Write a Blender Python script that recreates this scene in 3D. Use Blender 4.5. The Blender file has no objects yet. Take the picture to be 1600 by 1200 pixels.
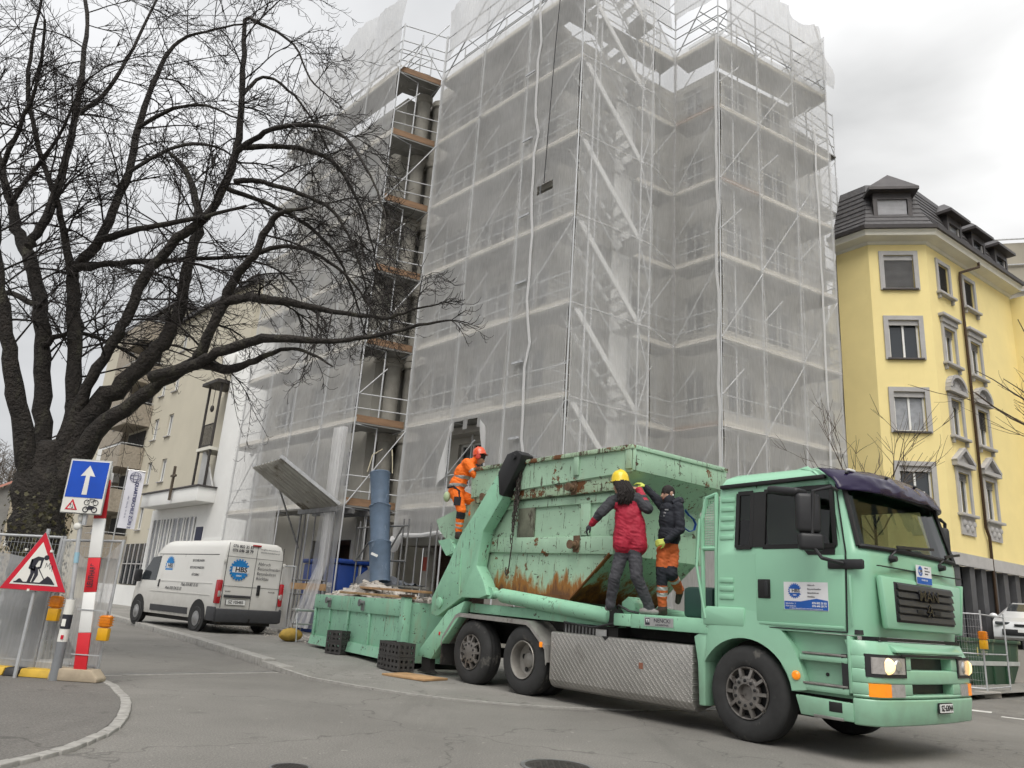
import bpy, bmesh, math, random
import numpy as np
from mathutils import Vector, Matrix, Euler, noise
random.seed(7)
R = math.radians
S = bpy.context.scene
COL = S.collection

# ---------------------------------------------------------------- camera, sky, sun, exposure
cam_d = bpy.data.cameras.new('camera')
cam_d.sensor_width = 36.0
cam_d.lens = 1202 / 1600 * 36
cam_d.clip_start = 0.1
cam_d.clip_end = 2000
cam = bpy.data.objects.new('camera', cam_d)
COL.objects.link(cam)
PIT, ROL = R(16.254), R(3.964)
Fw = Vector((0, math.cos(PIT), math.sin(PIT)))
u0 = Vector((0, -math.sin(PIT), math.cos(PIT)))
r0 = Vector((1, 0, 0))
Rt = r0 * math.cos(ROL) + u0 * math.sin(ROL)
Up = u0 * math.cos(ROL) - r0 * math.sin(ROL)
M = Matrix((Rt, Up, -Fw)).transposed().to_4x4()
M.translation = (0, 0, 1.3)
cam.matrix_world = M
S.camera = cam

SUN_AZ, SUN_EL = R(-92), R(57)          # angle from +X towards +Y; the veiled sun stands high behind the camera
W = bpy.data.worlds.new('World')
S.world = W
W.use_nodes = True
nt = W.node_tree
nt.nodes.clear()
def wn(t, **k):
    n_ = nt.nodes.new(t)
    for a_, b_ in k.items():
        setattr(n_, a_, b_)
    return n_
out = wn('ShaderNodeOutputWorld')
sky = wn('ShaderNodeTexSky', sky_type='NISHITA', sun_disc=False)
sky.sun_elevation = SUN_EL
sky.sun_rotation = R(90) - SUN_AZ
bg1 = wn('ShaderNodeBackground')
bg1.inputs[1].default_value = 0.10
nt.links.new(sky.outputs[0], bg1.inputs[0])
tc = wn('ShaderNodeTexCoord')
mp = wn('ShaderNodeMapping')
mp.inputs['Scale'].default_value = (1.0, 1.0, 2.2)
mp.inputs['Location'].default_value = (-0.55, -2.06, 4.09)
nt.links.new(tc.outputs['Generated'], mp.inputs[0])
nz = wn('ShaderNodeTexNoise')
nz.inputs['Scale'].default_value = 1.9
nz.inputs['Detail'].default_value = 5
nz.inputs['Roughness'].default_value = 0.46
nz.inputs['Distortion'].default_value = 0.35
nt.links.new(mp.outputs[0], nz.inputs['Vector'])
rp = wn('ShaderNodeValToRGB')
rp.color_ramp.elements[0].position = 0.30
rp.color_ramp.elements[0].color = (0.165, 0.167, 0.169, 1)
rp.color_ramp.elements[1].position = 0.66
rp.color_ramp.elements[1].color = (0.33, 0.332, 0.336, 1)
nt.links.new(nz.outputs[0], rp.inputs[0])
# a thinner, brighter spot in the cloud
gd_ = Vector((math.cos(R(55.5)) * math.cos(R(30.5)), math.sin(R(55.5)) * math.cos(R(30.5)), math.sin(R(30.5))))
sd = Vector((math.cos(SUN_AZ) * math.cos(SUN_EL), math.sin(SUN_AZ) * math.cos(SUN_EL), math.sin(SUN_EL)))
dt = wn('ShaderNodeVectorMath', operation='DOT_PRODUCT')
dt.inputs[1].default_value = gd_
nt.links.new(tc.outputs['Generated'], dt.inputs[0])
mr = wn('ShaderNodeMapRange')
mr.interpolation_type = 'SMOOTHSTEP'
mr.inputs[1].default_value = 0.95
mr.inputs[2].default_value = 1.0
mr.inputs[3].default_value = 0.0
mr.inputs[4].default_value = 0.12
nt.links.new(dt.outputs['Value'], mr.inputs[0])
gl = wn('ShaderNodeMath', operation='MULTIPLY')
nt.links.new(mr.outputs[0], gl.inputs[0])
nt.links.new(nz.outputs[0], gl.inputs[1])
mx = wn('ShaderNodeMix', data_type='RGBA', blend_type='ADD')
mx.inputs[0].default_value = 1.0
glc = wn('ShaderNodeMix', data_type='RGBA', blend_type='MULTIPLY')
glc.inputs[0].default_value = 1.0
glc.inputs[6].default_value = (1.0, 0.96, 0.86, 1)
nt.links.new(gl.outputs[0], glc.inputs[7])
nt.links.new(rp.outputs[0], mx.inputs[6])
nt.links.new(glc.outputs[2], mx.inputs[7])
# an overcast sky is brightest overhead (CIE overcast law, softened)
sx_ = wn('ShaderNodeSeparateXYZ')
nt.links.new(tc.outputs['Generated'], sx_.inputs[0])
zg = wn('ShaderNodeMapRange')
for i_, v_ in enumerate((0.0, 1.0, 1.0, 2.1)):
    zg.inputs[i_ + 1].default_value = v_
nt.links.new(sx_.outputs[2], zg.inputs[0])
bg2 = wn('ShaderNodeBackground')
nt.links.new(zg.outputs[0], bg2.inputs[1])
nt.links.new(mx.outputs[2], bg2.inputs[0])
ms = wn('ShaderNodeMixShader')
ms.inputs[0].default_value = 0.97
nt.links.new(bg1.outputs[0], ms.inputs[1])
nt.links.new(bg2.outputs[0], ms.inputs[2])
nt.links.new(ms.outputs[0], out.inputs[0])

sl = bpy.data.lights.new('sun', 'SUN')
sl.energy = 1.4
sl.angle = R(45)
sl.color = (1.0, 0.96, 0.9)
so = bpy.data.objects.new('sun', sl)
so.rotation_euler = (-sd).to_track_quat('-Z', 'Y').to_euler()
so.location = (20, 20, 40)
COL.objects.link(so)

S.view_settings.view_transform = 'Standard'
S.view_settings.look = 'None'
S.view_settings.gamma = 1.0
S.view_settings.exposure = 1.0
S.cycles.use_denoising = True
S.cycles.use_light_tree = False
S.cycles.sample_clamp_indirect = 6
W.cycles.sampling_method = 'MANUAL'
W.cycles.sample_map_resolution = 256
S.cycles.max_bounces = 6
S.cycles.transparent_max_bounces = 14
S.cycles.diffuse_bounces = 2
S.cycles.glossy_bounces = 2
S.cycles.use_adaptive_sampling = True
S.cycles.adaptive_threshold = 0.03
S.cycles.caustics_reflective = False
S.cycles.caustics_refractive = False

# ---------------------------------------------------------------- helpers
def V(*a_):
    return Vector(a_[0]) if len(a_) == 1 else Vector(a_)

class MB:
    """collects faces; build() links them as ONE mesh object"""
    def __init__(s):
        s.v, s.f, s.m, s.mi = [], [], [], 0
    def add(s, vs, fs):
        o = len(s.v)
        s.v += [tuple(p) for p in vs]
        s.f += [tuple(i + o for i in f) for f in fs]
        s.m += [s.mi] * len(fs)
        return s
    def b2(s, x0, x1, y0, y1, z0, z1):
        vs = [(x, y, z) for x in (x0, x1) for y in (y0, y1) for z in (z0, z1)]
        return s.add(vs, [(0, 1, 3, 2), (4, 6, 7, 5), (0, 4, 5, 1), (2, 3, 7, 6), (0, 2, 6, 4), (1, 5, 7, 3)])
    def box(s, c, d, rot=None):
        c = V(c)
        vs = []
        for x in (-.5, .5):
            for y in (-.5, .5):
                for z in (-.5, .5):
                    p = Vector((x * d[0], y * d[1], z * d[2]))
                    if rot is not None:
                        p = rot @ p
                    vs.append(c + p)
        return s.add(vs, [(0, 1, 3, 2), (4, 6, 7, 5), (0, 4, 5, 1), (2, 3, 7, 6), (0, 2, 6, 4), (1, 5, 7, 3)])
    def beam(s, p, q, w, h, up=(0, 0, 1)):
        p, q = V(p), V(q)
        d = (q - p)
        L = d.length
        d.normalize()
        u = Vector(up)
        x = d.cross(u)
        if x.length < 1e-4:
            x = d.cross(Vector((1, 0, 0)))
        x.normalize()
        y = x.cross(d)
        rot = Matrix((x, d, y)).transposed()
        return s.box((p + q) / 2, (w, L, h), rot)
    def tube(s, p, q, r, n=8, r2=None, cap=True):
        return s.path([p, q], [r, r if r2 is None else r2], n, cap)
    def path(s, pts, rs, n=6, cap=True):
        pts = [V(p) for p in pts]
        if not hasattr(rs, '__len__'):
            rs = [rs] * len(pts)
        vs = []
        prev = None
        for i, p in enumerate(pts):
            d = (pts[min(i + 1, len(pts) - 1)] - pts[max(i - 1, 0)])
            if d.length < 1e-9:
                d = Vector((0, 0, 1))
            d.normalize()
            if prev is None:
                x = d.cross(Vector((0, 0, 1)))
                if x.length < 1e-3:
                    x = d.cross(Vector((1, 0, 0)))
            else:
                x = prev - d * prev.dot(d)
                if x.length < 1e-4:
                    x = d.cross(Vector((0, 0, 1)))
            x.normalize()
            prev = x
            y = d.cross(x)
            for k in range(n):
                t = 2 * math.pi * k / n
                vs.append(p + (x * math.cos(t) + y * math.sin(t)) * rs[i])
        fs = []
        for i in range(len(pts) - 1):
            for k in range(n):
                fs.append((i * n + k, i * n + (k + 1) % n, (i + 1) * n + (k + 1) % n, (i + 1) * n + k))
        if cap:
            fs.append(tuple(range(n - 1, -1, -1)))
            fs.append(tuple((len(pts) - 1) * n + k for k in range(n)))
        return s.add(vs, fs)
    def prism(s, poly, h0, h1, O=(0, 0, 0), U=(1, 0, 0), Vv=(0, 1, 0), Wv=(0, 0, 1)):
        O, U, Vv, Wv = V(O), V(U), V(Vv), V(Wv)
        n = len(poly)
        ar = sum(poly[i][0] * poly[(i + 1) % n][1] - poly[(i + 1) % n][0] * poly[i][1] for i in range(n))
        flip = (ar < 0) != (U.cross(Vv).dot(Wv) * (h1 - h0) < 0)
        vs = [O + U * a_ + Vv * b_ + Wv * h for h in (h0, h1) for a_, b_ in poly]
        fs = [tuple(range(n - 1, -1, -1)), tuple(range(n, 2 * n))]
        fs += [(i, (i + 1) % n, n + (i + 1) % n, n + i) for i in range(n)]
        if flip:
            fs = [f[::-1] for f in fs]
        return s.add(vs, fs)
    def lathe(s, prof, o=(0, 0, 0), ax=(0, 0, 1), n=24, x=None, cap=True):
        o, ax = V(o), V(ax).normalized()
        x = ax.cross(Vector((0, 0, 1))) if x is None else V(x)
        if x.length < 1e-3:
            x = Vector((1, 0, 0))
        x.normalize()
        y = ax.cross(x)
        vs = []
        for r, h in prof:
            for k in range(n):
                t = 2 * math.pi * k / n
                vs.append(o + ax * h + (x * math.cos(t) + y * math.sin(t)) * r)
        fs = []
        for i in range(len(prof) - 1):
            for k in range(n):
                fs.append((i * n + k, i * n + (k + 1) % n, (i + 1) * n + (k + 1) % n, (i + 1) * n + k))
        if cap:
            fs.append(tuple(range(n - 1, -1, -1)))
            fs.append(tuple((len(prof) - 1) * n + k for k in range(n)))
        return s.add(vs, fs)
    def ell(s, c, r, n=16, m=10, rot=None):
        c = V(c)
        vs, fs = [], []
        for i in range(m + 1):
            ph = math.pi * i / m
            for k in range(n):
                t = 2 * math.pi * k / n
                p = Vector((r[0] * math.sin(ph) * math.cos(t), r[1] * math.sin(ph) * math.sin(t), r[2] * math.cos(ph)))
                if rot is not None:
                    p = rot @ p
                vs.append(c + p)
        for i in range(m):
            for k in range(n):
                fs.append((i * n + k, (i + 1) * n + k, (i + 1) * n + (k + 1) % n, i * n + (k + 1) % n))
        return s.add(vs, fs)
    def quad(s, *p):
        return s.add(p, [tuple(range(len(p)))])
    def grid(s, nu, nv, fn):
        vs = [fn(i / nu, j / nv) for j in range(nv + 1) for i in range(nu + 1)]
        fs = [(j * (nu + 1) + i, j * (nu + 1) + i + 1, (j + 1) * (nu + 1) + i + 1, (j + 1) * (nu + 1) + i) for j in range(nv) for i in range(nu)]
        return s.add(vs, fs)
    def mesh(s, name, mats, smooth=False, bev=0, seg=2, ang=35):
        me = bpy.data.meshes.new(name)
        me.from_pydata(s.v, [], s.f)
        if not isinstance(mats, (list, tuple)):
            mats = [mats]
        for m_ in mats:
            me.materials.append(m_)
        me.polygons.foreach_set('material_index', s.m)
        if bev or True:
            bm = bmesh.new()
            bm.from_mesh(me)
            if bev:
                bmesh.ops.remove_doubles(bm, verts=bm.verts, dist=1e-5)
                bm.normal_update()
                es = [e for e in bm.edges if len(e.link_faces) == 2 and e.calc_face_angle(0) > R(28)]
                bmesh.ops.bevel(bm, geom=es, offset=bev, segments=seg, profile=0.5, affect='EDGES', clamp_overlap=True)
            bm.to_mesh(me)
            bm.free()
        if smooth or bev:
            me.polygons.foreach_set('use_smooth', [True] * len(me.polygons))
            me.set_sharp_from_angle(angle=R(ang))
        me.update()
        return me
    def build(s, name, mats, parent=None, smooth=False, bev=0, seg=2, ang=35):
        return put(name, s.mesh(name, mats, smooth, bev, seg, ang), parent)

def put(name, me, parent=None, mw=None):
    o = bpy.data.objects.new(name, me)
    COL.objects.link(o)
    if parent is not None:
        o.parent = parent
    if mw is not None:
        o.matrix_local = mw
    return o
def thing(name, label, cat, loc=(0, 0, 0), rz=0, group=None):
    o = bpy.data.objects.new(name, None)
    o.empty_display_size = 0.1
    COL.objects.link(o)
    o.location = loc
    o.rotation_euler = (0, 0, rz)
    o['label'], o['category'] = label, cat
    if group:
        o['group'] = group
    return o
def tag(o, label, cat, group=None, kind=None):
    o['label'], o['category'] = label, cat
    if group:
        o['group'] = group
    if kind:
        o['kind'] = kind
    return o
def struct(o, label=None):
    o['kind'] = 'structure'
    if label:
        o['label'] = label
    return o
def stick(name, me, p, q, parent=None):
    """an object whose shared unit mesh (along +Z, length 1) is stretched from p to q"""
    p, q = V(p), V(q)
    d = q - p
    m_ = d.to_track_quat('Z', 'Y').to_matrix().to_4x4() @ Matrix.Diagonal((1, 1, d.length, 1))
    m_.translation = p
    return put(name, me, parent, m_)
def copy_tree(o, parent=None):
    c = o.copy()
    COL.objects.link(c)
    if parent is not None:
        c.parent = parent
        c.matrix_parent_inverse = o.matrix_parent_inverse.copy()
    for ch in o.children:
        copy_tree(ch, c)
    return c
def frame(o, x, z):
    """matrix with local X along x, local Y along z (text plane), normal = x cross z"""
    x, z = V(x).normalized(), V(z).normalized()
    n_ = x.cross(z)
    m_ = Matrix((x, z, n_)).transposed().to_4x4()
    m_.translation = V(o)
    return m_
def text(name, body, size, mat_, parent, mw, ext=0.001, align='CENTER', xs=1.0, shear=0, bold=0.0, spacing=1.0):
    cu = bpy.data.curves.new('txt', 'FONT')
    cu.body, cu.size, cu.extrude = body, size, ext
    cu.align_x, cu.align_y = align, 'CENTER'
    cu.shear = shear
    cu.offset = bold
    cu.space_character = spacing
    cu.resolution_u = 3
    to = bpy.data.objects.new('txt', cu)
    me = bpy.data.meshes.new_from_object(to)
    bpy.data.objects.remove(to)
    bpy.data.curves.remove(cu)
    me.materials.clear()
    me.materials.append(mat_)
    return put(name, me, parent, mw @ Matrix.Diagonal((xs, 1, 1, 1)))

# ---------------------------------------------------------------- materials
def mat(name, col, rough=0.6, metal=0.0, var=0.12, vs=3.0, bump=0.0, bs=60.0, dirt=None, da=0.0, ds=2.0, dstretch=1.0,
        coat=0.0, spec=0.5, dw=0.08, coord='Object', dirt2=None, d2a=0.0, d2s=8.0, alpha=1.0, emit=None, es=0.0, trans=0.0):
    m_ = bpy.data.materials.new(name)
    m_.use_nodes = True
    t = m_.node_tree
    b = t.nodes['Principled BSDF']
    N, L = t.nodes.new, t.links.new
    b.inputs['Roughness'].default_value = rough
    b.inputs['Metallic'].default_value = metal
    b.inputs['Specular IOR Level'].default_value = spec
    b.inputs['Coat Weight'].default_value = coat
    b.inputs['Coat Roughness'].default_value = 0.15
    b.inputs['Alpha'].default_value = alpha
    b.inputs['Transmission Weight'].default_value = trans
    if emit:
        b.inputs['Emission Color'].default_value = (*emit, 1)
        b.inputs['Emission Strength'].default_value = es
    tcn = N('ShaderNodeTexCoord')
    co = tcn.outputs[coord]
    cur = None
    def noise_(scale, detail=3, vec=None, rgh=0.6):
        n_ = N('ShaderNodeTexNoise')
        n_.inputs['Scale'].default_value = scale
        n_.inputs['Detail'].default_value = detail
        n_.inputs['Roughness'].default_value = rgh
        L(vec or co, n_.inputs['Vector'])
        return n_.outputs[0]
    def ramp(x, a_, b_, lo=0.0, hi=1.0):
        r_ = N('ShaderNodeMapRange')
        r_.inputs[1].default_value, r_.inputs[2].default_value = a_, b_
        r_.inputs[3].default_value, r_.inputs[4].default_value = lo, hi
        L(x, r_.inputs[0])
        return r_.outputs[0]
    def mixc(f, a_, b_, mode='MIX'):
        x = N('ShaderNodeMix')
        x.data_type, x.blend_type = 'RGBA', mode
        if hasattr(f, 'links'):
            L(f, x.inputs[0])
        else:
            x.inputs[0].default_value = f
        for k, c in ((6, a_), (7, b_)):
            if hasattr(c, 'links'):
                L(c, x.inputs[k])
            else:
                x.inputs[k].default_value = (*c, 1)
        return x.outputs[2]
    oi = N('ShaderNodeObjectInfo')
    vv = N('ShaderNodeVectorMath')
    vv.operation = 'ADD'
    L(co, vv.inputs[0])
    sc_ = N('ShaderNodeVectorMath')
    sc_.operation = 'SCALE'
    sc_.inputs[0].default_value = (37.0, 17.0, 23.0)
    L(oi.outputs['Random'], sc_.inputs['Scale'])
    L(sc_.outputs[0], vv.inputs[1])
    co = vv.outputs[0]
    g_ = ramp(noise_(vs), 0.25, 0.75, 1 - var, 1 + var)
    cur = mixc(1.0, col, g_, 'MULTIPLY')
    if dirt2 and d2a > 0:
        cur = mixc(ramp(noise_(d2s, 4), 0.62 - 0.3 * d2a, 0.62 - 0.3 * d2a + dw), cur, dirt2)
    if dirt and da > 0:
        vec = co
        if dstretch != 1.0:
            mpn = N('ShaderNodeMapping')
            mpn.inputs['Scale'].default_value = (1, 1, dstretch)
            L(co, mpn.inputs[0])
            vec = mpn.outputs[0]
        cur = mixc(ramp(noise_(ds, 5, vec, 0.68), 0.72 - 0.35 * da, 0.72 - 0.35 * da + dw), cur, dirt)
    L(cur, b.inputs['Base Color'])
    if bump:
        bn = N('ShaderNodeBump')
        bn.inputs['Strength'].default_value = bump
        bn.inputs['Distance'].default_value = 0.01
        L(noise_(bs, 2), bn.inputs['Height'])
        L(bn.outputs[0], b.inputs['Normal'])
    m_['col'] = col
    return m_

MT = {}
MT['steel'] = mat('galvanised steel', (0.46, 0.47, 0.48), 0.5, 0.25, 0.2, 6)
MT['steel_dark'] = mat('weathered steel', (0.2, 0.2, 0.2), 0.55, 0.5, 0.3, 6)
MT['black'] = mat('black plastic', (0.018, 0.018, 0.02), 0.5, 0, 0.2, 8)
MT['rubber'] = mat('tyre rubber', (0.028, 0.028, 0.028), 0.8, 0, 0.3, 5, 0.15, 80, (0.10, 0.095, 0.085), 0.35, 3)
MT['white'] = mat('white paint', (0.78, 0.78, 0.76), 0.45, 0, 0.06, 2)
MT['red'] = mat('red paint', (0.60, 0.02, 0.03), 0.4, 0, 0.1, 4)
MT['alu'] = mat('aluminium', (0.62, 0.62, 0.61), 0.35, 0.9, 0.12, 6)
MT['glass'] = mat('window glass', (0.03, 0.035, 0.04), 0.06, 0, 0.05, 1, spec=0.9)
MT['wood'] = mat('raw timber', (0.42, 0.26, 0.13), 0.75, 0, 0.3, 4, 0.2, 30)
MT['concrete'] = mat('concrete', (0.36, 0.34, 0.31), 0.9, 0, 0.18, 2, 0.3, 40, (0.2, 0.19, 0.17), 0.3, 1.5)
MT['rubble'] = mat('rubble', (0.42, 0.39, 0.35), 0.95, 0, 0.35, 2, 0.3, 20)
UZ = MB().lathe([(1, 0), (1, 1)], n=8)
def unit_tube(name, r, m_, n=8):
    return MB().lathe([(r, 0), (r, 1)], n=n).mesh(name, m_, smooth=True, ang=60)
# ---------------------------------------------------------------- ground
def asphalt(name, base, light, joint=0.0):
    m_ = bpy.data.materials.new(name)
    m_.use_nodes = True
    t = m_.node_tree
    b = t.nodes['Principled BSDF']
    N, L = t.nodes.new, t.links.new
    tcn = N('ShaderNodeTexCoord')
    def nse(sc, d=6, r=0.6, vec=None):
        x = N('ShaderNodeTexNoise')
        x.inputs['Scale'].default_value, x.inputs['Detail'].default_value, x.inputs['Roughness'].default_value = sc, d, r
        L(vec or tcn.outputs['Object'], x.inputs['Vector'])
        return x.outputs[0]
    def rng(x, a_, b_, c, d):
        r_ = N('ShaderNodeMapRange')
        for i, v_ in enumerate((a_, b_, c, d)):
            r_.inputs[i + 1].default_value = v_
        L(x, r_.inputs[0])
        return r_.outputs[0]
    def mixc(f, a_, b_, mode='MIX'):
        x = N('ShaderNodeMix')
        x.data_type, x.blend_type = 'RGBA', mode
        if hasattr(f, 'links'):
            L(f, x.inputs[0])
        else:
            x.inputs[0].default_value = f
        for k, c in ((6, a_), (7, b_)):
            if hasattr(c, 'links'):
                L(c, x.inputs[k])
            else:
                x.inputs[k].default_value = (*c, 1)
        return x.outputs[2]
    c = mixc(rng(nse(0.35, 4, 0.62), 0.36, 0.66, 0, 1), base, light)
    c = mixc(1.0, c, rng(nse(62, 3, 0.75), 0.30, 0.70, 0.62, 1.38), 'MULTIPLY')
    c = mixc(1.0, c, rng(nse(38, 4, 0.7), 0.25, 0.75, 0.88, 1.12), 'MULTIPLY')
    # tar-dark stains and tyre-worn streaks of their own shape
    mpn = N('ShaderNodeMapping')
    mpn.inputs['Rotation'].default_value = (0, 0, R(42))
    mpn.inputs['Scale'].default_value = (1.6, 0.16, 1)
    L(tcn.outputs['Object'], mpn.inputs[0])
    c = mixc(rng(nse(1.0, 5, 0.6, mpn.outputs[0]), 0.56, 0.72, 0, 0.35), c, tuple(k * 0.62 for k in base))
    c = mixc(rng(nse(1.7, 4, 0.7), 0.62, 0.70, 0, 0.5), c, tuple(k * 0.66 for k in base))
    c = mixc(rng(nse(9, 2, 0.6), 0.70, 0.72, 0, 0.5), c, tuple(k * 1.7 for k in light))
    # hairline cracks
    vo = N('ShaderNodeTexVoronoi')
    vo.feature = 'DISTANCE_TO_EDGE'
    vo.inputs['Scale'].default_value = 0.33
    ds_ = N('ShaderNodeVectorMath')
    ds_.operation = 'ADD'
    nz_ = N('ShaderNodeTexNoise')
    nz_.inputs['Scale'].default_value = 1.6
    nz_.inputs['Detail'].default_value = 3
    L(tcn.outputs['Object'], nz_.inputs['Vector'])
    L(tcn.outputs['Object'], ds_.inputs[0])
    L(nz_.outputs['Color'], ds_.inputs[1])
    L(ds_.outputs[0], vo.inputs['Vector'])
    c = mixc(rng(vo.outputs['Distance'], 0.0, 0.007, 0.55, 0), c, tuple(k * 0.35 for k in base))
    L(c, b.inputs['Base Color'])
    b.inputs['Roughness'].default_value = 0.86
    b.inputs['Specular IOR Level'].default_value = 0.35
    bn = N('ShaderNodeBump')
    bn.inputs['Strength'].default_value = 0.5
    bn.inputs['Distance'].default_value = 0.006
    L(nse(230, 1, 0.6), bn.inputs['Height'])
    L(bn.outputs[0], b.inputs['Normal'])
    return m_
MT['asph'] = asphalt('road asphalt', (0.160, 0.153, 0.140), (0.212, 0.203, 0.186))
MT['pave'] = asphalt('worn pavement asphalt', (0.20, 0.194, 0.178), (0.27, 0.26, 0.24))
MT['isl'] = asphalt('island asphalt', (0.125, 0.118, 0.108), (0.16, 0.152, 0.14))
MT['granite'] = mat('granite kerb', (0.31, 0.30, 0.278), 0.85, 0, 0.25, 9, 0.3, 90, (0.16, 0.15, 0.14), 0.3, 4)

struct(MB().quad((-400, -200, 0), (400, -200, 0), (400, 500, 0), (-400, 500, 0)).build('road', MT['asph']))

kerb = [(-33, 57), (-12.97, 27.9), (-7.12, 19.4), (-3.75, 14.25), (-2.9, 13.2), (-2.01, 12.57), (-1.3, 12.12), (-0.6, 11.8), (0.3, 11.66), (1.04, 11.68), (2.0, 11.95),
        (4.0, 13.0), (7.0, 15.2), (11, 18.6), (16, 23), (40, 40)]
kz = [.12, .12, .12, .075, .035, .02, .016, .014, .014, .014, .014, .02, .08, .12, .12, .12]
inner = [(2, 90), (2, 45), (3, 40), (4, 38), (4, 36), (5, 35), (5, 34), (6, 34), (6, 34), (7, 34), (8, 34), (9, 34), (11, 35), (14, 36), (20, 38), (44, 60)]
pv = MB()
rows = 14
for i in range(len(kerb)):
    for j in range(rows + 1):
        t = j / rows
        zz = kz[i] if i < 3 or i > 11 else kz[i] + (0.12 - kz[i]) * min(1, max(0, t * 3.2 - 0.25))
        pv.v.append((kerb[i][0] * (1 - t) + inner[i][0] * t, kerb[i][1] * (1 - t) + inner[i][1] * t, zz))
for i in range(len(kerb) - 1):
    for j in range(rows):
        a_ = i * (rows + 1) + j
        pv.f.append((a_, a_ + rows + 1, a_ + rows + 2, a_ + 1))
        pv.m.append(0)
struct(pv.build('pavement', MT['pave'], smooth=True))

kr = bpy.data.objects.new('kerb', None)
COL.objects.link(kr)
struct(kr)
def along(poly, step):
    """points and directions every `step` metres along a polyline"""
    res, acc = [], 0.0
    for p, q in zip(poly, poly[1:]):
        p, q = Vector(p), Vector(q)
        L_ = (q - p).length
        s_ = acc
        while s_ < L_:
            res.append((p.lerp(q, s_ / L_), (q - p).normalized()))
            s_ += step
        acc = s_ - L_
    return res
stone = MB().b2(-.49, .49, 0, .26, -.12, .135).mesh('kerb_stone', MT['granite'], bev=.012)
kline = [(p[0], p[1]) for p in kerb[:4]]
for p, d in along(kline, 1.0):
    if p.y > 50:
        continue
    k = p.y
    m_ = Matrix.Rotation(math.atan2(-d.y, -d.x), 4, 'Z')
    m_.translation = (p.x + d.x * .5, p.y + d.y * .5, random.uniform(-.004, .004) - (0.045 if p.y < 15 else 0))
    o = put('kerb_stone', stone, kr, m_ @ Matrix.Scale(-1, 4, (0, 1, 0)))
edge = MB()
kk = [(p[0], p[1], z) for p, z in zip(kerb[3:12], kz[3:12])]
for p, q in zip(kk, kk[1:]):
    edge.beam((p[0], p[1], p[2] - .028), (q[0], q[1], q[2] - .028), .07, .07)
edge.build('edge_strip', MT['granite'], kr)
# slot joint running across the road
jn = MB()
jn.beam((-5.6, 11.72, .0), (-3.62, 13.98, .0), .09, .012)
struct(jn.build('joint_strip', MT['granite']))
jd = MB()
jd.beam((-5.72, 11.83, .0), (-3.74, 14.09, .0), .05, .009)
struct(jd.build('slot_drain', MT['steel_dark']))

# corner island at the lower left
isl = [(-5.17, 11.06), (-4.75, 10.5), (-4.46, 10.02), (-4.2, 9.6), (-3.98, 9.16), (-3.78, 8.7), (-3.6, 8.25), (-3.45, 7.8), (-3.35, 7.37), (-3.28, 6.62), (-3.38, 5.97), (-3.7, 5.2), (-4.2, 4.3)]
ip = MB()
ip.v = [(x - .05, y - .03, .028) for x, y in isl] + [(-14, 2, .028), (-14, 11.3, .028)]
ip.f = [tuple(range(len(ip.v) - 1, -1, -1))]
ip.m = [0]
io = struct(ip.build('corner_island', MT['isl']))
sett = MB().b2(-.096, .096, -.055, .055, -.05, .034).mesh('sett', MT['granite'], bev=.012)
for p, d in along(isl, .205):
    m_ = Matrix.Rotation(math.atan2(d.y, d.x) + random.uniform(-.05, .05), 4, 'Z')
    m_.translation = (p.x, p.y, random.uniform(-.005, .004))
    put('sett', sett, io, m_)
# manhole covers
def manhole(x, y, r, label):
    t = thing('manhole_cover', label, 'manhole cover', (x, y, 0))
    MB().lathe([(r, 0.0), (r, .006), (r * .88, .006), (r * .88, 0.002)], n=40, cap=False).build('frame_ring', MT['steel_dark'], t)
    m_ = MB().lathe([(r * .86, .001), (r * .86, .005)], n=40)
    for i in range(-4, 5):
        for j in range(-4, 5):
            if i * i + j * j < 18:
                m_.b2(i * r * .17 - r * .055, i * r * .17 + r * .055, j * r * .17 - r * .055, j * r * .17 + r * .055, .004, .010)
    m_.build('lid', MT['iron'], t)
MT['iron'] = mat('cast iron', (0.05, 0.045, 0.042), 0.6, 0.3, 0.3, 8)
manhole(0.63, 7.40, .33, 'large dark round iron manhole cover cut by the bottom edge of the picture')
manhole(-1.52, 6.62, .16, 'small round iron cover in the asphalt left of the large manhole')
# road markings on the right
mk = MT['mark'] = mat('road paint', (0.66, 0.65, 0.62), 0.7, 0, 0.1, 6, 0, 60, (0.2, 0.19, 0.18), 0.45, 6)
def mark(pts, label):
    o = MB().quad(*[(x, y, .004) for x, y in pts]).build('road_marking', mk)
    tag(o, label, 'road marking')
    o['kind'] = 'structure'
mark([(9.15, 15.95), (9.35, 16.25), (9.75, 15.95), (9.55, 15.65)], 'short white painted dash beside the truck bumper')
mark([(9.3, 14.98), (9.42, 15.12), (13.2, 12.0), (13.05, 11.85)], 'long thin white line painted on the asphalt')
mark([(10.0, 15.25), (10.3, 15.65), (13.3, 13.2), (13.0, 12.8)], 'broad white bar painted at the right picture edge')

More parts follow.
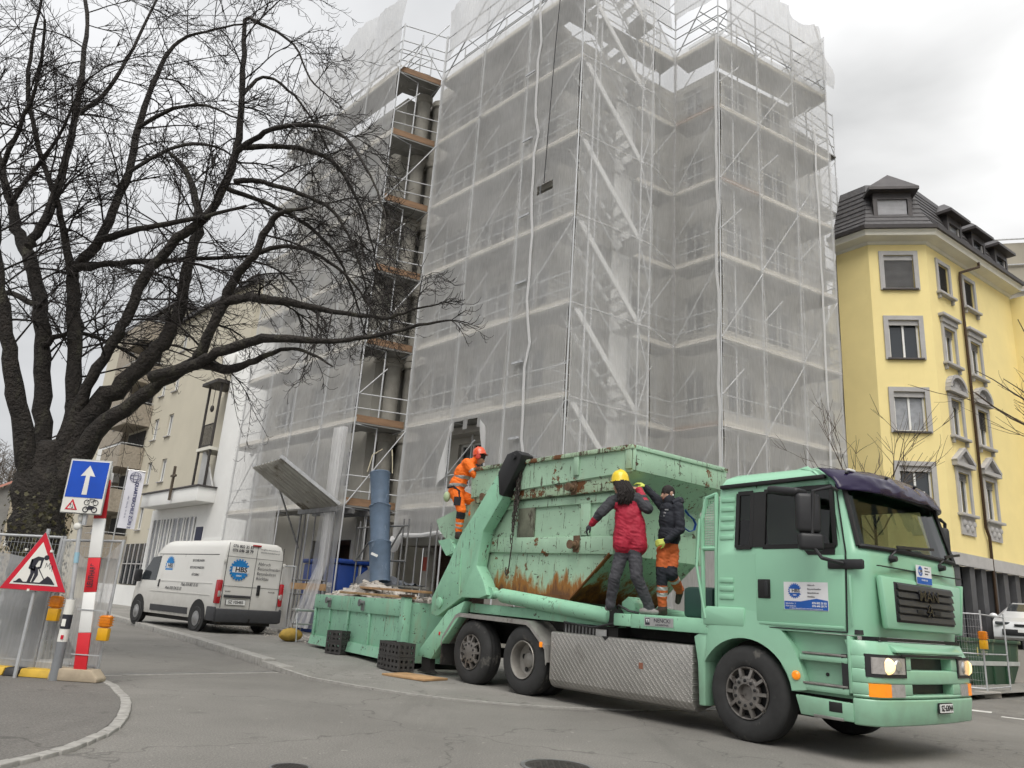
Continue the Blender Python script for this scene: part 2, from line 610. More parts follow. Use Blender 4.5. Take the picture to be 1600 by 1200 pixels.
# ---------------------------------------------------------------- facade helpers
def wall_holes(mb, O, U, N_, L_, z0, z1, holes, rev=0.22):
    O, U, N_ = V(O), V(U), V(N_)
    us = sorted({0.0, L_} | {min(L_, max(0, h[k])) for h in holes for k in (0, 1)})
    zs = sorted({z0, z1} | {h[k] for h in holes for k in (2, 3)})
    P = lambda u, z, d=0: O + U * u - N_ * d + Vector((0, 0, z))
    flip = U.cross(Vector((0, 0, 1))).dot(N_) < 0
    def q(*p):
        mb.quad(*(p[::-1] if flip else p))
    for ua, ub in zip(us, us[1:]):
        for za, zb in zip(zs, zs[1:]):
            um, zm = (ua + ub) / 2, (za + zb) / 2
            if not any(h[0] < um < h[1] and h[2] < zm < h[3] for h in holes):
                q(P(ua, za), P(ub, za), P(ub, zb), P(ua, zb))
    for h in holes:
        a_, b_, c, d = h[:4]
        q(P(a_, c), P(a_, d), P(a_, d, rev), P(a_, c, rev))
        q(P(b_, c), P(b_, c, rev), P(b_, d, rev), P(b_, d))
        q(P(a_, c), P(a_, c, rev), P(b_, c, rev), P(b_, c))
        q(P(a_, d), P(b_, d), P(b_, d, rev), P(a_, d, rev))
def window(parent, O, U, N_, u0_, u1_, z0_, z1_, dep, fm, gm, mull=1, bar=.07, sill=None, transom=None):
    O, U, N_ = V(O), V(U), V(N_)
    P = lambda u, z, d=0: O + U * u - N_ * d + Vector((0, 0, z))
    f = MB()
    zup = (0, 0, 1)
    for u in [u0_ + bar / 2, u1_ - bar / 2] + [u0_ + (u1_ - u0_) * k / (mull + 1) for k in range(1, mull + 1)]:
        f.beam(P(u, z0_, dep), P(u, z1_, dep), .07, bar, up=U)
    for z in [z0_ + bar / 2, z1_ - bar / 2] + ([transom] if transom else []):
        f.beam(P(u0_, z, dep - .002), P(u1_, z, dep - .002), .066, bar)
    w_ = f.build('window', fm, parent)
    MB().quad(P(u0_, z0_, dep + .02), P(u1_, z0_, dep + .02), P(u1_, z1_, dep + .02), P(u0_, z1_, dep + .02)).build('pane', gm, w_)
    if sill:
        MB().beam(P(u0_ - .06, z0_ - .03, -.03), P(u1_ + .06, z0_ - .03, -.03), .16, .05).build('sill', sill, w_)
    return w_

# ---------------------------------------------------------------- the scaffolded corner building
a = Vector((math.cos(R(132.5)), math.sin(R(132.5)), 0))
nA = Vector((a.y, -a.x, 0))                  # into the building from the left street
b = Vector((math.cos(R(33)), math.sin(R(33)), 0))
nB = Vector((-b.y, b.x, 0))                  # into the building from the right street
C1 = Vector((1.5, 20.4, 0))
PR = C1 + a * 7.4
PL = Vector((-5.18, 25.27, 0))
PLL = PL + a * 9.0
C2 = C1 + b * 3.05
C3 = Vector((5.18, 23.76, 0))
C4 = Vector((6.38, 22.4, 0))
b2 = Vector((math.cos(R(30)), math.sin(R(30)), 0))
n2 = Vector((-b2.y, b2.x, 0))
C5 = C4 + b2 * 5.7
PE = Vector((13.29, 29.03, 0))
LV = [4.17 + 2.8 * k for k in range(7)]
TOP = LV[-1]
MT['render'] = mat('grey beige render', (0.36, 0.345, 0.305), 0.9, 0, 0.12, 1.2, 0.2, 50, (0.36, 0.34, 0.30), 0.4, 1.0, 0.3)
MT['render_w'] = mat('off white render', (0.52, 0.50, 0.45), 0.9, 0, 0.08, 1.5, 0.15, 50)
MT['col'] = mat('recess shaded column', (0.30, 0.285, 0.25), 0.9, 0, 0.2, 2, 0.2, 40)  # column colour darkened to stand for the shade deep in the recess
MT['winframe'] = mat('pale window frame', (0.60, 0.59, 0.56), 0.5, 0, 0.1)
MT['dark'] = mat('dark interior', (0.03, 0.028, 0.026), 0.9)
MT['brick'] = bpy.data.materials.new('old brickwork')
MT['brick'].use_nodes = True
_t = MT['brick'].node_tree
_b = _t.nodes.new('ShaderNodeTexBrick')
_b.inputs['Scale'].default_value = 4.0
_b.inputs['Color1'].default_value = (0.10, 0.06, 0.045, 1)
_b.inputs['Color2'].default_value = (0.14, 0.09, 0.065, 1)
_b.inputs['Mortar'].default_value = (0.05, 0.045, 0.04, 1)
_m = _t.nodes.new('ShaderNodeMapping')
_m.inputs['Rotation'].default_value = (R(90), 0, 0)
_c = _t.nodes.new('ShaderNodeTexCoord')
_t.links.new(_c.outputs['Generated'], _m.inputs[0])
_t.links.new(_c.outputs['UV'], _b.inputs['Vector'])
_t.links.new(_b.outputs[0], _t.nodes['Principled BSDF'].inputs['Base Color'])

def isect(n1, d1, n2_, d2):
    det = n1.x * n2_.y - n1.y * n2_.x
    return Vector(((d1 * n2_.y - d2 * n1.y) / det, (n1.x * d2 - n2_.x * d1) / det, 0))
W1 = PLL + nA * 1.1
W2 = PL + nA * 1.1 + a * 0.9
W3 = W2 + nA * (nA.dot(C1) - nA.dot(PL))
W4 = isect(nA, nA.dot(C1) + 1.1, nB, nB.dot(C3) + 1.1)
W5 = C3 + b * 1.0 + nB * 1.1
W6 = C4 + b * 1.05 + nB * 1.0
W7 = C5 - b * .9 + nB * 1.0
W8 = W7 + nB * ((nB.dot(C3) + 1.1) - nB.dot(W7))
W9 = PE + nB * 1.1 + b * .6
bld = thing('corner_building', 'tall grey beige corner apartment building wrapped in scaffolding and nets', 'building', tuple(C1 + nA * 4))
def on(pt):
    return V(pt) - bld.location
wall = MB()
def facade(P, Q, holes_per, nl, wz=(0.95, 2.35), gf=None, z1=TOP - 0.2, floors=range(7), frame_m='winframe'):
    U = (Q - P)
    L_ = U.length
    U = U.normalized()
    N_ = Vector((U.y, -U.x, 0))
    if N_.dot(-nA - nB * .6) < 0 and N_.dot(-nB) < 0:
        N_ = -N_
    hs, ws = [], []
    for k in floors:
        zb = LV[0] - 2.8 * 0 + 2.8 * k - 2.8 * 1 + 0.1 if False else LV[k] - .05
        if zb + wz[1] > z1:
            continue
        for u_, w_ in holes_per:
            hs.append((u_ - w_ / 2, u_ + w_ / 2, zb + wz[0], zb + wz[1]))
            ws.append(hs[-1])
    if gf:
        hs += gf
    wall_holes(wall, on(P), U, N_, L_, 0, z1, hs, .2)
    for h in ws:
        window(bld, on(P), U, N_, h[0], h[1], h[2], h[3], .16, MT[frame_m], MT['glass'], 1 if h[1] - h[0] < 1.9 else 2)
    return U, N_, L_
facade(W1, W2, [(1.6, 1.3), (4.2, 1.3), (6.6, 1.3)], 7, gf=[(5.2, 7.9, .02, 3.2)])
facade(W2, W3, [], 7)
U3, N3, L3 = facade(W3, W4, [(1.9, 1.5), (4.1, 1.9), (6.3, 1.3)], 7, gf=[(0.4, 5.0, .02, 3.15)])
facade(W4, W5, [(3.3, 1.1)], 7)
facade(W5, W6, [(0.9, .8)], 7)
U6, N6, L6 = facade(W6, W7, [(1.0, 1.2), (2.9, 1.2)], 7)
facade(W7, W8, [], 7)
facade(W8, W9, [], 7)
# flat roof and rear
roof = [W1, W2, W3, W4, W5, W6, W7, W8, W9, W9 + nB * 6, W1 + nA * 9 + a * 0]
wall.quad(*[on(p) + Vector((0, 0, TOP - .2)) for p in roof])
wall.quad(on(W1), on(W1) + Vector((0, 0, TOP - .2)), on(W1 + nA * 9) + Vector((0, 0, TOP - .2)), on(W1 + nA * 9))
wall.build('wall', MT['render'], bld)
inn = MB()
for P, Q in ((W3, W4), (W1, W2)):
    U = (Q - P).normalized()
    p0, p1 = on(P + nA * 1.6), on(Q + nA * 1.6)
    inn.quad(p0, p1, p1 + Vector((0, 0, 3.3)), p0 + Vector((0, 0, 3.3)))
    p2, p3 = on(P + nA * .2), on(Q + nA * .2)
    inn.quad(p0 + Vector((0, 0, 3.2)), p1 + Vector((0, 0, 3.2)), p3 + Vector((0, 0, 3.2)), p2 + Vector((0, 0, 3.2)))
bo = inn.build('passage_wall', MT['brick'], bld)
uv = bo.data.uv_layers.new(name='uv')
for po in bo.data.polygons:
    for li in po.loop_indices:
        co_ = bo.data.vertices[bo.data.loops[li].vertex_index].co
        uv.data[li].uv = (co_.xy.length * 1.0 if False else (co_.x * a.x + co_.y * a.y), co_.z)
# pale pilaster in the passage, with a red painted mark
pm = MB()
pp = on(W3 - a * 1.75 + nA * .3)
pm.box(pp + Vector((0, 0, 1.55)), (.34, .34, 3.1), Matrix.Rotation(R(132.5), 3, 'Z'))
pm.build('pilaster', MT['concrete'], bld)
MB().box(pp - nA * .172 + Vector((0, 0, 2.55)), (.24, .02, .45), Matrix.Rotation(R(132.5), 3, 'Z')).build('painted_mark', mat('faded red spray', (.35, .07, .05), .8), bld)
# parapets and slabs on the left face, tall white strip by the stair tower, round columns in the recess
for k in range(7):
    z = LV[k] - .05
    p = MB()
    p.beam(on(W3 - a * .3 - nA * .14) + V(0, 0, z + .40), on(W3 - a * (L3 * .68) - nA * .14) + V(0, 0, z + .40), .26, .78)
    p.build('balcony_parapet', MT['render_w'], bld, bev=.02)
    p = MB()
    p.beam(on(W3 - nA * .35 + a * .7) + V(0, 0, z - .12), on(W4 - nA * .08) + V(0, 0, z - .12), .5, .24)
    p.build('floor_slab', MT['concrete'], bld)
    p = MB()
    p.beam(on(W6 - n2 * .1) + V(0, 0, z + .42), on(W7 - n2 * .1) + V(0, 0, z + .42), .2, .84)
    p.build('balcony_parapet', MT['render_w'], bld, bev=.02)
colm = MB().lathe([(.27, 0), (.27, 2.45), (.33, 2.52), (.33, 2.75)], n=18).mesh('column', MT['col'], smooth=True)
for k in range(-1, 6):
    z = LV[k] if k >= 0 else LV[0] - 2.8
    for q in (W3 - a * .45 - nA * .35, W2 + nA * .6 - a * .3):
        put('column', colm, bld, Matrix.Translation(on(q) + V(0, 0, z)))
cs = MB()
cs.beam(on(C2 + nB * .95 - b * .38), on(C2 + nB * .95 - b * .38) + V(0, 0, TOP - 2.6), .74, .06, up=nB)
cs.build('tall_white_strip', MT['white'], bld)

# ---------------------------------------------------------------- scaffolding
MT['zinc_tube'] = mat('zinc scaffold tube', (0.52, 0.53, 0.54), 0.5, 0.1, 0.12, 6)
tube_m = unit_tube('scaffold_tube', .028, MT['zinc_tube'], 8)
thin_m = unit_tube('scaffold_rail', .021, MT['zinc_tube'], 6)
dk = MB()
for k in range(3):
    dk.b2(0, 1, k / 3 + .012, (k + 1) / 3 - .012, -.5, .5)
MT['deck'] = mat('scaffold deck', (0.24, 0.235, 0.22), 0.7, 0.3, 0.3, 3)
deck_m = dk.mesh('deck', MT['deck'])
MT['toe'] = mat('scaffold toe board', (0.62, 0.58, 0.50), 0.8, 0, 0.25, 3)
MT['toe_o'] = mat('orange brown board', (0.25, 0.15, 0.085), 0.75, 0, 0.25, 3)
toe_m = MB().b2(0, 1, -.5, .5, 0, 1).mesh('toe_board', MT['toe'])
toe_o = MB().b2(0, 1, -.5, .5, 0, 1).mesh('toe_board', MT['toe_o'])
def plate(name, me, p, q, w, th, nin, parent):
    """a deck from p to q reaching w inwards"""
    d = q - p
    m_ = Matrix((d, nin * w, Vector((0, 0, th)))).transposed().to_4x4()
    m_.translation = p
    return put(name, me, parent, m_)
def run(sc, P, Q, nin, bays, dep=.9, levels=LV, top=TOP + 2.2, z0=.12, toes=True, orange=(), braces=True, inner=True, rails=True, topz=True, skip_first=False, decks=True):
    o = sc.location
    pts = [P.lerp(Q, i / bays) - o for i in range(bays + 1)]
    zv = lambda z: Vector((0, 0, z))
    for i, p in enumerate(pts):
        if i == 0 and skip_first:
            continue
        stick('pole', tube_m, p + zv(z0), p + zv(top), sc)
        if inner:
            stick('pole', tube_m, p + nin * dep + zv(z0), p + nin * dep + zv(TOP + (.4 if not topz else 2.2)), sc)
        for z in levels:
            if inner:
                stick('transom', thin_m, p + zv(z - .06), p + nin * dep + zv(z - .06), sc)
    for i in range(bays):
        p, q = pts[i], pts[i + 1]
        for j, z in enumerate(levels):
            if decks:
                plate('deck', deck_m, p + zv(z) + nin * .03, q + zv(z) + nin * .03, dep - .06, .06, nin, sc)
            if rails:
                for h in (.5, 1.0):
                    stick('guard_rail', thin_m, p + zv(z + h), q + zv(z + h), sc)
            if toes:
                d = q - p
                m_ = Matrix((d, nin * .03, Vector((0, 0, .16)))).transposed().to_4x4()
                m_.translation = p + zv(z + .035) + nin * .045
                put('toe_board', toe_o if (i, j) in orange else toe_m, sc, m_)
            if braces:
                if (i + j) % 2 == 0:
                    stick('diagonal_brace', thin_m, p + zv(z + .05) - nin * .03, q + zv(z + 2.7) - nin * .03, sc)
                else:
                    m1 = p.lerp(q, .5)
                    stick('diagonal_brace', thin_m, p + zv(z + 1.0) - nin * .03, m1 + zv(z + 2.0) - nin * .03, sc)
        if topz:
            for h in (1.4, 2.1):
                stick('guard_rail', thin_m, p + zv(TOP + h), q + zv(TOP + h), sc)
                if inner:
                    stick('guard_rail', thin_m, p + nin * dep + zv(TOP + h - .3), q + nin * dep + zv(TOP + h - .3), sc)
            m1 = p.lerp(q, .5)
            stick('diagonal_brace', thin_m, p + zv(TOP + .1), m1 + zv(TOP + 1.4), sc)
            stick('diagonal_brace', thin_m, m1 + zv(TOP + 1.4), q + zv(TOP + .1), sc)
            if inner:
                stick('diagonal_brace', thin_m, p + nin * dep + zv(TOP + .1), q + nin * dep + zv(TOP + 1.9), sc)
sc1 = thing('facade_scaffold', 'steel tube scaffold in front of the left wing beside the white van', 'scaffold', tuple(PL))
run(sc1, PLL, PL, nA, 4)
n0_ = len(sc1.children)
run(sc1, PL + b * .02, PR - b * .05, nB, 1, dep=1.25, orange={(0, k) for k in range(7)}, skip_first=True)
deck_w = dk.mesh('deck', mat('brown plank deck', (0.17, 0.11, 0.065), 0.8, 0, 0.35, 3))
for o in sc1.children[n0_:]:
    if o.name.startswith('deck'):
        o.data = deck_w
    elif o.name.startswith('toe_board'):
        o.scale[2] *= 1.5
sc2 = thing('facade_scaffold', 'steel tube scaffold at the building corner behind the raised skip', 'scaffold', tuple(C1))
run(sc2, PR, C1, nA, 3)
run(sc2, C2 + nB * .85, C3, nB, 1, dep=.8)
run(sc2, C1 + nB * .85, C2 + nB * .85, nB, 1, dep=.8, toes=False, skip_first=True)
sc3 = thing('facade_scaffold', 'steel tube scaffold round the projecting bay next to the yellow house', 'scaffold', tuple(C4))
nl = (C4 - C3).normalized()
nlr = Vector((-nl.y, nl.x, 0))
run(sc3, C3, C4, nlr, 1, dep=.85, orange={(0, 1), (0, 5)}, skip_first=True)
run(sc3, C4, C5, n2, 3, dep=.9, orange={(0, 4)}, skip_first=True)
C5b = C5 + n2 * 1.9
run(sc3, C5, C5b, -b2, 1, dep=.8, skip_first=True)
run(sc3, C5b + b2 * .3, PE, n2, 2, dep=.8, toes=False)
# stair tower: flights rise from the corner pole towards the second pole
sc4 = thing('scaffold_stair', 'aluminium scaffold stair zigzagging up the corner behind the net', 'stair', tuple(C1))
oo = sc4.location
MT['alu_br'] = mat('bright aluminium', (0.78, 0.78, 0.77), 0.5, 0.25, 0.08, 5)
tread = MB().box((0, 0, 0), (.24, .62, .03)).mesh('tread', MT['alu'])
rotb = Matrix.Rotation(R(33), 4, 'Z')
for p in (C1 + b * .55, C2 - b * .45, C2):
    stick('pole', tube_m, p - oo + V(0, 0, .1), p - oo + V(0, 0, TOP + 2.2), sc4)
for k in range(-1, 7):
    z = LV[0] + 2.8 * k
    for yy, thick in ((.06, .17), (.72, .12)):
        s_ = MB()
        s_.beam(C1 + b * .25 + nB * yy - oo + V(0, 0, z + 2.75), C2 - b * .35 + nB * yy - oo + V(0, 0, z + .05), .05, thick)
        s_.build('stringer', MT['alu_br'], sc4)
    stick('handrail', thin_m, C1 + b * .35 + nB * .03 - oo + V(0, 0, z + 3.7), C2 - b * .3 + nB * .03 - oo + V(0, 0, z + 1.05), sc4)
    for i in range(9):
        t = (i + .5) / 9
        m_ = rotb.copy()
        m_.translation = C1 + b * (.25 + t * 2.45) + nB * .39 - oo + V(0, 0, z + 2.75 - t * 2.7)
        put('tread', tread, sc4, m_)
    if k >= 0:
        plate('landing', deck_m, C2 - b * .6 - oo + V(0, 0, z), C2 - oo + V(0, 0, z), .8, .06, nB, sc4)
        plate('landing', deck_m, C1 - oo + V(0, 0, z), C1 + b * .35 - oo + V(0, 0, z), .8, .06, nB, sc4)
    for h in (.5, 1.0, 2.0):
        stick('guard_rail', thin_m, C2 - b * .45 - oo + V(0, 0, z + h), C2 - oo + V(0, 0, z + h), sc4)
    stick('diagonal_brace', thin_m, C2 - b * .45 - oo + V(0, 0, z), C2 - oo + V(0, 0, z + 1.4), sc4)
    stick('diagonal_brace', thin_m, C2 - oo + V(0, 0, z + 1.4), C2 - b * .45 - oo + V(0, 0, z + 2.75), sc4)

# ---------------------------------------------------------------- debris nets and the plastic hood on top
def netmat(name, fac, var, col, streak=1.0, trl=0.45):
    m_ = bpy.data.materials.new(name)
    m_.use_nodes = True
    t = m_.node_tree
    t.nodes.clear()
    N, L = t.nodes.new, t.links.new
    o_ = N('ShaderNodeOutputMaterial')
    tr = N('ShaderNodeBsdfTransparent')
    tr.inputs[0].default_value = (1, 1, 1, 1)
    df = N('ShaderNodeBsdfDiffuse')
    tl = N('ShaderNodeBsdfTranslucent')
    df.inputs[0].default_value = (*col, 1)
    tl.inputs[0].default_value = (*col, 1)
    m1 = N('ShaderNodeMixShader')
    m1.inputs[0].default_value = trl
    L(df.outputs[0], m1.inputs[1])
    L(tl.outputs[0], m1.inputs[2])
    m2 = N('ShaderNodeMixShader')
    tcn = N('ShaderNodeTexCoord')
    mpn = N('ShaderNodeMapping')
    mpn.inputs['Scale'].default_value = (30, 30, 3.0)
    L(tcn.outputs['Object'], mpn.inputs[0])
    n1 = N('ShaderNodeTexNoise')
    n1.inputs['Scale'].default_value = 1.0 * streak
    n1.inputs['Detail'].default_value = 4
    L(mpn.outputs[0], n1.inputs['Vector'])
    n2_ = N('ShaderNodeTexNoise')
    n2_.inputs['Scale'].default_value = .8
    n2_.inputs['Detail'].default_value = 2
    L(tcn.outputs['Object'], n2_.inputs['Vector'])
    ad = N('ShaderNodeMath')
    ad.operation = 'ADD'
    L(n1.outputs[0], ad.inputs[0])
    L(n2_.outputs[0], ad.inputs[1])
    r_ = N('ShaderNodeMapRange')
    for i, v_ in enumerate((.6, 1.4, fac - var, fac + var)):
        r_.inputs[i + 1].default_value = v_
    L(ad.outputs[0], r_.inputs[0])
    L(r_.outputs[0], m2.inputs[0])
    L(tr.outputs[0], m2.inputs[1])
    L(m1.outputs[0], m2.inputs[2])
    L(m2.outputs[0], o_.inputs[0])
    return m_
MT['net'] = netmat('grey debris net', .50, .11, (.86, .86, .855))
MT['net_w'] = netmat('thin white net', .42, .10, (.88, .88, .88))
MT['seam'] = netmat('net seam overlap', .30, .05, (.9, .9, .9))
MT['strip'] = netmat('net seam', .85, .05, (.86, .86, .86))
MT['film'] = netmat('clear plastic sheet', .62, .20, (.74, .74, .74), .5, .5)
def net(name, label, P, Q, nin, z0, z1, bays, m_, off=.07, amp=.07, hole=None, seams=True, z0b=None, du=.22, dv=.3, zt=None, nz_s=1.0, lv=True):
    o_ = P.copy()
    d = Q - P
    L_ = d.length
    d = d.normalized()
    nu, nv = max(2, int(L_ / du)), max(2, int((z1 - z0) / dv))
    sd_ = random.uniform(0, 50)
    def fn(u, v):
        zb = z0 if z0b is None else z0 + (z0b - z0) * u
        zt_ = z1 if zt is None else z1 + zt(u * L_)
        z = zb + (zt_ - zb) * v
        x = u * L_
        cell = abs(math.sin(math.pi * u * bays)) * (abs(math.sin(math.pi * (z - LV[0]) / 2.8)) if lv else 1)
        w_ = noise.noise(Vector((x * .9 + sd_, z * .35, 0))) + .5 * noise.noise(Vector((x * 3.1, z * .8 + sd_, 3)))
        out_ = off + amp * (cell * .5 + w_ * nz_s)
        return d * x - nin * out_ + Vector((0, 0, z))
    g_ = MB().grid(nu, nv, fn)
    if hole:
        keep = []
        for f in g_.f:
            c = sum((Vector(g_.v[i]) for i in f), Vector()) / 4
            x = c.dot(d)
            if not hole(x, c.z):
                keep.append(f)
        g_.f = keep
        g_.m = [0] * len(keep)
    ob = g_.build(name, m_, smooth=True, ang=180)
    ob.location = o_
    tag(ob, label, 'net' if 'net' in name else 'plastic sheet')
    if seams:
        for z_ in [k for k in LV if z0 + .5 < k < z1 - .5]:
            s_ = MB()
            v0 = (z_ - z0) / (z1 - z0)
            s_.grid(max(2, int(L_ / .3)), 1, lambda u, v: fn(u, v0 + v * .05 / (z1 - z0)) - nin * .018)
            s_.build('seam', MT['seam'], ob, smooth=True)
        for i in range(bays + 1):
            s_ = MB()
            nn = max(2, int((z1 - z0) / .3))
            def sf(u, v, i=i):
                uu = min(1, max(0, i / bays + (u - .5) * .055 / L_))
                p = fn(uu, v)
                return p - nin * .02
            s_.grid(1, nn, sf)
            s_.build('seam', MT['seam'], ob, smooth=True)
    return ob
net('scaffold_net', 'thin pale net hanging over the scaffold of the left wing above the van', PLL, PL, nA, .25, TOP + .4, 4, MT['net_w'], hole=lambda x, z: x > 4.6 and x < 7.7 and z < 4.15 )
net('scaffold_net', 'grey net on the left corner face with a torn square hole', PR, C1, nA, 3.25, TOP + .3, 3, MT['net'],
    hole=lambda x, z: (2.5 < x < 4.3 and 4.85 < z < 6.72 + .1 * math.sin(x * 9)) or (5.85 < x < 6.5 and 13.75 < z < 14.05) )
net('scaffold_net', 'grey net stretched over the stair tower at the corner', C1, C2, nB, 3.25, TOP + .6, 1, MT['net'])
nside = (C3 - C2).normalized()
net('scaffold_net', 'narrow grey net between the stair tower and the inner corner', C2, C3, Vector((-nside.y, nside.x, 0)), .3, TOP + .3, 1, MT['net'], amp=.04)
net('scaffold_net', 'grey net on the short side of the projecting bay', C3, C4, nlr, .3, TOP + .3, 1, MT['net'], amp=.05)
net('scaffold_net', 'grey net over the front of the projecting bay', C4, C5, n2, .3, TOP + .3, 3, MT['net'])
net('scaffold_net', 'pale net strip hanging beside the yellow house wall', C5b + b2 * .3, PE, n2, .3, TOP - 1.0, 2, MT['net_w'])
# plastic hood sheets
wob = lambda x: .18 * math.sin(x * 1.3) + .12 * math.sin(x * 3.7 + 1)
net('plastic_sheet', 'crumpled clear plastic sheet along the top of the left wing', PLL, PL, nA, TOP + .35, TOP + 3.6, 4, MT['film'], amp=.16, zt=wob, nz_s=1.6, seams=False, lv=False)
net('plastic_sheet', 'clear plastic sheet along the top of the left corner face', PR, C1, nA, TOP + 1.0, TOP + 3.4, 3, MT['film'], amp=.14, nz_s=1.5, seams=False, lv=False)
net('plastic_sheet', 'clear plastic sheet over the top of the inner corner', C2 + nB * 1.0, C3 + nB * .3, nB, TOP + 1.5, TOP + 3.4, 1, MT['film'], amp=.14, seams=False, lv=False)
net('plastic_sheet', 'clear plastic sheet on top of the short bay side', C3, C4, nlr, TOP + 1.7, TOP + 3.6, 1, MT['film'], amp=.14, seams=False, lv=False)
net('plastic_sheet', 'crumpled plastic sheet wrapped round the top of the bay', C4 + b2 * .35, C5 + b2 * .05, n2, TOP + .25, TOP + 3.3, 3, MT['film'], amp=.22, zt=lambda x: wob(x) - .12 * x * .25, nz_s=1.8, seams=False, lv=False)
net('plastic_sheet', 'plastic sheet closing the end of the bay top', C5, C5b, -b2, TOP + .25, TOP + 3.0, 1, MT['film'], amp=.16, seams=False, lv=False)
# white lacing strips that close the net seams
def lacing(label, P, d, nin, pts):
    s_ = MB()
    q = [P + d * u - nin * .17 + V(0, 0, z) for u, z in pts]
    for p0, p1 in zip(q, q[1:]):
        s_.beam(p0, p1, .085, .02, up=nin)
    o = s_.build('lacing_strip', MT['strip'])
    tag(o, label, 'strip')
random.seed(3)
lacing('white lacing strip running up the net of the left corner face', C1, a, nA, [(1.46 + .48 * (i / 24) + random.uniform(-.05, .05) - (.12 if i % 5 == 0 else 0), 5.2 + i * .72) for i in range(25)])
lacing('wavy white lacing strip down the corner edge of the bay', C4, nl, nlr, [(random.uniform(-.05, .05), 3.0 + i * .75) for i in range(25)])
lacing('white lacing strip near the right end of the bay net', C5, -b2, n2, [(.95 + random.uniform(-.03, .03), 4.0 + i * .8) for i in range(20)])
for z, nm_ in zip((6.0, 8.3, 10.9, 13.2, 16.0, 18.6), ('lowest', 'second lowest', 'third from below', 'third from the top', 'second highest', 'topmost')):
    o = MB().beam(C1 + a * (1.6 + (z - 6) * .03) - nA * .16 + V(0, 0, z), C1 + a * (2.05 + (z - 6) * .03) - nA * .16 + V(0, 0, z), .03, .07).build('net_tie_board', MT['steel'])
    tag(o, 'short grey tie board beside the lacing strip, %s of the six' % nm_, 'board', 'tie boards on the corner net')
# torn flaps by the hole
for k, (u0_, u1_, sg) in enumerate(((4.9, 4.55, 1), (3.1, 3.35, -1))):
    f = MB()
    P = C1 - nA * .14
    f.grid(5, 8, lambda u, v: P + a * (u0_ + (u1_ - u0_) * u * (1 - v * .2) + sg * .30 * (1 - v)) - nA * (.06 + .05 * math.sin(v * 5 + u * 4)) + V(0, 0, 4.95 + 1.7 * v + .3 * (u - .5)))
    o = f.build('net_flap', MT['strip'], smooth=True)
    tag(o, ['torn white net flap hanging at the far side of the square hole', 'torn white net flap hanging at the near side of the square hole'][k], 'net')
# hoist rope coming down to a tear
rp_ = MB()
rp_.path([C1 + a * .55 - nA * .35 + V(0, 0, 25), C1 + a * .95 - nA * .28 + V(0, 0, 19), C1 + a * 1.18 - nA * .2 + V(0, 0, 14.0)], .016, 6)
tag(rp_.build('hoist_rope', MT['black'], smooth=True), 'thin black hoist rope hanging in front of the corner net', 'rope')
# net gathered over the passage edge
fr = MB()
fr.path([PR - a * .0 - nA * .12 + V(0, 0, 3.3), PR - a * .25 - nA * .2 + V(0, 0, 3.0), PR - a * .6 - nA * .15 + V(0, 0, 3.35), PR - a * 1.6 - nA * .15 + V(0, 0, 3.32), PR - a * 2.6 - nA * .15 + V(0, 0, 3.4)], [.05, .2, .07, .06, .06], 10)
tag(fr.build('net_bundle', MT['strip'], smooth=True), 'rolled up lower edge of the corner net hanging as a bag', 'net')
# ---------------------------------------------------------------- yellow corner house on the right
MT['yellow'] = mat('yellow render', (0.88, 0.735, 0.345), 0.88, 0, 0.05, 0.8, 0.15, 45, (0.78, 0.635, 0.275), 0.4, 0.7, 0.3, dw=0.3)
MT['stone'] = mat('grey painted stone', (0.42, 0.41, 0.405), 0.8, 0, 0.1, 3, 0.15, 50)
MT['slate'] = mat('dark slate', (0.085, 0.082, 0.085), 0.6, 0, 0.3, 6, 0.4, 12)
MT['zinc'] = mat('dark sheet metal', (0.075, 0.068, 0.068), 0.45, 0.3, 0.2, 3)
MT['cornice'] = mat('cream cornice paint', (0.70, 0.68, 0.60), 0.7, 0, 0.06, 2)
MT['plinth'] = mat('dark grey plinth', (0.085, 0.085, 0.09), 0.75, 0, 0.15, 2)
MT['blind'] = mat('grey slat blind', (0.30, 0.30, 0.31), 0.6, 0, 0.1, 3)
MT['blind_d'] = mat('dark slat blind', (0.07, 0.07, 0.072), 0.6, 0, 0.1, 3)
MT['curtain'] = mat('net curtain behind glass', (0.30, 0.31, 0.33), 0.15, 0, 0.25, 4, spec=0.8)
c12 = Vector((13.69, 27.47, 0))
c23 = Vector((15.78, 27.12, 0))
d2_ = (c23 - c12).normalized()
d3 = Vector((math.cos(R(35.5)), math.sin(R(35.5)), 0))
d1 = Vector((math.cos(R(125.5)), math.sin(R(125.5)), 0))
yh = thing('yellow_house', 'bright yellow corner house with grey stone window surrounds and dark mansard', 'building', tuple(c12))
oy = yh.location
def Y(p):
    return V(p) - oy
n2o = Vector((d2_.y, -d2_.x, 0))
n3o = Vector((d3.y, -d3.x, 0))
n1o = Vector((-d1.y, d1.x, 0))
if n1o.dot(Vector((-1, -1, 0))) < 0:
    n1o = -n1o
e3 = c23 + d3 * 7.5
L2 = (c23 - c12).length
wm = MB()
EAVE = 16.15
r2 = [(14.17, 15.47), (11.33, 12.75), (8.5, 9.9), (5.65, 7.1)]
h2 = [(.53, 1.62, z0, z1 + .12) for z0, z1 in r2]
wall_holes(wm, Y(c12), d2_, n2o, L2, 4.2, EAVE + .3, h2, .2)
h3 = []
cols3 = (.82, 2.98)
r3 = [(14.3, 15.55), (11.4, 12.85), (8.55, 10.0), (5.7, 7.2)]
for cu_ in cols3:
    for z0, z1 in r3:
        h3.append((cu_, cu_ + .86, z0, z1))
wall_holes(wm, Y(c23), d3, n3o, 7.5, 4.2, EAVE + .3, h3, .2)
q0 = c12 + d1 * 1.35
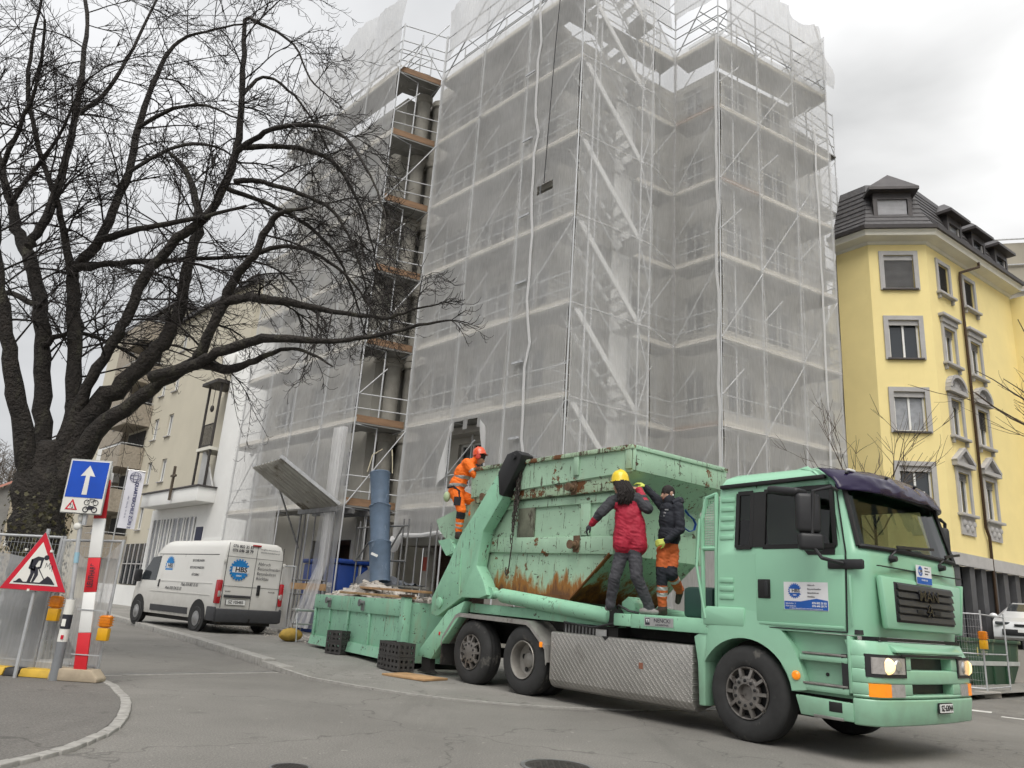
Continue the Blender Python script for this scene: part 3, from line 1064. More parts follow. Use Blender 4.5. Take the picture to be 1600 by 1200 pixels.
wall_holes(wm, Y(c12), d1, n1o, 1.35, 4.2, EAVE + .3, [], .2)
bk = Y(q0) + Vector((3, 8, 0))
wm.quad(Y(q0) + V(0, 0, 4.2), Y(q0) + V(0, 0, EAVE), bk + V(0, 0, EAVE), bk + V(0, 0, 4.2))
# the wing that steps forward at the far end
wing_n = n3o
e4 = e3 + n3o * 1.1
wm.quad(Y(e3) + V(0, 0, 4.2), Y(e4) + V(0, 0, 4.2), Y(e4) + V(0, 0, EAVE - .15), Y(e3) + V(0, 0, EAVE - .15))
e5 = e4 + d3 * 9
wm.quad(Y(e4) + V(0, 0, 0), Y(e5) + V(0, 0, 0), Y(e5) + V(0, 0, EAVE - .15), Y(e4) + V(0, 0, EAVE - .15))
wm.build('wall', MT['yellow'], yh)
P2 = lambda u, z, d=0: Y(c12) + d2_ * u + n2o * d + V(0, 0, z)
P3 = lambda u, z, d=0: Y(c23) + d3 * u + n3o * d + V(0, 0, z)
def surround(Pf, u0_, u1_, z0, z1, w=.17, dp=.06):
    s_ = MB()
    up3 = Vector((0, 0, 1))
    for u in (u0_ - w / 2, u1_ + w / 2):
        s_.beam(Pf(u, z0 - .05, dp / 2), Pf(u, z1 + w, dp / 2), dp, w, up=(Pf(1, 0) - Pf(0, 0)))
    s_.beam(Pf(u0_, z1 + w / 2, dp / 2), Pf(u1_, z1 + w / 2, dp / 2), dp - .004, w)
    return s_.build('window_surround', MT['stone'], yh)
for k, (z0, z1) in enumerate(r2):
    h = h2[k]
    gm = MT['curtain'] if k == 2 else MT['glass']
    w_ = window(yh, Y(c12), d2_, n2o, h[0], h[1], h[2], h[3], .14, MT['white'], gm, 1)
    surround(P2, h[0], h[1], h[2], h[3])
    MB().beam(P2(h[0] - .1, h[2] - .03, .05), P2(h[1] + .1, h[2] - .03, .05), .12, .06).build('sill', MT['zinc'], w_)
    if k == 0:
        s_ = MB()
        n_ = 26
        for i in range(n_):
            z = h[2] + (i + .5) * (h[3] - h[2] - .16) / n_
            s_.box(P2((h[0] + h[1]) / 2, z, -.07), (h[1] - h[0] - .03, .05, .012), Matrix.Rotation(math.atan2(d2_.y, d2_.x), 3, 'Z') @ Matrix.Rotation(R(-35), 3, 'X'))
        s_.build('slat_blind', MT['blind'], w_)
    MB().beam(P2(h[0], h[3] - .1, -.05), P2(h[1], h[3] - .1, -.05), .06, .2).build('blind_box', MT['stone'], w_)
random.seed(5)
for ci, cu_ in enumerate(cols3):
    for k, (z0, z1) in enumerate(r3):
        ua, ub = cu_, cu_ + .86
        w_ = window(yh, Y(c23), d3, n3o, ua, ub, z0, z1, .14, MT['white'] if k else MT['stone'], MT['glass'], 1, bar=.055)
        surround(P3, ua, ub, z0, z1, .16)
        # sill with two consoles
        s_ = MB()
        s_.beam(P3(ua - .24, z0 - .07, .09), P3(ub + .24, z0 - .07, .09), .2, .1)
        if k != 3:
            for u in (ua - .1, ub + .1):
                s_.beam(P3(u, z0 - .3, .05), P3(u, z0 - .12, .05), .1, .12, up=n3o)
        s_.build('sill', MT['stone'], w_, bev=.012)
        bh = (1.0, .32, .3, .3)[k] if not (ci and k == 2) else .75
        if k == 0:
            bh = z1 - z0 - .05
        s_ = MB()
        nn = max(3, int(bh / .055))
        for i in range(nn):
            s_.box(P3((ua + ub) / 2, z1 - (i + .5) * bh / nn, -.07), (ub - ua - .02, .04, .014), Matrix.Rotation(R(35.5), 3, 'Z') @ Matrix.Rotation(R(-35), 3, 'X'))
        s_.build('slat_blind', MT['blind_d'] if k == 0 or (ci and k == 2) else MT['blind'], w_)
        zt = z1 + .16
        if k == 1:
            s_ = MB()
            s_.beam(P3(ua - .2, zt + .1, .06), P3(ub + .2, zt + .1, .06), .12, .2)
            s_.beam(P3(ua - .3, zt + .27, .11), P3(ub + .3, zt + .27, .11), .24, .12)
            s_.build('hood_moulding', MT['stone'], yh, bev=.015)
        if k == 2:
            s_ = MB()
            s_.beam(P3(ua - .28, zt + .12, .1), P3(ub + .28, zt + .12, .1), .2, .14)
            um = (ua + ub) / 2
            n_ = 12
            pts = [(um + .62 * math.cos(math.pi * i / n_), zt + .2 + .52 * math.sin(math.pi * i / n_)) for i in range(n_ + 1)]
            for p, q in zip(pts, pts[1:]):
                s_.beam(P3(*p, .11), P3(*q, .11), .22, .12)
            s_.prism([(p[0] - um, p[1] - zt) for p in pts], 0.0, .06, P3(um, zt, 0), d3, (0, 0, 1), n3o)
            for i in range(1, 8):
                t = math.pi * i / 8
                s_.beam(P3(um, zt + .2, .08), P3(um + .42 * math.cos(t), zt + .2 + .38 * math.sin(t), .08), .05, .04)
            s_.build('arched_pediment', MT['stone'], yh)
        if k == 3:
            s_ = MB()
            um = (ua + ub) / 2
            s_.beam(P3(ua - .3, zt + .1, .1), P3(ub + .3, zt + .1, .1), .2, .14)
            for sg in (-1, 1):
                s_.beam(P3(um + sg * .74, zt + .19, .105), P3(um, zt + .72, .105), .21, .12)
            s_.prism([(-.62, .15), (.62, .15), (0, .62)], 0, .05, P3(um, zt, 0), d3, (0, 0, 1), n3o)
            s_.build('gable_pediment', MT['stone'], yh)
            s_ = MB()
            s_.prism([(ua - .1, z0 - .78), (ub + .1, z0 - .78), (ub + .1, z0 - .12), (ua - .1, z0 - .12)], .0, .06, P3(0, 0, 0), d3, (0, 0, 1), n3o)
            for i in range(5):
                s_.ell(P3(ua + .05 + i * .19, z0 - .45 + .09 * (-1) ** i, .07), (.1, .05, .12), 10, 6)
            s_.build('carved_panel', MT['stone'], yh, smooth=True)
# downpipe
dp_ = MB()
dp_.path([P3(3.4, 16.25, .5), P3(3.4, 16.05, .5), P3(2.5, 15.62, .12), P3(2.5, 15.4, .1), P3(2.5, 5.35, .1), P3(2.72, 5.0, .1), P3(2.72, 0.1, .1)], .055, 8)
dp_.build('downpipe', mat('brown copper', (.06, .035, .02), .5, .4), yh, smooth=True)
# cornice, gutter, mansard roof
def offset_poly(d):
    a0 = q0 + n1o * d
    b_ = isect(n1o, n1o.dot(c12) + d, n2o, n2o.dot(c12) + d)
    c_ = isect(n2o, n2o.dot(c12) + d, n3o, n3o.dot(c23) + d)
    return [Y(a0), Y(b_), Y(c_), Y(e3 + n3o * d)]
def band(prof, name, m_):
    s_ = MB()
    rings = [[p + V(0, 0, z) for p in offset_poly(d)] for d, z in prof]
    for r_a, r_b in zip(rings, rings[1:]):
        for i in range(3):
            s_.quad(r_a[i], r_a[i + 1], r_b[i + 1], r_b[i])
    return s_.build(name, m_, yh)
band([(0.0, EAVE - .1), (.06, EAVE - .08), (.10, EAVE), (.5, EAVE + .08), (.52, EAVE + .2), (.58, EAVE + .3)], 'cornice', MT['cornice'])
band([(.56, EAVE + .31), (.66, EAVE + .31), (.68, EAVE + .46), (.5, EAVE + .47)], 'gutter', MT['zinc'])
band([(.5, EAVE + .46), (.0, EAVE + 1.3), (-.55, EAVE + 2.9), (-2.2, EAVE + 3.6), (-4.5, EAVE + 4.0)], 'mansard_roof', MT['slate'])
# rows of slates standing proud on the mansard
sl_ = MB()
for row in range(9):
    t = row / 9
    d_, z_ = .42 - .5 * t * 1.0, EAVE + .55 + t * 2.2
    d_ = .5 - (z_ - EAVE - .46) / .84 * .5 if z_ < EAVE + 1.3 else -(z_ - EAVE - 1.3) / 1.6 * .55
    ring = offset_poly(d_ + .015)
    for p, q in zip(ring, ring[1:]):
        sl_.beam(p + V(0, 0, z_), q + V(0, 0, z_), .02, .03)
sl_.build('slate_courses', MT['zinc'], yh)
def dormer(Pf, u, w, zs, zw, zap, dep, blind, fm):
    """Pf(u,z,out): wall frame; front face stands a little behind the wall line"""
    s_ = MB()
    U = Pf(1, 0) - Pf(0, 0)
    F = .02
    for ua, ub in ((u - w / 2, u - w / 2 + .16), (u + w / 2 - .16, u + w / 2)):
        s_.prism([(ua, zs), (ub, zs), (ub, zw + .45), (ua, zw + .45)], F - dep, F, Pf(0, 0), U, (0, 0, 1), Pf(0, 0, 1) - Pf(0, 0))
    s_.prism([(u - w / 2, zw), (u + w / 2, zw), (u + w / 2, zw + .45), (u - w / 2, zw + .45)], F - dep, F - .003, Pf(0, 0), U, (0, 0, 1), Pf(0, 0, 1) - Pf(0, 0))
    s_.prism([(u - w / 2, zs - .25), (u + w / 2, zs - .25), (u + w / 2, zs), (u - w / 2, zs)], F - dep, F - .004, Pf(0, 0), U, (0, 0, 1), Pf(0, 0, 1) - Pf(0, 0))
    do = s_.build('dormer', MT['zinc'], yh)
    # hipped little roof
    ze = zw + .42
    e = .22
    vs = [Pf(u - w / 2 - e, ze, F + .3), Pf(u + w / 2 + e, ze, F + .3), Pf(u + w / 2 + e, ze, F - dep), Pf(u - w / 2 - e, ze, F - dep), Pf(u, zap, F - .32), Pf(u, zap, F - dep)]
    vs += [v_ - V(0, 0, .12) for v_ in vs[:4]]
    r_ = MB().add(vs, [(0, 1, 4), (1, 2, 5, 4), (3, 0, 4, 5), (0, 6, 7, 1), (1, 7, 8, 2), (3, 9, 6, 0), (9, 8, 7, 6), (2, 3, 5)])
    r_.build('dormer_roof', MT['zinc'], do)
    wv = MB()
    wv.prism([(u - w / 2 + .16, zs), (u + w / 2 - .16, zs), (u + w / 2 - .16, zw), (u - w / 2 + .16, zw)], F - .16, F - .12, Pf(0, 0), U, (0, 0, 1), Pf(0, 0, 1) - Pf(0, 0))
    wv.build('dormer_window', fm, do)
    if blind:
        bl_ = MB()
        for i in range(20):
            z = zs + (i + .5) * (zw - zs) / 20
            bl_.beam(Pf(u - w / 2 + .18, z, F - .08), Pf(u + w / 2 - .18, z, F - .08), .02, (zw - zs) / 20 * .86)
        bl_.build('roller_blind', mat('pale blind', (.42, .42, .44), .6), do)
    else:
        f_ = MB()
        for uu in (u - w / 2 + .2, u + w / 2 - .2):
            f_.beam(Pf(uu, zs, F - .08), Pf(uu, zw, F - .08), .06, .08, up=U)
        f_.build('dormer_frame', MT['stone'], do)
P2b = lambda u, z, d=0: P2(u, z, d + .1)
dormer(P2b, 1.0, 1.45, 16.8, 18.0, 19.3, 1.9, True, MT['glass'])
for i, u in enumerate((2.6, 4.75, 6.95)):
    dormer(lambda u_, z, d=0: P3(u_, z, d + .05), u, 1.25, 16.85, 17.8, 18.95, 1.9, False, MT['curtain'] if i == 0 else MT['glass'])
# ground floor: grey fascia band, dark piers and glazing
band([(.0, 3.8), (.14, 3.8), (.14, 4.22), (.0, 4.24)], 'fascia', MT['stone'])
gfm = MB()
for P_, L_, off_ in ((P2, L2, 0), (P3, 7.5, 0)):
    pass
rr_ = offset_poly(-.25)
for i in range(3):
    gfm.quad(rr_[i], rr_[i + 1], rr_[i + 1] + V(0, 0, 3.82), rr_[i] + V(0, 0, 3.82))
gfm.build('shop_window', MT['glass'], yh)
pier = MB()
for u in (.0, 1.55, 2.05):
    pier.beam(P2(u, 0, -.1), P2(u, 3.8, -.1), .26, .34, up=d2_)
for u in (.1, 1.2, 2.1, 2.95, 3.9, 4.9, 6.0, 7.3):
    pier.beam(P3(u, 0, -.1), P3(u, 3.8, -.1), .26, .38, up=d3)
pier.build('pier', MT['plinth'], yh)
bar_ = MB()
for u in (.62, 1.65, 2.5, 3.4, 4.4):
    bar_.beam(P3(u, 0, -.16), P3(u, 3.8, -.16), .05, .06, up=d3)
bar_.beam(P3(0, 1.1, -.18), P3(5, 1.1, -.18), .05, .08)
bar_.build('glazing_bar', MT['alu'], yh)
MB().beam(P2(1.72, 2.2, .05), P2(1.72, 3.3, .05), .012, .3, up=d2_).build('poster', mat('orange grey poster', (.42, .30, .24), .6, 0, .5, 2), yh)

# far scaffolded block at the right edge, wrapped in tan netting
fb = thing('distant_building', 'far building wrapped in tan netting behind the yellow house', 'building', (44, 60, 0))
mt_tan = mat('tan net', (.36, .33, .27), .9, 0, .2, .3, .6, 1.5)
f_ = MB()
f_.prism([(-14, 0), (14, -8), (18, 10), (-8, 16)], 0, 33)
f_.build('wrapped_wall', mt_tan, fb)
f_ = MB()
for k in range(12):
    z = 8 + k * 2.3
    f_.beam((-14.1, -.1, z), (14, -8.15, z), .12, .08)
    f_.beam((-14.1 - .05, -.15, z), (-8.2, 16, z), .12, .08)
for i in range(8):
    x = -14 + i * 4
    f_.tube((x, -8 * (x + 14) / 28 - .12, 0), (x, -8 * (x + 14) / 28 - .12, 33), .06, 6)
f_.build('scaffold_tubes', MT['steel'], fb)

# ---------------------------------------------------------------- right-hand street furniture
# raised forecourt the car stands on
fc = MB()
fx = [(15.6, 26.8), (20.0, 24.6), (40, 36), (32, 46), (22.5, 33)]
fc.prism(fx, 0.05, 1.12)
struct(fc.build('raised_forecourt', MT['concrete']))
# ---------------------------------------------------------------- left side of the street, beyond the scaffold
MT['cream'] = mat('cream grey render', (0.56, 0.52, 0.42), 0.9, 0, 0.06, 0.5, 0.15, 40, (0.57, 0.53, 0.42), 0.4, .6, .3, dw=.3)
MT['wht'] = mat('white render', (0.80, 0.80, 0.78), 0.85, 0, 0.04, 1, .1, 40)
MT['balc'] = mat('brown pebbledash concrete', (0.33, 0.29, 0.235), 0.95, 0, 0.25, 8, 0.5, 60)
oA = C1 - nA * nA.dot(C1) + nA * 0
def PA(t, off, z=0.0):
    """point at t metres along the left street, off metres in from its reference line"""
    return C1 + a * t + nA * (off - nA.dot(C1)) + V(0, 0, z)
ww = thing('white_annex', 'white rendered end wall rising beside the left wing scaffold', 'building', tuple(PA(17.6, 14.35)))
ob = MB()
o_ = ww.location
ob.prism([(0, 0), (4.3, 0), (4.3, 6), (0, 6)], 0, 12.6, PA(17.6, 14.35) - o_, a, nA, (0, 0, 1))
ob.build('wall', MT['wht'], ww, bev=.02)
ob = MB()
for k in range(14):
    ob.beam(PA(17.7, 14.34, .5 + k * .22) - o_, PA(21.8, 14.34, .5 + k * .22) - o_, .03, .19)
ob.build('rusticated_base', MT['wht'], ww)
ob = MB()
ob.b2(-.2, .35, -.4, .4, -.5, .15)
g_ = ob.build('gutter_box', MT['wht'], ww, bev=.02)
g_.location = PA(22.0, 14.2, 12.2) - o_
for k in range(5):
    x = MB().beam(PA(17.9, 14.3, 3 + k * 2) - o_, PA(18.2, 14.3, 3 + k * 2) - o_, .06, .05).build('bracket', MT['steel_dark'], ww)
# cream hall with white canopy
ch = thing('cream_hall', 'cream rendered hall with small windows and white entrance canopy', 'building', tuple(PA(22, 15)))
o_ = ch.location
Ua, Na = a, -nA
wm = MB()
hs = [(31.1, 10.1, .75, 1.3), (30.8, 7.45, .75, 1.3), (33.1, 7.45, .75, 1.3), (32.95, 4.85, .75, 1.3), (30.6, 4.85, .75, 1.3), (33.4, 10.1, .75, 1.3), (31.3, 12.8, .75, 1.3), (33.4, 12.8, .75, 1.3), (31.3, 15.2, .75, 1.2)]
holes = [(t - 22 - w / 2, t - 22 + w / 2, z - h / 2, z + h / 2) for t, z, w, h in hs]
wall_holes(wm, PA(22, 15) - o_, Ua, Na, 12.1, 0, 16.6, holes, .2)
# near end wall and gable
wm.quad(PA(22, 15) - o_, PA(22, 15, 16.6) - o_, PA(22, 20, 19.0) - o_, PA(22, 25, 16.6) - o_, PA(22, 25) - o_)
wm.build('wall', MT['cream'], ch)
for h in holes:
    window(ch, PA(22, 15) - o_, Ua, Na, h[0], h[1], h[2], h[3], .12, MT['wht'], MT['glass'], 1, bar=.06, sill=MT['stone'])
rf = MB()
rf.add([PA(21.8, 14.7, 16.5) - o_, PA(34.3, 14.7, 16.5) - o_, PA(34.3, 20, 19.3) - o_, PA(21.8, 20, 19.3) - o_, PA(21.8, 25, 16.5) - o_, PA(34.3, 25, 16.5) - o_,
        PA(21.8, 14.7, 16.7) - o_, PA(34.3, 14.7, 16.7) - o_, PA(34.3, 20, 19.5) - o_, PA(21.8, 20, 19.5) - o_], [(0, 1, 2, 3), (3, 2, 5, 4), (6, 7, 8, 9), (0, 6, 7, 1), (0, 3, 9, 6)])
rf.build('roof', MT['slate'], ch)
cn = MB()
cn.prism([(21.3, 13.5), (28.6, 13.5), (28.6, 15.0), (21.3, 15.0)], 5.05, 5.72, C1 - nA * nA.dot(C1) - o_, a, nA, (0, 0, 1))
co_ = cn.build('canopy', MT['wht'], ch, bev=.03)
MB().prism([(21.2, 13.42), (28.7, 13.42), (28.7, 15.0), (21.2, 15.0)], 5.725, 5.78, C1 - nA * nA.dot(C1) - o_, a, nA, (0, 0, 1)).build('canopy_edge', MT['zinc'], co_)
en = MB()
en.prism([(22.0, 14.4), (29.3, 14.4), (29.3, 14.99), (22.0, 14.99)], 0.1, 5.04, C1 - nA * nA.dot(C1) - o_, a, nA, (0, 0, 1))
en.build('entrance_wall', MT['wht'], ch)
for t0, t1 in ((23.2, 24.2), (24.5, 25.9), (26.3, 27.2), (27.5, 28.6)):
    s_ = MB()
    s_.prism([(t0, 14.36), (t1, 14.36), (t1, 14.395), (t0, 14.395)], 1.9, 4.5, C1 - nA * nA.dot(C1) - o_, a, nA, (0, 0, 1))
    e_ = s_.build('entrance_window', MT['curtain'], ch)
    s_ = MB()
    for t in (t0, (t0 + t1) / 2, t1):
        s_.beam(PA(t, 14.33, 1.9) - o_, PA(t, 14.33, 4.5) - o_, .05, .08, up=a)
    s_.build('frame', MT['wht'], e_)
MB().prism([(22.15, 14.36), (22.9, 14.36), (22.9, 14.395), (22.15, 14.395)], .2, 4.0, C1 - nA * nA.dot(C1) - o_, a, nA, (0, 0, 1)).build('door', mat('dark blue door', (.02, .025, .06), .5), ch)
# dark strip of low windows at street level
lw = MB()
lw.prism([(29.4, 14.9), (34.0, 14.9), (34.0, 14.98), (29.4, 14.98)], 1.2, 3.4, C1 - nA * nA.dot(C1) - o_, a, nA, (0, 0, 1))
l_ = lw.build('basement_window', MT['glass'], ch)
s_ = MB()
for i in range(7):
    t = 29.4 + i * .766
    s_.beam(PA(t, 14.86, 1.2) - o_, PA(t, 14.86, 3.4) - o_, .05, .06, up=a)
s_.beam(PA(29.4, 14.87, 2.3) - o_, PA(34, 14.87, 2.3) - o_, .05, .06)
s_.build('glazing_bar', MT['stone'], l_)
lo = MB()
lo.prism([(29.3, 14.3), (36, 14.3), (36, 14.6), (29.3, 14.6)], 0.1, 1.15, C1 - nA * nA.dot(C1) - o_, a, nA, (0, 0, 1))
lo.build('low_wall', MT['wht'], ch)
# cross on the canopy and triangular glass fin
cr = thing('cross', 'dark wooden cross fixed to the edge of the white canopy', 'cross', tuple(PA(24.3, 13.38, 5.2)))
s_ = MB()
s_.beam((0, 0, 0), (0, 0, 1.65), .1, .12, up=a)
s_.beam(tuple(a * -.28 + V(0, 0, 1.18)), tuple(a * .28 + V(0, 0, 1.18)), .1, .1)
s_.build('beams', mat('dark wood', (.09, .07, .05), .8), cr)
fin = MB()
fin.prism([(23.2, 5.78), (21.4, 5.78), (23.2, 8.0)], -.04, .04, C1 - nA * nA.dot(C1) + nA * 14.2, a, (0, 0, 1), nA)
tag(fin.build('skylight_fin', mat('grey sheet', (.45, .45, .44), .4, .2)), 'triangular grey skylight standing on the white canopy roof', 'skylight')
# iron balcony with little roof
ib = thing('iron_balcony', 'dark wrought iron balcony with a small roof beside the white wall', 'balcony', tuple(PA(22.3, 14.2, 5.8)))
o_ = ib.location
s_ = MB()
for t in (22.2, 23.6):
    s_.tube(PA(t, 14.1, 5.8) - o_, PA(t, 14.1, 10.9) - o_, .06, 6)
s_.build('posts', MT['iron'], ib)
s_ = MB()
s_.prism([(22.0, 13.8), (23.9, 13.8), (23.9, 15), (22.0, 15)], 10.9, 11.05, C1 - nA * nA.dot(C1) - o_, a, nA, (0, 0, 1))
s_.build('roof', MT['iron'], ib)
s_ = MB()
s_.prism([(22.1, 14.0), (23.7, 14.0), (23.7, 15), (22.1, 15)], 7.6, 7.75, C1 - nA * nA.dot(C1) - o_, a, nA, (0, 0, 1))
s_.build('floor_plate', MT['cornice'], ib)
s_ = MB()
for i in range(12):
    t = 22.2 + i * .127
    s_.tube(PA(t, 14.08, 7.8) - o_, PA(t, 14.08, 8.9) - o_, .02, 5)
for z in (7.85, 8.9):
    s_.tube(PA(22.2, 14.08, z) - o_, PA(23.6, 14.08, z) - o_, .03, 5)
s_.build('railing', MT['iron'], ib)
s_ = MB()
s_.ell(PA(22.9, 14.1, 9.7) - o_, (.1, .1, .18), 8, 6)
s_.tube(PA(22.9, 14.1, 9.8) - o_, PA(22.9, 14.1, 10.9) - o_, .015, 4)
s_.build('lantern', MT['iron'], ib)
# apartment block with concrete balconies
ab = thing('apartment_block', 'beige apartment block with brown concrete balconies beyond the hall', 'building', tuple(PA(34.2, 15)))
o_ = ab.location
ref = C1 - nA * nA.dot(C1) - o_
s_ = MB()
s_.prism([(34.15, 15.02), (47, 15.02), (47, 26), (34.15, 26)], 0, 18.2, ref, a, nA, (0, 0, 1))
s_.build('wall', MT['cream'], ab)
for k in range(6):
    zb = 2.9 + 2.62 * k
    s_ = MB()
    s_.prism([(34.6, 13.65), (38.2, 13.65), (38.2, 13.78), (34.6, 13.78)], zb - .35, zb + .95, ref, a, nA, (0, 0, 1))
    s_.prism([(34.6, 13.785), (34.73, 13.785), (34.73, 15), (34.6, 15)], zb - .35, zb + .95, ref, a, nA, (0, 0, 1))
    s_.prism([(34.735, 13.79), (38.2, 13.79), (38.2, 15), (34.735, 15)], zb - .34, zb - .16, ref, a, nA, (0, 0, 1))
    bo_ = s_.build('balcony', MT['balc'], ab)
    MB().prism([(35.0, 14.95), (38.0, 14.95), (38.0, 15.0), (35.0, 15.0)], zb - .1, zb + 2.1, ref, a, nA, (0, 0, 1)).build('balcony_door', MT['dark'], ab)
    s_ = MB()
    s_.tube(PA(34.62, 13.7, zb + 1.08) - o_, PA(38.2, 13.7, zb + 1.08) - o_, .025, 5)
    s_.tube(PA(34.65, 13.7, zb + 1.08) - o_, PA(34.65, 15, zb + 1.08) - o_, .025, 5)
    s_.build('handrail', MT['steel'], bo_)
    s_ = MB()
    for t in (38.6, 39.3, 40.0):
        s_.prism([(t, 14.6), (t + .5, 14.6), (t + .5, 14.64), (t, 14.64)], zb, zb + 1.5, ref, a, nA, (0, 0, 1))
    s_.build('window', MT['curtain'], ab)
    s_ = MB()
    s_.prism([(38.3, 14.65), (43, 14.65), (43, 15.0), (38.3, 15.0)], zb - .9, zb + 1.65, ref, a, nA, (0, 0, 1))
    s_.build('bay_wall', MT['wht'] if k == 2 else MT['balc'], ab)
MB().prism([(34.0, 14.8), (47, 14.8), (47, 26), (34.0, 26)], 18.3, 18.55, ref, a, nA, (0, 0, 1)).build('roof', MT['zinc'], ab)
# further houses down the street
def house(t, off, w, dpt, h, rh, wallm, roofm, label, nw, ns):
    ho = thing('house', label, 'building', tuple(PA(t, off)), group='far houses down the street')
    o_ = ho.location
    wm_ = MB()
    hol = []
    for k in range(ns):
        for i in range(nw):
            u = w * (i + .5) / nw
            z = 1.2 + k * (h - .6) / ns
            hol.append((u - .5, u + .5, z, z + 1.5))
    wall_holes(wm_, V(0, 0, 0), a, -nA, w, 0, h, hol, .15)
    wm_.quad(V(0, 0, 0), V(0, 0, h), nA * (dpt / 2) + V(0, 0, h + rh), nA * dpt + V(0, 0, h), nA * dpt)
    wm_.build('wall', wallm, ho)
    for q in hol:
        window(ho, V(0, 0, 0), a, -nA, q[0], q[1], q[2], q[3], .1, MT['wht'], MT['glass'], 1)
    r_ = MB()
    e = .5
    r_.add([-a * .4 - nA * e + V(0, 0, h - .1), a * (w + .4) - nA * e + V(0, 0, h - .1), a * (w + .4) + nA * (dpt / 2) + V(0, 0, h + rh), -a * .4 + nA * (dpt / 2) + V(0, 0, h + rh), -a * .4 + nA * dpt + V(0, 0, h), a * (w + .4) + nA * dpt + V(0, 0, h)],
           [(0, 1, 2, 3), (3, 2, 5, 4)])
    r_.build('roof', roofm, ho)
MT['tile'] = mat('red clay tile', (.28, .10, .06), .8, 0, .25, 3, .3, 10)
house(50, 14.0, 13, 11, 11.5, 4, mat('ochre render', (.42, .36, .26), .9), MT['slate'], 'ochre house with dark roof past the apartment block', 4, 3)
house(66, 13.0, 15, 12, 8, 4, mat('grey render', (.34, .33, .31), .9), MT['tile'], 'low grey house with red tiled roof far down the street', 5, 2)
house(92, 2.0, 14, 12, 9, 4, mat('pinkish render', (.42, .31, .24), .9), MT['tile'], 'pinkish house with red tiled roof at the end of the street', 4, 3)
# a yellow house across the right-hand street, outside the frame, that the windscreen mirrors
yo = thing('house', 'yellow house across the right-hand street mirrored in the windscreen', 'building', (26, 6, 0))
s_ = MB()
s_.prism([(0, 0), (9, 16), (18, 11), (9, -5)], 0, 15)
s_.build('wall', MT['yellow'], yo)
for k in range(4):
    for i in range(5):
        t = (i + .5) / 5
        MB().box((9 * t - .03, 16 * t + .02, 3.2 + k * 3), (.06, 1.2, 1.6), Matrix.Rotation(R(-29.4), 3, 'Z')).build('window', MT['glass'], yo)
# church hall canopy flag
fl = thing('banner_flag', 'tall white banner flag on a leaning pole before the hall', 'flag', tuple(PA(33.2, 12.2)))
o_ = fl.location
MT['flagc'] = mat('white flag cloth', (.72, .72, .78), .8, 0, .05, 2)
MT['navy'] = mat('navy print', (.03, .035, .13), .7)
fo = PA(27.5, 12.2)
fl.location = fo
s_ = MB()
s_.tube((0, 0, .1), (0, 0, 6.9), .04, 8, .025)
s_.tube((0, 0, 6.75), (.76, .38, 6.75), .02, 6)
s_.build('pole', MT['alu'], fl, smooth=True)
s_ = MB()
U_f = V(.89, .45, 0).normalized()
N_f = V(-.45, .89, 0)
s_.grid(6, 24, lambda u, v: U_f * (u * .8 + .05) + N_f * (.06 * math.sin(v * 5 + u * 2)) + V(0, 0, 3.85 + v * 2.88))
cl = s_.build('cloth', MT['flagc'], fl, smooth=True)
fm_ = lambda u, z: frame(U_f * u - N_f * .075 + V(0, 0, z), V(0, 0, -1), U_f)
text('lettering', 'QUARTIERCHILE ZÜRI 3', .215, MT['navy'], cl, fm_(.56, 5.0), align='CENTER', bold=.006)
text('lettering', 'offen · lebendig · für alle da', .10, MT['navy'], cl, fm_(.30, 4.9), align='CENTER')
rg = MB()
for k in range(3):
    pts = []
    for i in range(25):
        t = 2 * math.pi * i / 24
        r_x = .25 if k == 0 else .25 * (.45 if k == 1 else 1)
        r_z = .25 if k != 2 else .1
        pts.append(U_f * (.44 + r_x * math.cos(t)) - N_f * .08 + V(0, 0, 6.4 + r_z * math.sin(t)))
    rg.path(pts, .012, 5)
rg.build('globe_emblem', MT['navy'], cl)

# wooded hillside far behind the street: an uneven bare wood on a slope
hill = MB()
def hz(x, y):
    return 26 * math.exp(-((x + 150) / 80) ** 2 - ((y - 230) / 120) ** 2) + 1.5 * noise.noise(Vector((x * .03, y * .03, 0)))
hill.grid(40, 40, lambda u, v: V(-330 + 300 * u, 90 + 320 * v, max(-.5, hz(-330 + 300 * u, 90 + 320 * v))))
struct(hill.build('hill', mat('wooded slope', (.10, .085, .06), .95, 0, .4, .08, .6, .5), smooth=True))
random.seed(21)
wd = MB()
for i in range(420):
    x, y = random.uniform(-230, -60), random.uniform(110, 260)
    if x / y > -.42:
        continue
    z = max(0, hz(x, y))
    h = random.uniform(7, 13)
    wd.path([(x, y, z), (x + random.uniform(-.4, .4), y, z + h)], [.22, .04], 4, False)
    for k in range(14):
        t = random.uniform(.3, .95)
        an = random.uniform(0, 6.28)
        l_ = (1.1 - t) * h * .55 + .6
        p = V(x, y, z + h * t)
        q = p + V(math.cos(an) * l_, math.sin(an) * l_, l_ * .6)
        wd.path([p, q], [.07, .02], 3, False)
        for j in range(4):
            an2 = an + random.uniform(-1, 1)
            p2 = p.lerp(q, random.uniform(.4, 1))
            wd.path([p2, p2 + V(math.cos(an2), math.sin(an2), .8) * l_ * .4], [.04, .015], 3, False)
wo = wd.build('woods', mat('bare twigs far', (.085, .07, .055), .95, 0, .3, .1))
wo['kind'] = 'stuff'
wo['label'] = 'bare winter wood covering the far hillside'
# ---------------------------------------------------------------- things on the building site
def zrot(v):
    return math.atan2(v[1], v[0])
dark_m = unit_tube('grey_tube', .026, MT['steel_dark'], 8)
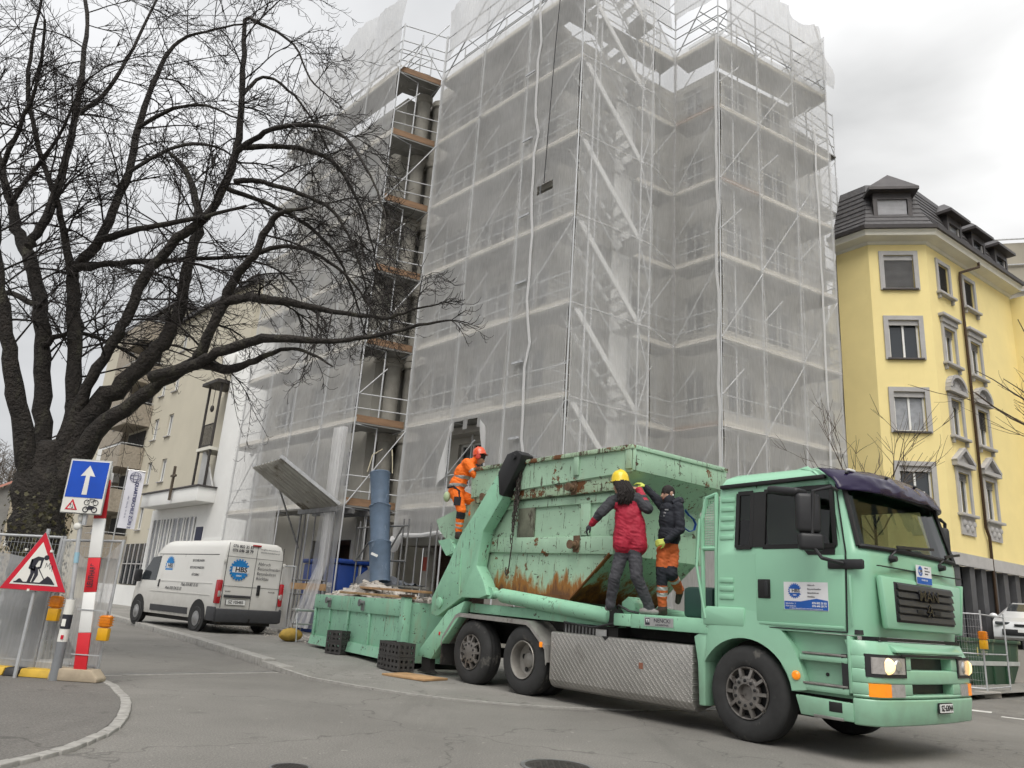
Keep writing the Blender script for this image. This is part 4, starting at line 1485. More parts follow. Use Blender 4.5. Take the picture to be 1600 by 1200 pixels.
# lifted corrugated loading flap with its post platform
lf_ = thing('loading_flap', 'raised corrugated metal roof flap over the site entrance', 'roof flap', (-6.0, 25.85, 4.1))
o_ = lf_.location
h0, h1, q0_, q1_ = V(-6.82, 26.69, 4.07) - o_, V(-5.29, 25.01, 4.12) - o_, V(-8.54, 25.9, 5.3) - o_, V(-7.19, 24.42, 5.42) - o_
nrm = (h1 - h0).cross(q0_ - h0).normalized()
def fp(u, v):
    p = h0.lerp(h1, u).lerp(q0_.lerp(q1_, u), v)
    return p
g_ = MB()
g_.grid(108, 4, lambda u, v: fp(u, v) + nrm * .05 * math.sin(u * 2 * math.pi * 9))
MT['corr'] = mat('dirty corrugated sheet', (.34, .33, .30), .6, .3, .2, 2, .1, 30, (.16, .14, .11), .5, 1.2)
g_.build('corrugated_sheet', MT['corr'], lf_, smooth=True)
for v in (.03, .36, .68, .97):
    MB().beam(fp(0, v) - nrm * .07, fp(1, v) - nrm * .07, .06, .07).build('purlin', MT['steel'], lf_)
for u in (.01, .99):
    MB().beam(fp(u, 0) - nrm * .06, fp(u, 1.03) - nrm * .06, .05, .11).build('side_rail', MT['steel'], lf_)
MB().tube(fp(.02, .55) - nrm * .08, h0 + V(.0, -.05, -1.3), .03, 8).build('strut', MT['steel_dark'], lf_)
pf = thing('entrance_platform', 'dark post and beam frame standing under the raised roof flap', 'scaffold frame', tuple(PA(9.2, 13.2)))
o_ = pf.location
for t, of in ((10.3, 12.95), (10.0, 12.95), (9.4, 13.0), (8.1, 12.95), (8.35, 12.95), (10.2, 14.1), (9.0, 13.6), (8.1, 14.1)):
    stick('post', dark_m, PA(t, of, .12) - o_, PA(t, of, 4.0) - o_, pf)
s_ = MB()
for of in (12.95, 13.5, 14.1):
    s_.beam(PA(10.5, of, 4.0) - o_, PA(7.9, of, 4.0) - o_, .09, .14)
s_.build('beams', MT['steel_dark'], pf)
for z in (1.3, 1.75):
    stick('rail', dark_m, PA(10.3, 12.93, z) - o_, PA(8.1, 12.93, z) - o_, pf)
MB().beam(PA(10.3, 12.9, 1.55) - o_, PA(8.0, 12.9, 1.55) - o_, .03, .2).build('plank', MT['wood'], pf)
# blue portable toilets
MT['tblue'] = mat('blue plastic', (.012, .045, .22), .4, 0, .12, 3)
def toilet(t, of, label, lab):
    c = thing('portable_toilet', label, 'portable toilet', tuple(PA(t, of, .12)), rz=zrot(a))
    MB().b2(-.55, .55, -1.1, 0, 0, 2.2).build('cabin', MT['tblue'], c, bev=.05)
    MB().b2(-.38, .38, .003, .02, .1, 2.05).build('door', MT['tblue'], c, bev=.01)
    MB().b2(-.62, .62, -1.15, .05, 2.21, 2.36).build('roof', MT['tblue'], c, bev=.05)
    MB().b2(-.27, .27, .021, .03, 1.1, 1.6).build('sign_panel', MT['white'], c)
    text('lettering', 'TOI', .3, MT['black'], c, frame((0, .034, 1.35), (-1, 0, 0), (0, 0, 1)), bold=.008)
toilet(8.65, 13.35, 'blue portable toilet with white sign panel behind the poles', 1)
toilet(9.95, 13.42, 'blue portable toilet nearest the van behind the plank', 1)
# blue rubble chute
cht = thing('rubble_chute', 'long blue plastic rubble chute hanging beside the open scaffold', 'chute', (-3.6, 23.0, 1.8))
o_ = cht.location
MT['chb'] = mat('worn blue plastic', (.10, .145, .21), .55, 0, .2, 3, .1, 20, (.2, .25, .32), .35, 2.5, .4)
tp_, bt_ = V(-3.82, 23.3, 5.0) - o_, V(-3.38, 22.8, 1.78) - o_
for k in range(3):
    p, q = tp_.lerp(bt_, k / 3 - (.02 if k else 0)), tp_.lerp(bt_, (k + 1) / 3)
    ax = (q - p)
    L_ = ax.length
    MB().lathe([(.30 + .008 * k, 0), (.32 + .008 * k, .03), (.30 + .008 * k, .08), (.265 + .012 * k, L_ * .95), (.275 + .012 * k, L_), (.25 + .012 * k, L_ * .98), (.28, .05)], p, ax, 28, cap=False).build('chute_section', MT['chb'], cht, smooth=True)
    r_ = MB()
    if k:
        pts = [p + ax.normalized() * (.02 + .03 * math.sin(i)) + (Matrix.Rotation(2 * math.pi * i / 20, 3, ax) @ ax.cross(V(0, 1, 0)).normalized()) * .325 for i in range(21)]
        r_.path(pts, .014, 5)
        r_.build('tie_rope', MT['chb'], cht)
for sx in (-.38, .38):
    MB().path([tp_ + V(sx, 0, 0), tp_ + V(sx * .8, .1, .55), tp_ + V(sx * .4, .9, .9)], .015, 5).build('hanging_strap', mat('cream strap', (.5, .45, .32), .8), cht)
MB().box(tp_.lerp(bt_, .77) + V(-.1, -.4, 0), (.2, .015, .07), Matrix.Rotation(R(20), 3, 'Y')).build('torn_sticker', MT['white'], cht)
# platform with tarpaulin below the chute
tb = thing('plank_platform', 'low scaffold platform under the blue chute', 'scaffold frame', tuple(PA(5.6, 13.6)))
o_ = tb.location
for t, of in ((6.9, 13.2), (4.6, 13.2), (6.9, 14.2), (4.6, 14.2), (4.35, 13.2), (3.9, 13.9)):
    stick('post', dark_m, PA(t, of, .12) - o_, PA(t, of, 3.6) - o_, tb)
for z in (1.62, 2.4, 3.4):
    stick('rail', dark_m, PA(7, 13.18, z) - o_, PA(4.3, 13.18, z) - o_, tb)
stick('brace', dark_m, PA(6.9, 13.18, 2.4) - o_, PA(5.8, 13.18, 3.4) - o_, tb)
stick('brace', dark_m, PA(4.6, 13.18, 3.4) - o_, PA(5.4, 13.18, 2.4) - o_, tb)
for k in range(3):
    MB().beam(PA(7.0, 13.3 + k * .3, 1.7) - o_, PA(4.2, 13.3 + k * .3, 1.7) - o_, .28, .05).build('plank', MT['deck'], tb)
tp2 = MB()
tp2.grid(30, 14, lambda u, v: PA(6.9 - u * 2.5, 13.15 + v * .9, 1.76 + .42 * math.exp(-((u - .3) / .35) ** 2) * math.sin(math.pi * min(1, v + .15)) + .09 * noise.noise(V(u * 9, v * 6, 1)) + .03 * noise.noise(V(u * 25, v * 18, 4)) - (.2 if v < .08 else 0)))
tag(tp2.build('tarpaulin', mat('grey tarpaulin', (.13, .14, .16), .45, 0, .2, 4), smooth=True), 'crumpled grey tarpaulin heaped on the platform below the chute', 'tarpaulin')
# gathered net beside the open strip
gn = MB()
def gfn(u, v):
    z = .3 + 6.5 * v
    fl_ = max(0, 1 - v * 3.2)
    return PA(8.3 + .55 * u + fl_ * .7 * (u - .2) , 13.05 - fl_ * .5 - .09 * math.sin(u * 19 + v * 2) - .05 * math.sin(u * 41), z)
gn.grid(26, 30, gfn)
tag(gn.build('net_drape', MT['net_w'], smooth=True), 'gathered pale net falling in folds beside the blue chute', 'net')
# small site fence right of the van
sf = thing('site_fence', 'mesh site fence with pale net right of the van', 'fence', (-7.0, 25.4, .12))
o_ = sf.location
f0, f1 = V(-7.55, 25.9, .12) - o_, V(-6.35, 24.85, .12) - o_
s_ = MB()
s_.tube(f0, f0 + V(0, 0, 2), .022, 8)
s_.tube(f1, f1 + V(0, 0, 2), .022, 8)
s_.tube(f0 + V(0, 0, 2), f1 + V(0, 0, 2), .022, 8)
s_.tube(f0 + V(0, 0, .15), f1 + V(0, 0, .15), .022, 8)
s_.build('frame', MT['steel'], sf, smooth=True)
s_ = MB()
s_.grid(20, 20, lambda u, v: f0.lerp(f1, u) + V(-.05, -.06, .1 + v * 1.85) + V(.05, .05, 0) * noise.noise(V(u * 6, v * 4, 2)))
s_.build('net_cover', MT['net'], sf, smooth=True)
for p in (f0, f1):
    MB().box(p + V(0, 0, .06), (.5, .22, .13), Matrix.Rotation(R(40), 3, 'Z')).build('foot_block', MT['concrete'], sf, bev=.02)

# ---------------------------------------------------------------- weathered green paint
def skip_paint(name, base, rust_amt, deep=None, low_rust=None):
    """mint paint with chips, scratches, run-down rust; low_rust: local z below which the floor seam has rusted through"""
    m_ = mat(name, base, .6, 0, .1, 1.5, .12, 30)
    t = m_.node_tree
    N, L = t.nodes.new, t.links.new
    bs_ = t.nodes['Principled BSDF']
    src = bs_.inputs['Base Color'].links[0].from_socket
    tcn = N('ShaderNodeTexCoord')
    def nse(sc, d, r, st=(1, 1, 1), loc=(0, 0, 0), rot=0):
        mp_ = N('ShaderNodeMapping')
        mp_.vector_type = 'TEXTURE' if False else 'POINT'
        mp_.inputs['Rotation'].default_value = (R(rot), R(rot), 0)
        mp_.inputs['Scale'].default_value = st
        mp_.inputs['Location'].default_value = loc
        L(tcn.outputs['Object'], mp_.inputs[0])
        x = N('ShaderNodeTexNoise')
        x.inputs['Scale'].default_value, x.inputs['Detail'].default_value, x.inputs['Roughness'].default_value = sc, d, r
        L(mp_.outputs[0], x.inputs['Vector'])
        return x.outputs[0]
    def rng(x, a_, b_, lo=0., hi=1.):
        r_ = N('ShaderNodeMapRange')
        for i, v_ in enumerate((a_, b_, lo, hi)):
            r_.inputs[i + 1].default_value = v_
        L(x, r_.inputs[0])
        return r_.outputs[0]
    def mx_(f, a_, col):
        x = N('ShaderNodeMix')
        x.data_type = 'RGBA'
        L(f, x.inputs[0])
        L(a_, x.inputs[6])
        x.inputs[7].default_value = (*col, 1)
        return x.outputs[2]
    c = src
    c = mx_(rng(nse(1.3, 5, .6), .5, .75, 0, .55), c, tuple(k * .72 for k in base))
    c = mx_(rng(nse(2.2, 6, .62, (1, 1, .25), (3, 1, 0)), .58, .68, 0, .6), c, (.34, .36, .24))
    # rubbed-through scratches in several slanting directions
    for st, lc, th, ro_ in (((5, 5, .55), (2, 0, 5), .655, 12), ((6, 6, .8), (7, 2, 1), .675, -28), ((1.1, 1.1, 7), (3, 5, 1), .685, 8), ((2.2, 2.2, 2.6), (0, 4, 8), .66, 40)):
        c = mx_(rng(nse(2.4, 5, .74, st, lc, ro_), th - .05 * rust_amt, th - .05 * rust_amt + .035, 0, .9), c, (.06, .042, .026))
    c = mx_(rng(nse(2.8, 5, .72), .735 - .10 * rust_amt, .76 - .10 * rust_amt), c, (.16, .065, .022))
    c = mx_(rng(nse(9, 3, .7), .72 - .06 * rust_amt, .75 - .06 * rust_amt), c, (.07, .035, .018))
    if low_rust is not None:
        sx = N('ShaderNodeSeparateXYZ')
        L(tcn.outputs['Object'], sx.inputs[0])
        zed = rng(sx.outputs[2], low_rust - .1, low_rust + .75, .62, 0)
        ad = N('ShaderNodeMath')
        ad.operation = 'ADD'
        L(zed, ad.inputs[0])
        L(nse(2.6, 5, .7, (1.6, 1.6, .45), (1, 1, 1)), ad.inputs[1])
        f_ = rng(ad.outputs[0], .78, .9)
        c = mx_(f_, c, (.30, .125, .025))
        f2_ = rng(ad.outputs[0], .93, 1.05, 0, .9)
        c = mx_(f2_, c, (.11, .045, .02))
    L(c, bs_.inputs['Base Color'])
    return m_
MINT = (.29, .57, .39)
MT['skip'] = skip_paint('weathered mint skip paint', (.37, .56, .405), .95, low_rust=1.5)
MT['skip_r'] = skip_paint('rust eaten mint paint', (.38, .52, .36), 1.9)
MT['skip2'] = skip_paint('weathered mint container paint', (.27, .53, .37), .7)
MT['gskip'] = skip_paint('dark green skip paint', (.022, .07, .035), .35)

# open container with rubble
ds_ = Vector((.535, -.845, 0))
ns_ = Vector((.845, .535, 0))
sk = thing('rubble_container', 'low open mint green container full of rubble behind the truck', 'container', (-4.45, 19.95, .11), rz=zrot(ds_))
CL, CW, CH = 5.0, 1.75, 1.22
def slab(nm, *b_, bev=.008, m_='skip2'):
    return MB().b2(*b_).build(nm, MT[m_], sk, bev=bev)
slab('side_wall', 0, CL, 0, .03, .05, CH - .04)
slab('side_wall', 0, CL, CW - .03, CW, .05, CH - .04)
slab('end_wall', 0, .03, .035, CW - .035, .05, CH - .04)
slab('end_wall', CL - .03, CL, .035, CW - .035, .05, CH - .04)
slab('floor', .03, CL - .03, .03, CW - .03, .05, .09)
for y0, y1 in ((-.05, -.002), (CW + .002, CW + .05)):
    slab('top_band', -.05, CL + .05, y0, y1, CH - .32, CH)
    s_ = MB()
    s_.prism([(y0 - (.04 if y0 < 0 else 0), .06), (y1 + (.04 if y0 > 0 else 0), .06), (y1, .26), (y0, .26)], -.03, CL + .03, (0, 0, 0), (0, 1, 0), (0, 0, 1), (1, 0, 0))
    s_.build('bottom_rail', MT['skip2'], sk)
for x in (.04, 1.02, 2.16, 3.35, CL - .06):
    slab('rib', x - .055, x + .055, -.045, -.003, .262, CH - .322)
slab('rib', 2.255, 2.275, -.058, -.052, .27, CH - .01)
for x in (1.05, 3.05):
    s_ = MB()
    s_.lathe([(.05, 0), (.05, .09), (.075, .09), (.075, .12)], (x, -.05, CH - .12), (0, -1, 0), 12)
    s_.box((x, -.07, CH - .2), (.1, .05, .16))
    s_.build('lifting_lug', MT['steel_dark'], sk)
slab('corner_post', CL - .04, CL + .14, -.1, .06, .06, CH + .05)
MB().b2(CL - .07, CL + .17, -.13, .09, CH + .052, CH + .10).build('post_cap', mat('rusty steel', (.09, .05, .03), .8, .2, .4, 8), sk)
random.seed(9)
rb = MB()
def rbz(u, v):
    return CH - .12 + .32 * math.exp(-((u - .25) / .28) ** 2) * math.sin(math.pi * v) + .12 * math.sin(math.pi * v) + .07 * noise.noise(V(u * 14, v * 6, 0)) + .035 * noise.noise(V(u * 40, v * 17, 0))
rb.grid(70, 28, lambda u, v: V(.04 + u * (CL - .08), .04 + v * (CW - .08), rbz(u, v)))
for i in range(420):
    u, v = random.random(), random.random()
    s_ = random.uniform(.02, .09) * (1.5 if random.random() < .12 else 1)
    c = V(.08 + u * (CL - .16), .1 + v * (CW - .2), rbz(u, v) + s_ * .2)
    rot = Euler((random.uniform(0, 6), random.uniform(0, 6), random.uniform(0, 6))).to_matrix()
    rb.box(c, (s_ * random.uniform(.7, 1.6), s_, s_ * random.uniform(.5, 1)), rot)
ro = rb.build('rubble', MT['rubble'])
ro.location, ro.rotation_euler = sk.location, sk.rotation_euler
ro['kind'] = 'stuff'
ro['label'] = 'heap of pale broken masonry rubble filling the green container'
def board(nm, label, p, q, w, h, mt=MT['wood']):
    o = MB().beam(p, q, w, h).build(nm, mt, bev=.004)
    tag(o, label, 'plank')
    return o
zc_ = CH + .11 + .19
W2S = lambda x, y, z: V(sk.location) + ds_ * x + ns_ * y + V(0, 0, z)
board('timber_plank', 'brown plank lying across the rubble, far one of the pair', W2S(1.5, .55, CH + .22), W2S(5.2, .35, CH + .17), .2, .05)
board('timber_plank', 'brown plank lying across the rubble, near one of the pair', W2S(1.35, .12, CH + .08), W2S(5.0, .12, CH + .05), .2, .05)

# black plastic crates
MT['crate'] = mat('grey black crate plastic', (.045, .042, .04), .65, 0, .25, 6, .1, 40)
cm = MB()
cw, cd, chh = .38, .30, .24
for x in (-cw / 2, -cw / 6, cw / 6, cw / 2):
    for y in (-cd / 2, cd / 2):
        cm.box((x, y, chh / 2), (.055, .035, chh))
for y in (-.05, .05):
    for x in (-cw / 2, cw / 2):
        cm.box((x, y, chh / 2), (.035, .05, chh))
for z in (.025, .115, .215):
    for y in (-cd / 2, cd / 2):
        cm.box((0, y, z), (cw + .03, .03, .05))
    for x in (-cw / 2, cw / 2):
        cm.box((x, 0, z), (.03, cd + .03, .05))
cm.box((0, 0, .012), (cw, cd, .02))
crm = cm.mesh('crate', MT['crate'])
def crate(x, y, z, rz, label, s=1.0):
    o = put('plastic_crate', crm)
    o.location, o.rotation_euler, o.scale = (x, y, z), (0, 0, rz), (s, s, s)
    tag(o, label, 'crate', 'black crates on the pavement')
cz = zrot(ds_)
crate(-3.42, 17.95, .1, cz + .5, 'black plastic crate before the container middle, bottom of the pair')
crate(-3.42, 17.95, .345, cz + .45, 'black plastic crate before the container middle, top of the pair')
for i, (dx, nm) in enumerate(((0, 'left'), (.43, 'right'))):
    crate(-1.95 + ds_.x * dx, 15.62 + ds_.y * dx, .06, cz + .12 * i, 'black crate by the truck foot plate, bottom of the %s stack' % nm, 1.02)
    crate(-1.95 + ds_.x * dx, 15.62 + ds_.y * dx, .31, cz + .12 * i - .05, 'black crate by the truck foot plate, top of the %s stack' % nm, 1.02)
board('ground_board', 'pale timber board on the pavement under the truck foot', (-1.75, 14.75, .045), (-.95, 14.15, .045), .62, .035)
board('ground_board', 'dark timber board lying behind the rear truck wheel', (-1.1, 15.6, .05), (-.35, 15.9, .05), .5, .04, MT['concrete'])
# trestle and yellow sack beside the container
tr_ = thing('metal_trestle', 'small grey metal trestle beside the left end of the container', 'trestle', (-4.95, 21.2, .12), rz=.6)
for sx in (-.3, .3):
    for sy in (-.12, .12):
        MB().tube((sx, sy * 2.2, 0), (sx, sy * .4, .75), .018, 6).build('leg', MT['alu'], tr_)
MB().b2(-.38, .38, -.14, .14, .75, .82).build('top', MT['alu'], tr_, bev=.01)
MB().b2(-.34, .34, -.13, .13, .42, .45).build('tread', MT['alu'], tr_)
sk_ = MB()
sk_.ell((0, 0, .16), (.34, .2, .17), 18, 10)
sk_.v = [tuple(V(p) + V(p).normalized() * .03 * noise.noise(V(p) * 9)) for p in sk_.v]
so_ = sk_.build('yellow_sack', mat('dirty yellow sack', (.40, .26, .05), .8, 0, .25, 8), smooth=True)
so_.location, so_.rotation_euler = (-5.25, 21.0, .115), (0, 0, .9)
tag(so_, 'dirty yellow sack lying on the pavement beside the trestle', 'sack')
# loose dirt on the pavement by the entrance
random.seed(4)
dr = MB()
for i in range(700):
    t, of = random.uniform(4, 12), 11.6 + abs(random.gauss(0, .55)) * (1 if random.random() < .6 else -.9)
    s_ = random.uniform(.01, .045)
    dr.box(PA(t, of, .12 + s_ * .2), (s_ * 1.6, s_, s_ * .7), Euler((0, random.uniform(-.4, .4), random.uniform(0, 6))).to_matrix())
do = dr.build('debris', MT['rubble'])
do['kind'] = 'stuff'
do['label'] = 'scattered crumbs of masonry on the pavement by the site entrance'

# ---------------------------------------------------------------- right: fence, lamp, green skip, white car
gs = thing('green_skip', 'dark green skip with white stripe standing behind the fence', 'skip', (13.16, 22.42, .02), rz=R(41))
prof = [(-.15, .55), (.55, .0), (3.6, .0), (4.3, .55), (4.5, 1.32), (-.35, 1.32)]
s_ = MB()
s_.prism(prof, 0.0, 1.7, (0, 0, 0), (1, 0, 0), (0, 0, 1), (0, 1, 0))
s_.build('tub', MT['gskip'], gs, bev=.02)
MB().b2(-.42, 4.57, -.06, 1.76, 1.26, 1.36).build('rim', MT['gskip'], gs, bev=.02)
MB().b2(-.25, 4.4, -.025, -.003, .62, .74).build('stripe', mat('faded white stripe', (.45, .47, .45), .7), gs)
for x in (.9, 2.0, 3.1):
    MB().b2(x - .05, x + .05, -.05, -.003, .1, .6).build('rib', MT['gskip'], gs)
text('lettering', 'Spross', .26, mat('faded yellow print', (.42, .44, .30), .7), gs, frame((1.35, -.012, .98), (1, 0, 0), (0, 0, 1)), xs=.8)
MB().ell((.82, -.01, 1.0), (.06, .006, .12), 10, 6).build('leaf_emblem', mat('yellow print', (.5, .45, .15), .7), gs)
ca = thing('white_car', 'small white hatchback parked behind the green skip', 'car', (17.75, 26.6, 1.125), rz=R(-128))
def car_section(x):
    pass
prof_c = [(-1.0, .28), (.05, .28), (3.9, .28), (4.25, .45), (4.3, .9), (3.9, 1.08), (3.3, 1.5), (1.9, 1.56), (1.15, 1.45), (.25, 1.02), (-.75, .92), (-.98, .72)]
cb = MB()
nring = 9
ys = [-.9, -.88, -.78, -.5, 0, .5, .78, .88, .9]
prof_c = [(-.96, .36), (-1.0, .6), (-.9, .86), (-.2, 1.0), (.2, 1.04), (1.05, 1.5), (1.7, 1.57), (3.0, 1.52), (3.5, 1.1), (3.55, .5), (3.45, .3), (-.8, .28)]
for yi, y in enumerate(ys):
    k = abs(y) / .9
    for x, z in prof_c:
        zz = z if z < 1.06 else 1.06 + (z - 1.06) * (1 - max(0, k - .6) * 2.2)
        xx = x * (1 - .10 * max(0, k - .5)) if x < 0 else x
        cb.v.append((-xx, y, zz))
nn = len(prof_c)
for i in range(nring - 1):
    for j in range(nn):
        cb.f.append((i * nn + j, i * nn + (j + 1) % nn, (i + 1) * nn + (j + 1) % nn, (i + 1) * nn + j))
        cb.m.append(0)
cb.f += [tuple(range(nn)), tuple((nring - 1) * nn + j for j in range(nn - 1, -1, -1))]
cb.m += [0, 0]
MT['carw'] = mat('white car paint', (.78, .79, .80), .25, 0, .03, 2, coat=.6)
cb.build('body', MT['carw'], ca, smooth=True, ang=30)
w_ = MB()
w_.quad((-.30, -.66, 1.085), (-.30, .66, 1.085), (-1.02, .55, 1.50), (-1.02, -.55, 1.50))
w_.build('windscreen', MT['glass'], ca)
for sy in (-1, 1):
    MB().box((.93, sy * .62, .80), (.10, .44, .10), Matrix.Rotation(sy * R(-20), 3, 'Z')).build('headlight', MT['glass'], ca, bev=.03)
    MB().ell((-.42, sy * 1.0, 1.06), (.1, .13, .09), 10, 8).build('wing_mirror', MT['carw'], ca, smooth=True)
    for x in (.35, -2.4):
        wc = MB().lathe([(.2, -.1), (.33, -.1), (.33, .1), (.2, .1)], (x, sy * .82, .33), (0, 1, 0), 24).build('wheel', MT['rubber'], ca, smooth=True)
        MB().lathe([(.05, 0), (.19, .02), (.2, .0)], (x, sy * .92, .33), (0, sy, 0), 18).build('rim', MT['alu'], wc)
MB().box((.985, 0, .52), (.04, 1.3, .2)).build('lower_grille', MT['black'], ca, bev=.02)
MB().box((.985, 0, .75), (.03, .6, .08)).build('upper_grille', MT['black'], ca, bev=.02)
MB().box((1.01, 0, .58), (.012, .42, .1)).build('number_plate', MT['white'], ca)
# fence before the skip
rf_ = thing('site_fence', 'wire mesh fence panel with a torn sheet in front of the green skip', 'fence', (12.1, 19.9, 0))
o_ = rf_.location
g0, g1 = V(0, 0, .1), V(-2.3, .55, .1)
pn = MB()
for p in (g0, g1):
    pn.tube(p, p + V(0, 0, 1.95), .022, 8)
for z in (.2, 1.0, 1.95):
    pn.tube(g0 + V(0, 0, z - .1), g1 + V(0, 0, z - .1), .018, 6)
pn.build('frame', MT['steel'], rf_, smooth=True)
wm_ = MB()
for i in range(1, 40):
    p = g0.lerp(g1, i / 40)
    wm_.tube(p + V(0, 0, .1), p + V(0, 0, 1.85), .0022, 3, cap=False)
for i in range(1, 10):
    wm_.tube(g0 + V(0, 0, .1 + i * .18), g1 + V(0, 0, .1 + i * .18), .0022, 3, cap=False)
wm_.build('wire_mesh', MT['steel'], rf_)
MB().box((0, 0, .06), (.75, .26, .16), Matrix.Rotation(R(30), 3, 'Z')).build('foot_block', MT['concrete'], rf_, bev=.02)
MB().box((-2.3, .55, .06), (.75, .26, .16), Matrix.Rotation(R(30), 3, 'Z')).build('foot_block', MT['concrete'], rf_, bev=.02)
sh = MB()
sh.grid(16, 20, lambda u, v: g0.lerp(g1, .45 + u * .55 - .12 * (1 - v)) + V(.03, -.12 - .25 * (1 - v) ** 2, .02 + v * 1.65) + V(.05, -.08, 0) * noise.noise(V(u * 5, v * 4, 7)))
sh.build('plastic_cover', MT['strip'], rf_, smooth=True)
rf2 = thing('site_fence', 'bare wire mesh fence panel turned towards the far street', 'fence', (12.1, 19.9, 0))
g2 = V(1.6, 1.6, .1)
pn = MB()
pn.tube(g2, g2 + V(0, 0, 1.95), .022, 8)
for z in (.2, 1.0, 1.95):
    pn.tube(V(.05, .05, z), g2 + V(0, 0, z - .1), .018, 6)
pn.build('frame', MT['steel'], rf2, smooth=True)
MT['lamp_y'] = mat('yellow lamp plastic', (.62, .33, .01), .35, 0, .15, 9, emit=(.9, .35, .0), es=.03)
MT['lamp_o'] = mat('orange lamp lens', (.55, .17, .006), .2, 0, .25, 20, emit=(.9, .25, .0), es=.05)
def warn_lamp(x, y, z, rz, label, s=1.0):
    l_ = thing('warning_lamp', label, 'warning lamp', (x, y, z), rz)
    MB().b2(-.075 * s, .075 * s, -.05 * s, .05 * s, 0, .17 * s).build('battery_case', MT['lamp_y'], l_, bev=.015)
    le = MB().b2(-.08 * s, .08 * s, -.055 * s, .055 * s, .175 * s, .34 * s).build('lens', MT['lamp_o'], l_, bev=.03)
    lr = MB()
    for k in range(4):
        lr.b2(-.083 * s, .083 * s, -.059 * s, .059 * s, (.2 + k * .035) * s, (.212 + k * .035) * s)
    lr.build('lens_rib', MT['lamp_o'], le)
    MB().tube((0, 0, .34 * s), (0, 0, .39 * s), .012, 6).build('hook', MT['steel_dark'], l_)
warn_lamp(12.05, 19.78, 1.12, R(30), 'orange warning lamp hung on the fence before the green skip', 1.25)
# ---------------------------------------------------------------- the skip-loader truck
TH = R(-52.5)
trk = thing('skip_loader_truck', 'mint green skip loader truck with arms raised and front cab turned to the camera', 'truck', (3.01, 9.66, 0), rz=TH)
MT['mint'] = mat('mint truck paint', MINT, .34, 0, .04, 1.2, 0, 60, (.24, .46, .32), .2, 1.4, .5, coat=.35, dw=.25)
def low_grime(m_, z0, z1, col, amt):
    t = m_.node_tree
    N, L = t.nodes.new, t.links.new
    bs_ = t.nodes['Principled BSDF']
    src = bs_.inputs['Base Color'].links[0].from_socket
    tcn = N('ShaderNodeTexCoord')
    sx = N('ShaderNodeSeparateXYZ')
    L(tcn.outputs['Object'], sx.inputs[0])
    n_ = N('ShaderNodeTexNoise')
    n_.inputs['Scale'].default_value, n_.inputs['Detail'].default_value = 5.0, 5
    L(tcn.outputs['Object'], n_.inputs['Vector'])
    r_ = N('ShaderNodeMapRange')
    for i, v_ in enumerate((z0, z1, 1.0, 0.0)):
        r_.inputs[i + 1].default_value = v_
    L(sx.outputs[2], r_.inputs[0])
    m2 = N('ShaderNodeMath')
    m2.operation = 'MULTIPLY'
    L(r_.outputs[0], m2.inputs[0])
    L(n_.outputs[0], m2.inputs[1])
    m3 = N('ShaderNodeMath')
    m3.operation = 'MULTIPLY'
    m3.use_clamp = True
    m3.inputs[1].default_value = amt
    L(m2.outputs[0], m3.inputs[0])
    x = N('ShaderNodeMix')
    x.data_type = 'RGBA'
    L(m3.outputs[0], x.inputs[0])
    L(src, x.inputs[6])
    x.inputs[7].default_value = (*col, 1)
    L(x.outputs[2], bs_.inputs['Base Color'])
low_grime(MT['mint'], .3, 1.5, (.16, .17, .13), .75)
MT['mint_arm'] = skip_paint('scratched mint arm paint', (.29, .57, .39), .5)
MT['chass'] = mat('dirty black chassis', (.022, .021, .02), .7, .2, .3, 4, .1, 30, (.07, .06, .05), .4, 3)
MT['cabin_int'] = mat('dark cab trim', (.035, .035, .037), .7)
MT['purple'] = mat('dark purple visor', (.014, .008, .036), .22, 0, .15, 2, spec=.35)
MT['seal'] = mat('black rubber seal', (.012, .012, .012), .6)
MT['hubm'] = mat('dull wheel metal', (.22, .205, .19), .5, .65, .3, 6, 0, 60, (.06, .05, .045), .4, 4)
def glassmat(name, tint, refl=1.45):
    m_ = bpy.data.materials.new(name)
    m_.use_nodes = True
    t = m_.node_tree
    t.nodes.clear()
    N, L = t.nodes.new, t.links.new
    o_ = N('ShaderNodeOutputMaterial')
    tr = N('ShaderNodeBsdfTransparent')
    tr.inputs[0].default_value = (*tint, 1)
    gl_ = N('ShaderNodeBsdfGlossy')
    gl_.inputs['Roughness'].default_value = .02
    fr_ = N('ShaderNodeFresnel')
    fr_.inputs[0].default_value = refl
    x = N('ShaderNodeMixShader')
    L(fr_.outputs[0], x.inputs[0])
    L(tr.outputs[0], x.inputs[1])
    L(gl_.outputs[0], x.inputs[2])
    L(x.outputs[0], o_.inputs[0])
    return m_
MT['wscreen'] = glassmat('windscreen glass', (.62, .72, .64), 1.6)
MT['sidegl'] = glassmat('side window glass', (.30, .33, .32), 1.6)
def T(nm, mb, m_='mint', bev=0, smooth=False, parent=None, ang=35, seg=2):
    return mb.build(nm, MT[m_] if isinstance(m_, str) else m_, parent or trk, bev=bev, smooth=smooth, ang=ang, seg=seg)
CW_ = 2.46
def xf(z):
    pts = [(1.0, 1.46), (1.27, 1.49), (1.9, 1.56), (2.15, 1.56), (2.25, 1.545), (2.9, 1.385), (3.02, 1.33), (3.12, 1.20), (3.18, .98), (3.205, .6)]
    for (z0, x0), (z1, x1) in zip(pts, pts[1:]):
        if z <= z1:
            return x0 + (x1 - x0) * (z - z0) / (z1 - z0)
    return pts[-1][1]
def inset(z):
    if z < 2.15:
        return 0
    if z < 3.0:
        return .075 * (z - 2.15) / .85
    return {3.02: .085, 3.12: .15, 3.18: .27, 3.205: .5}.get(round(z, 3), .085)
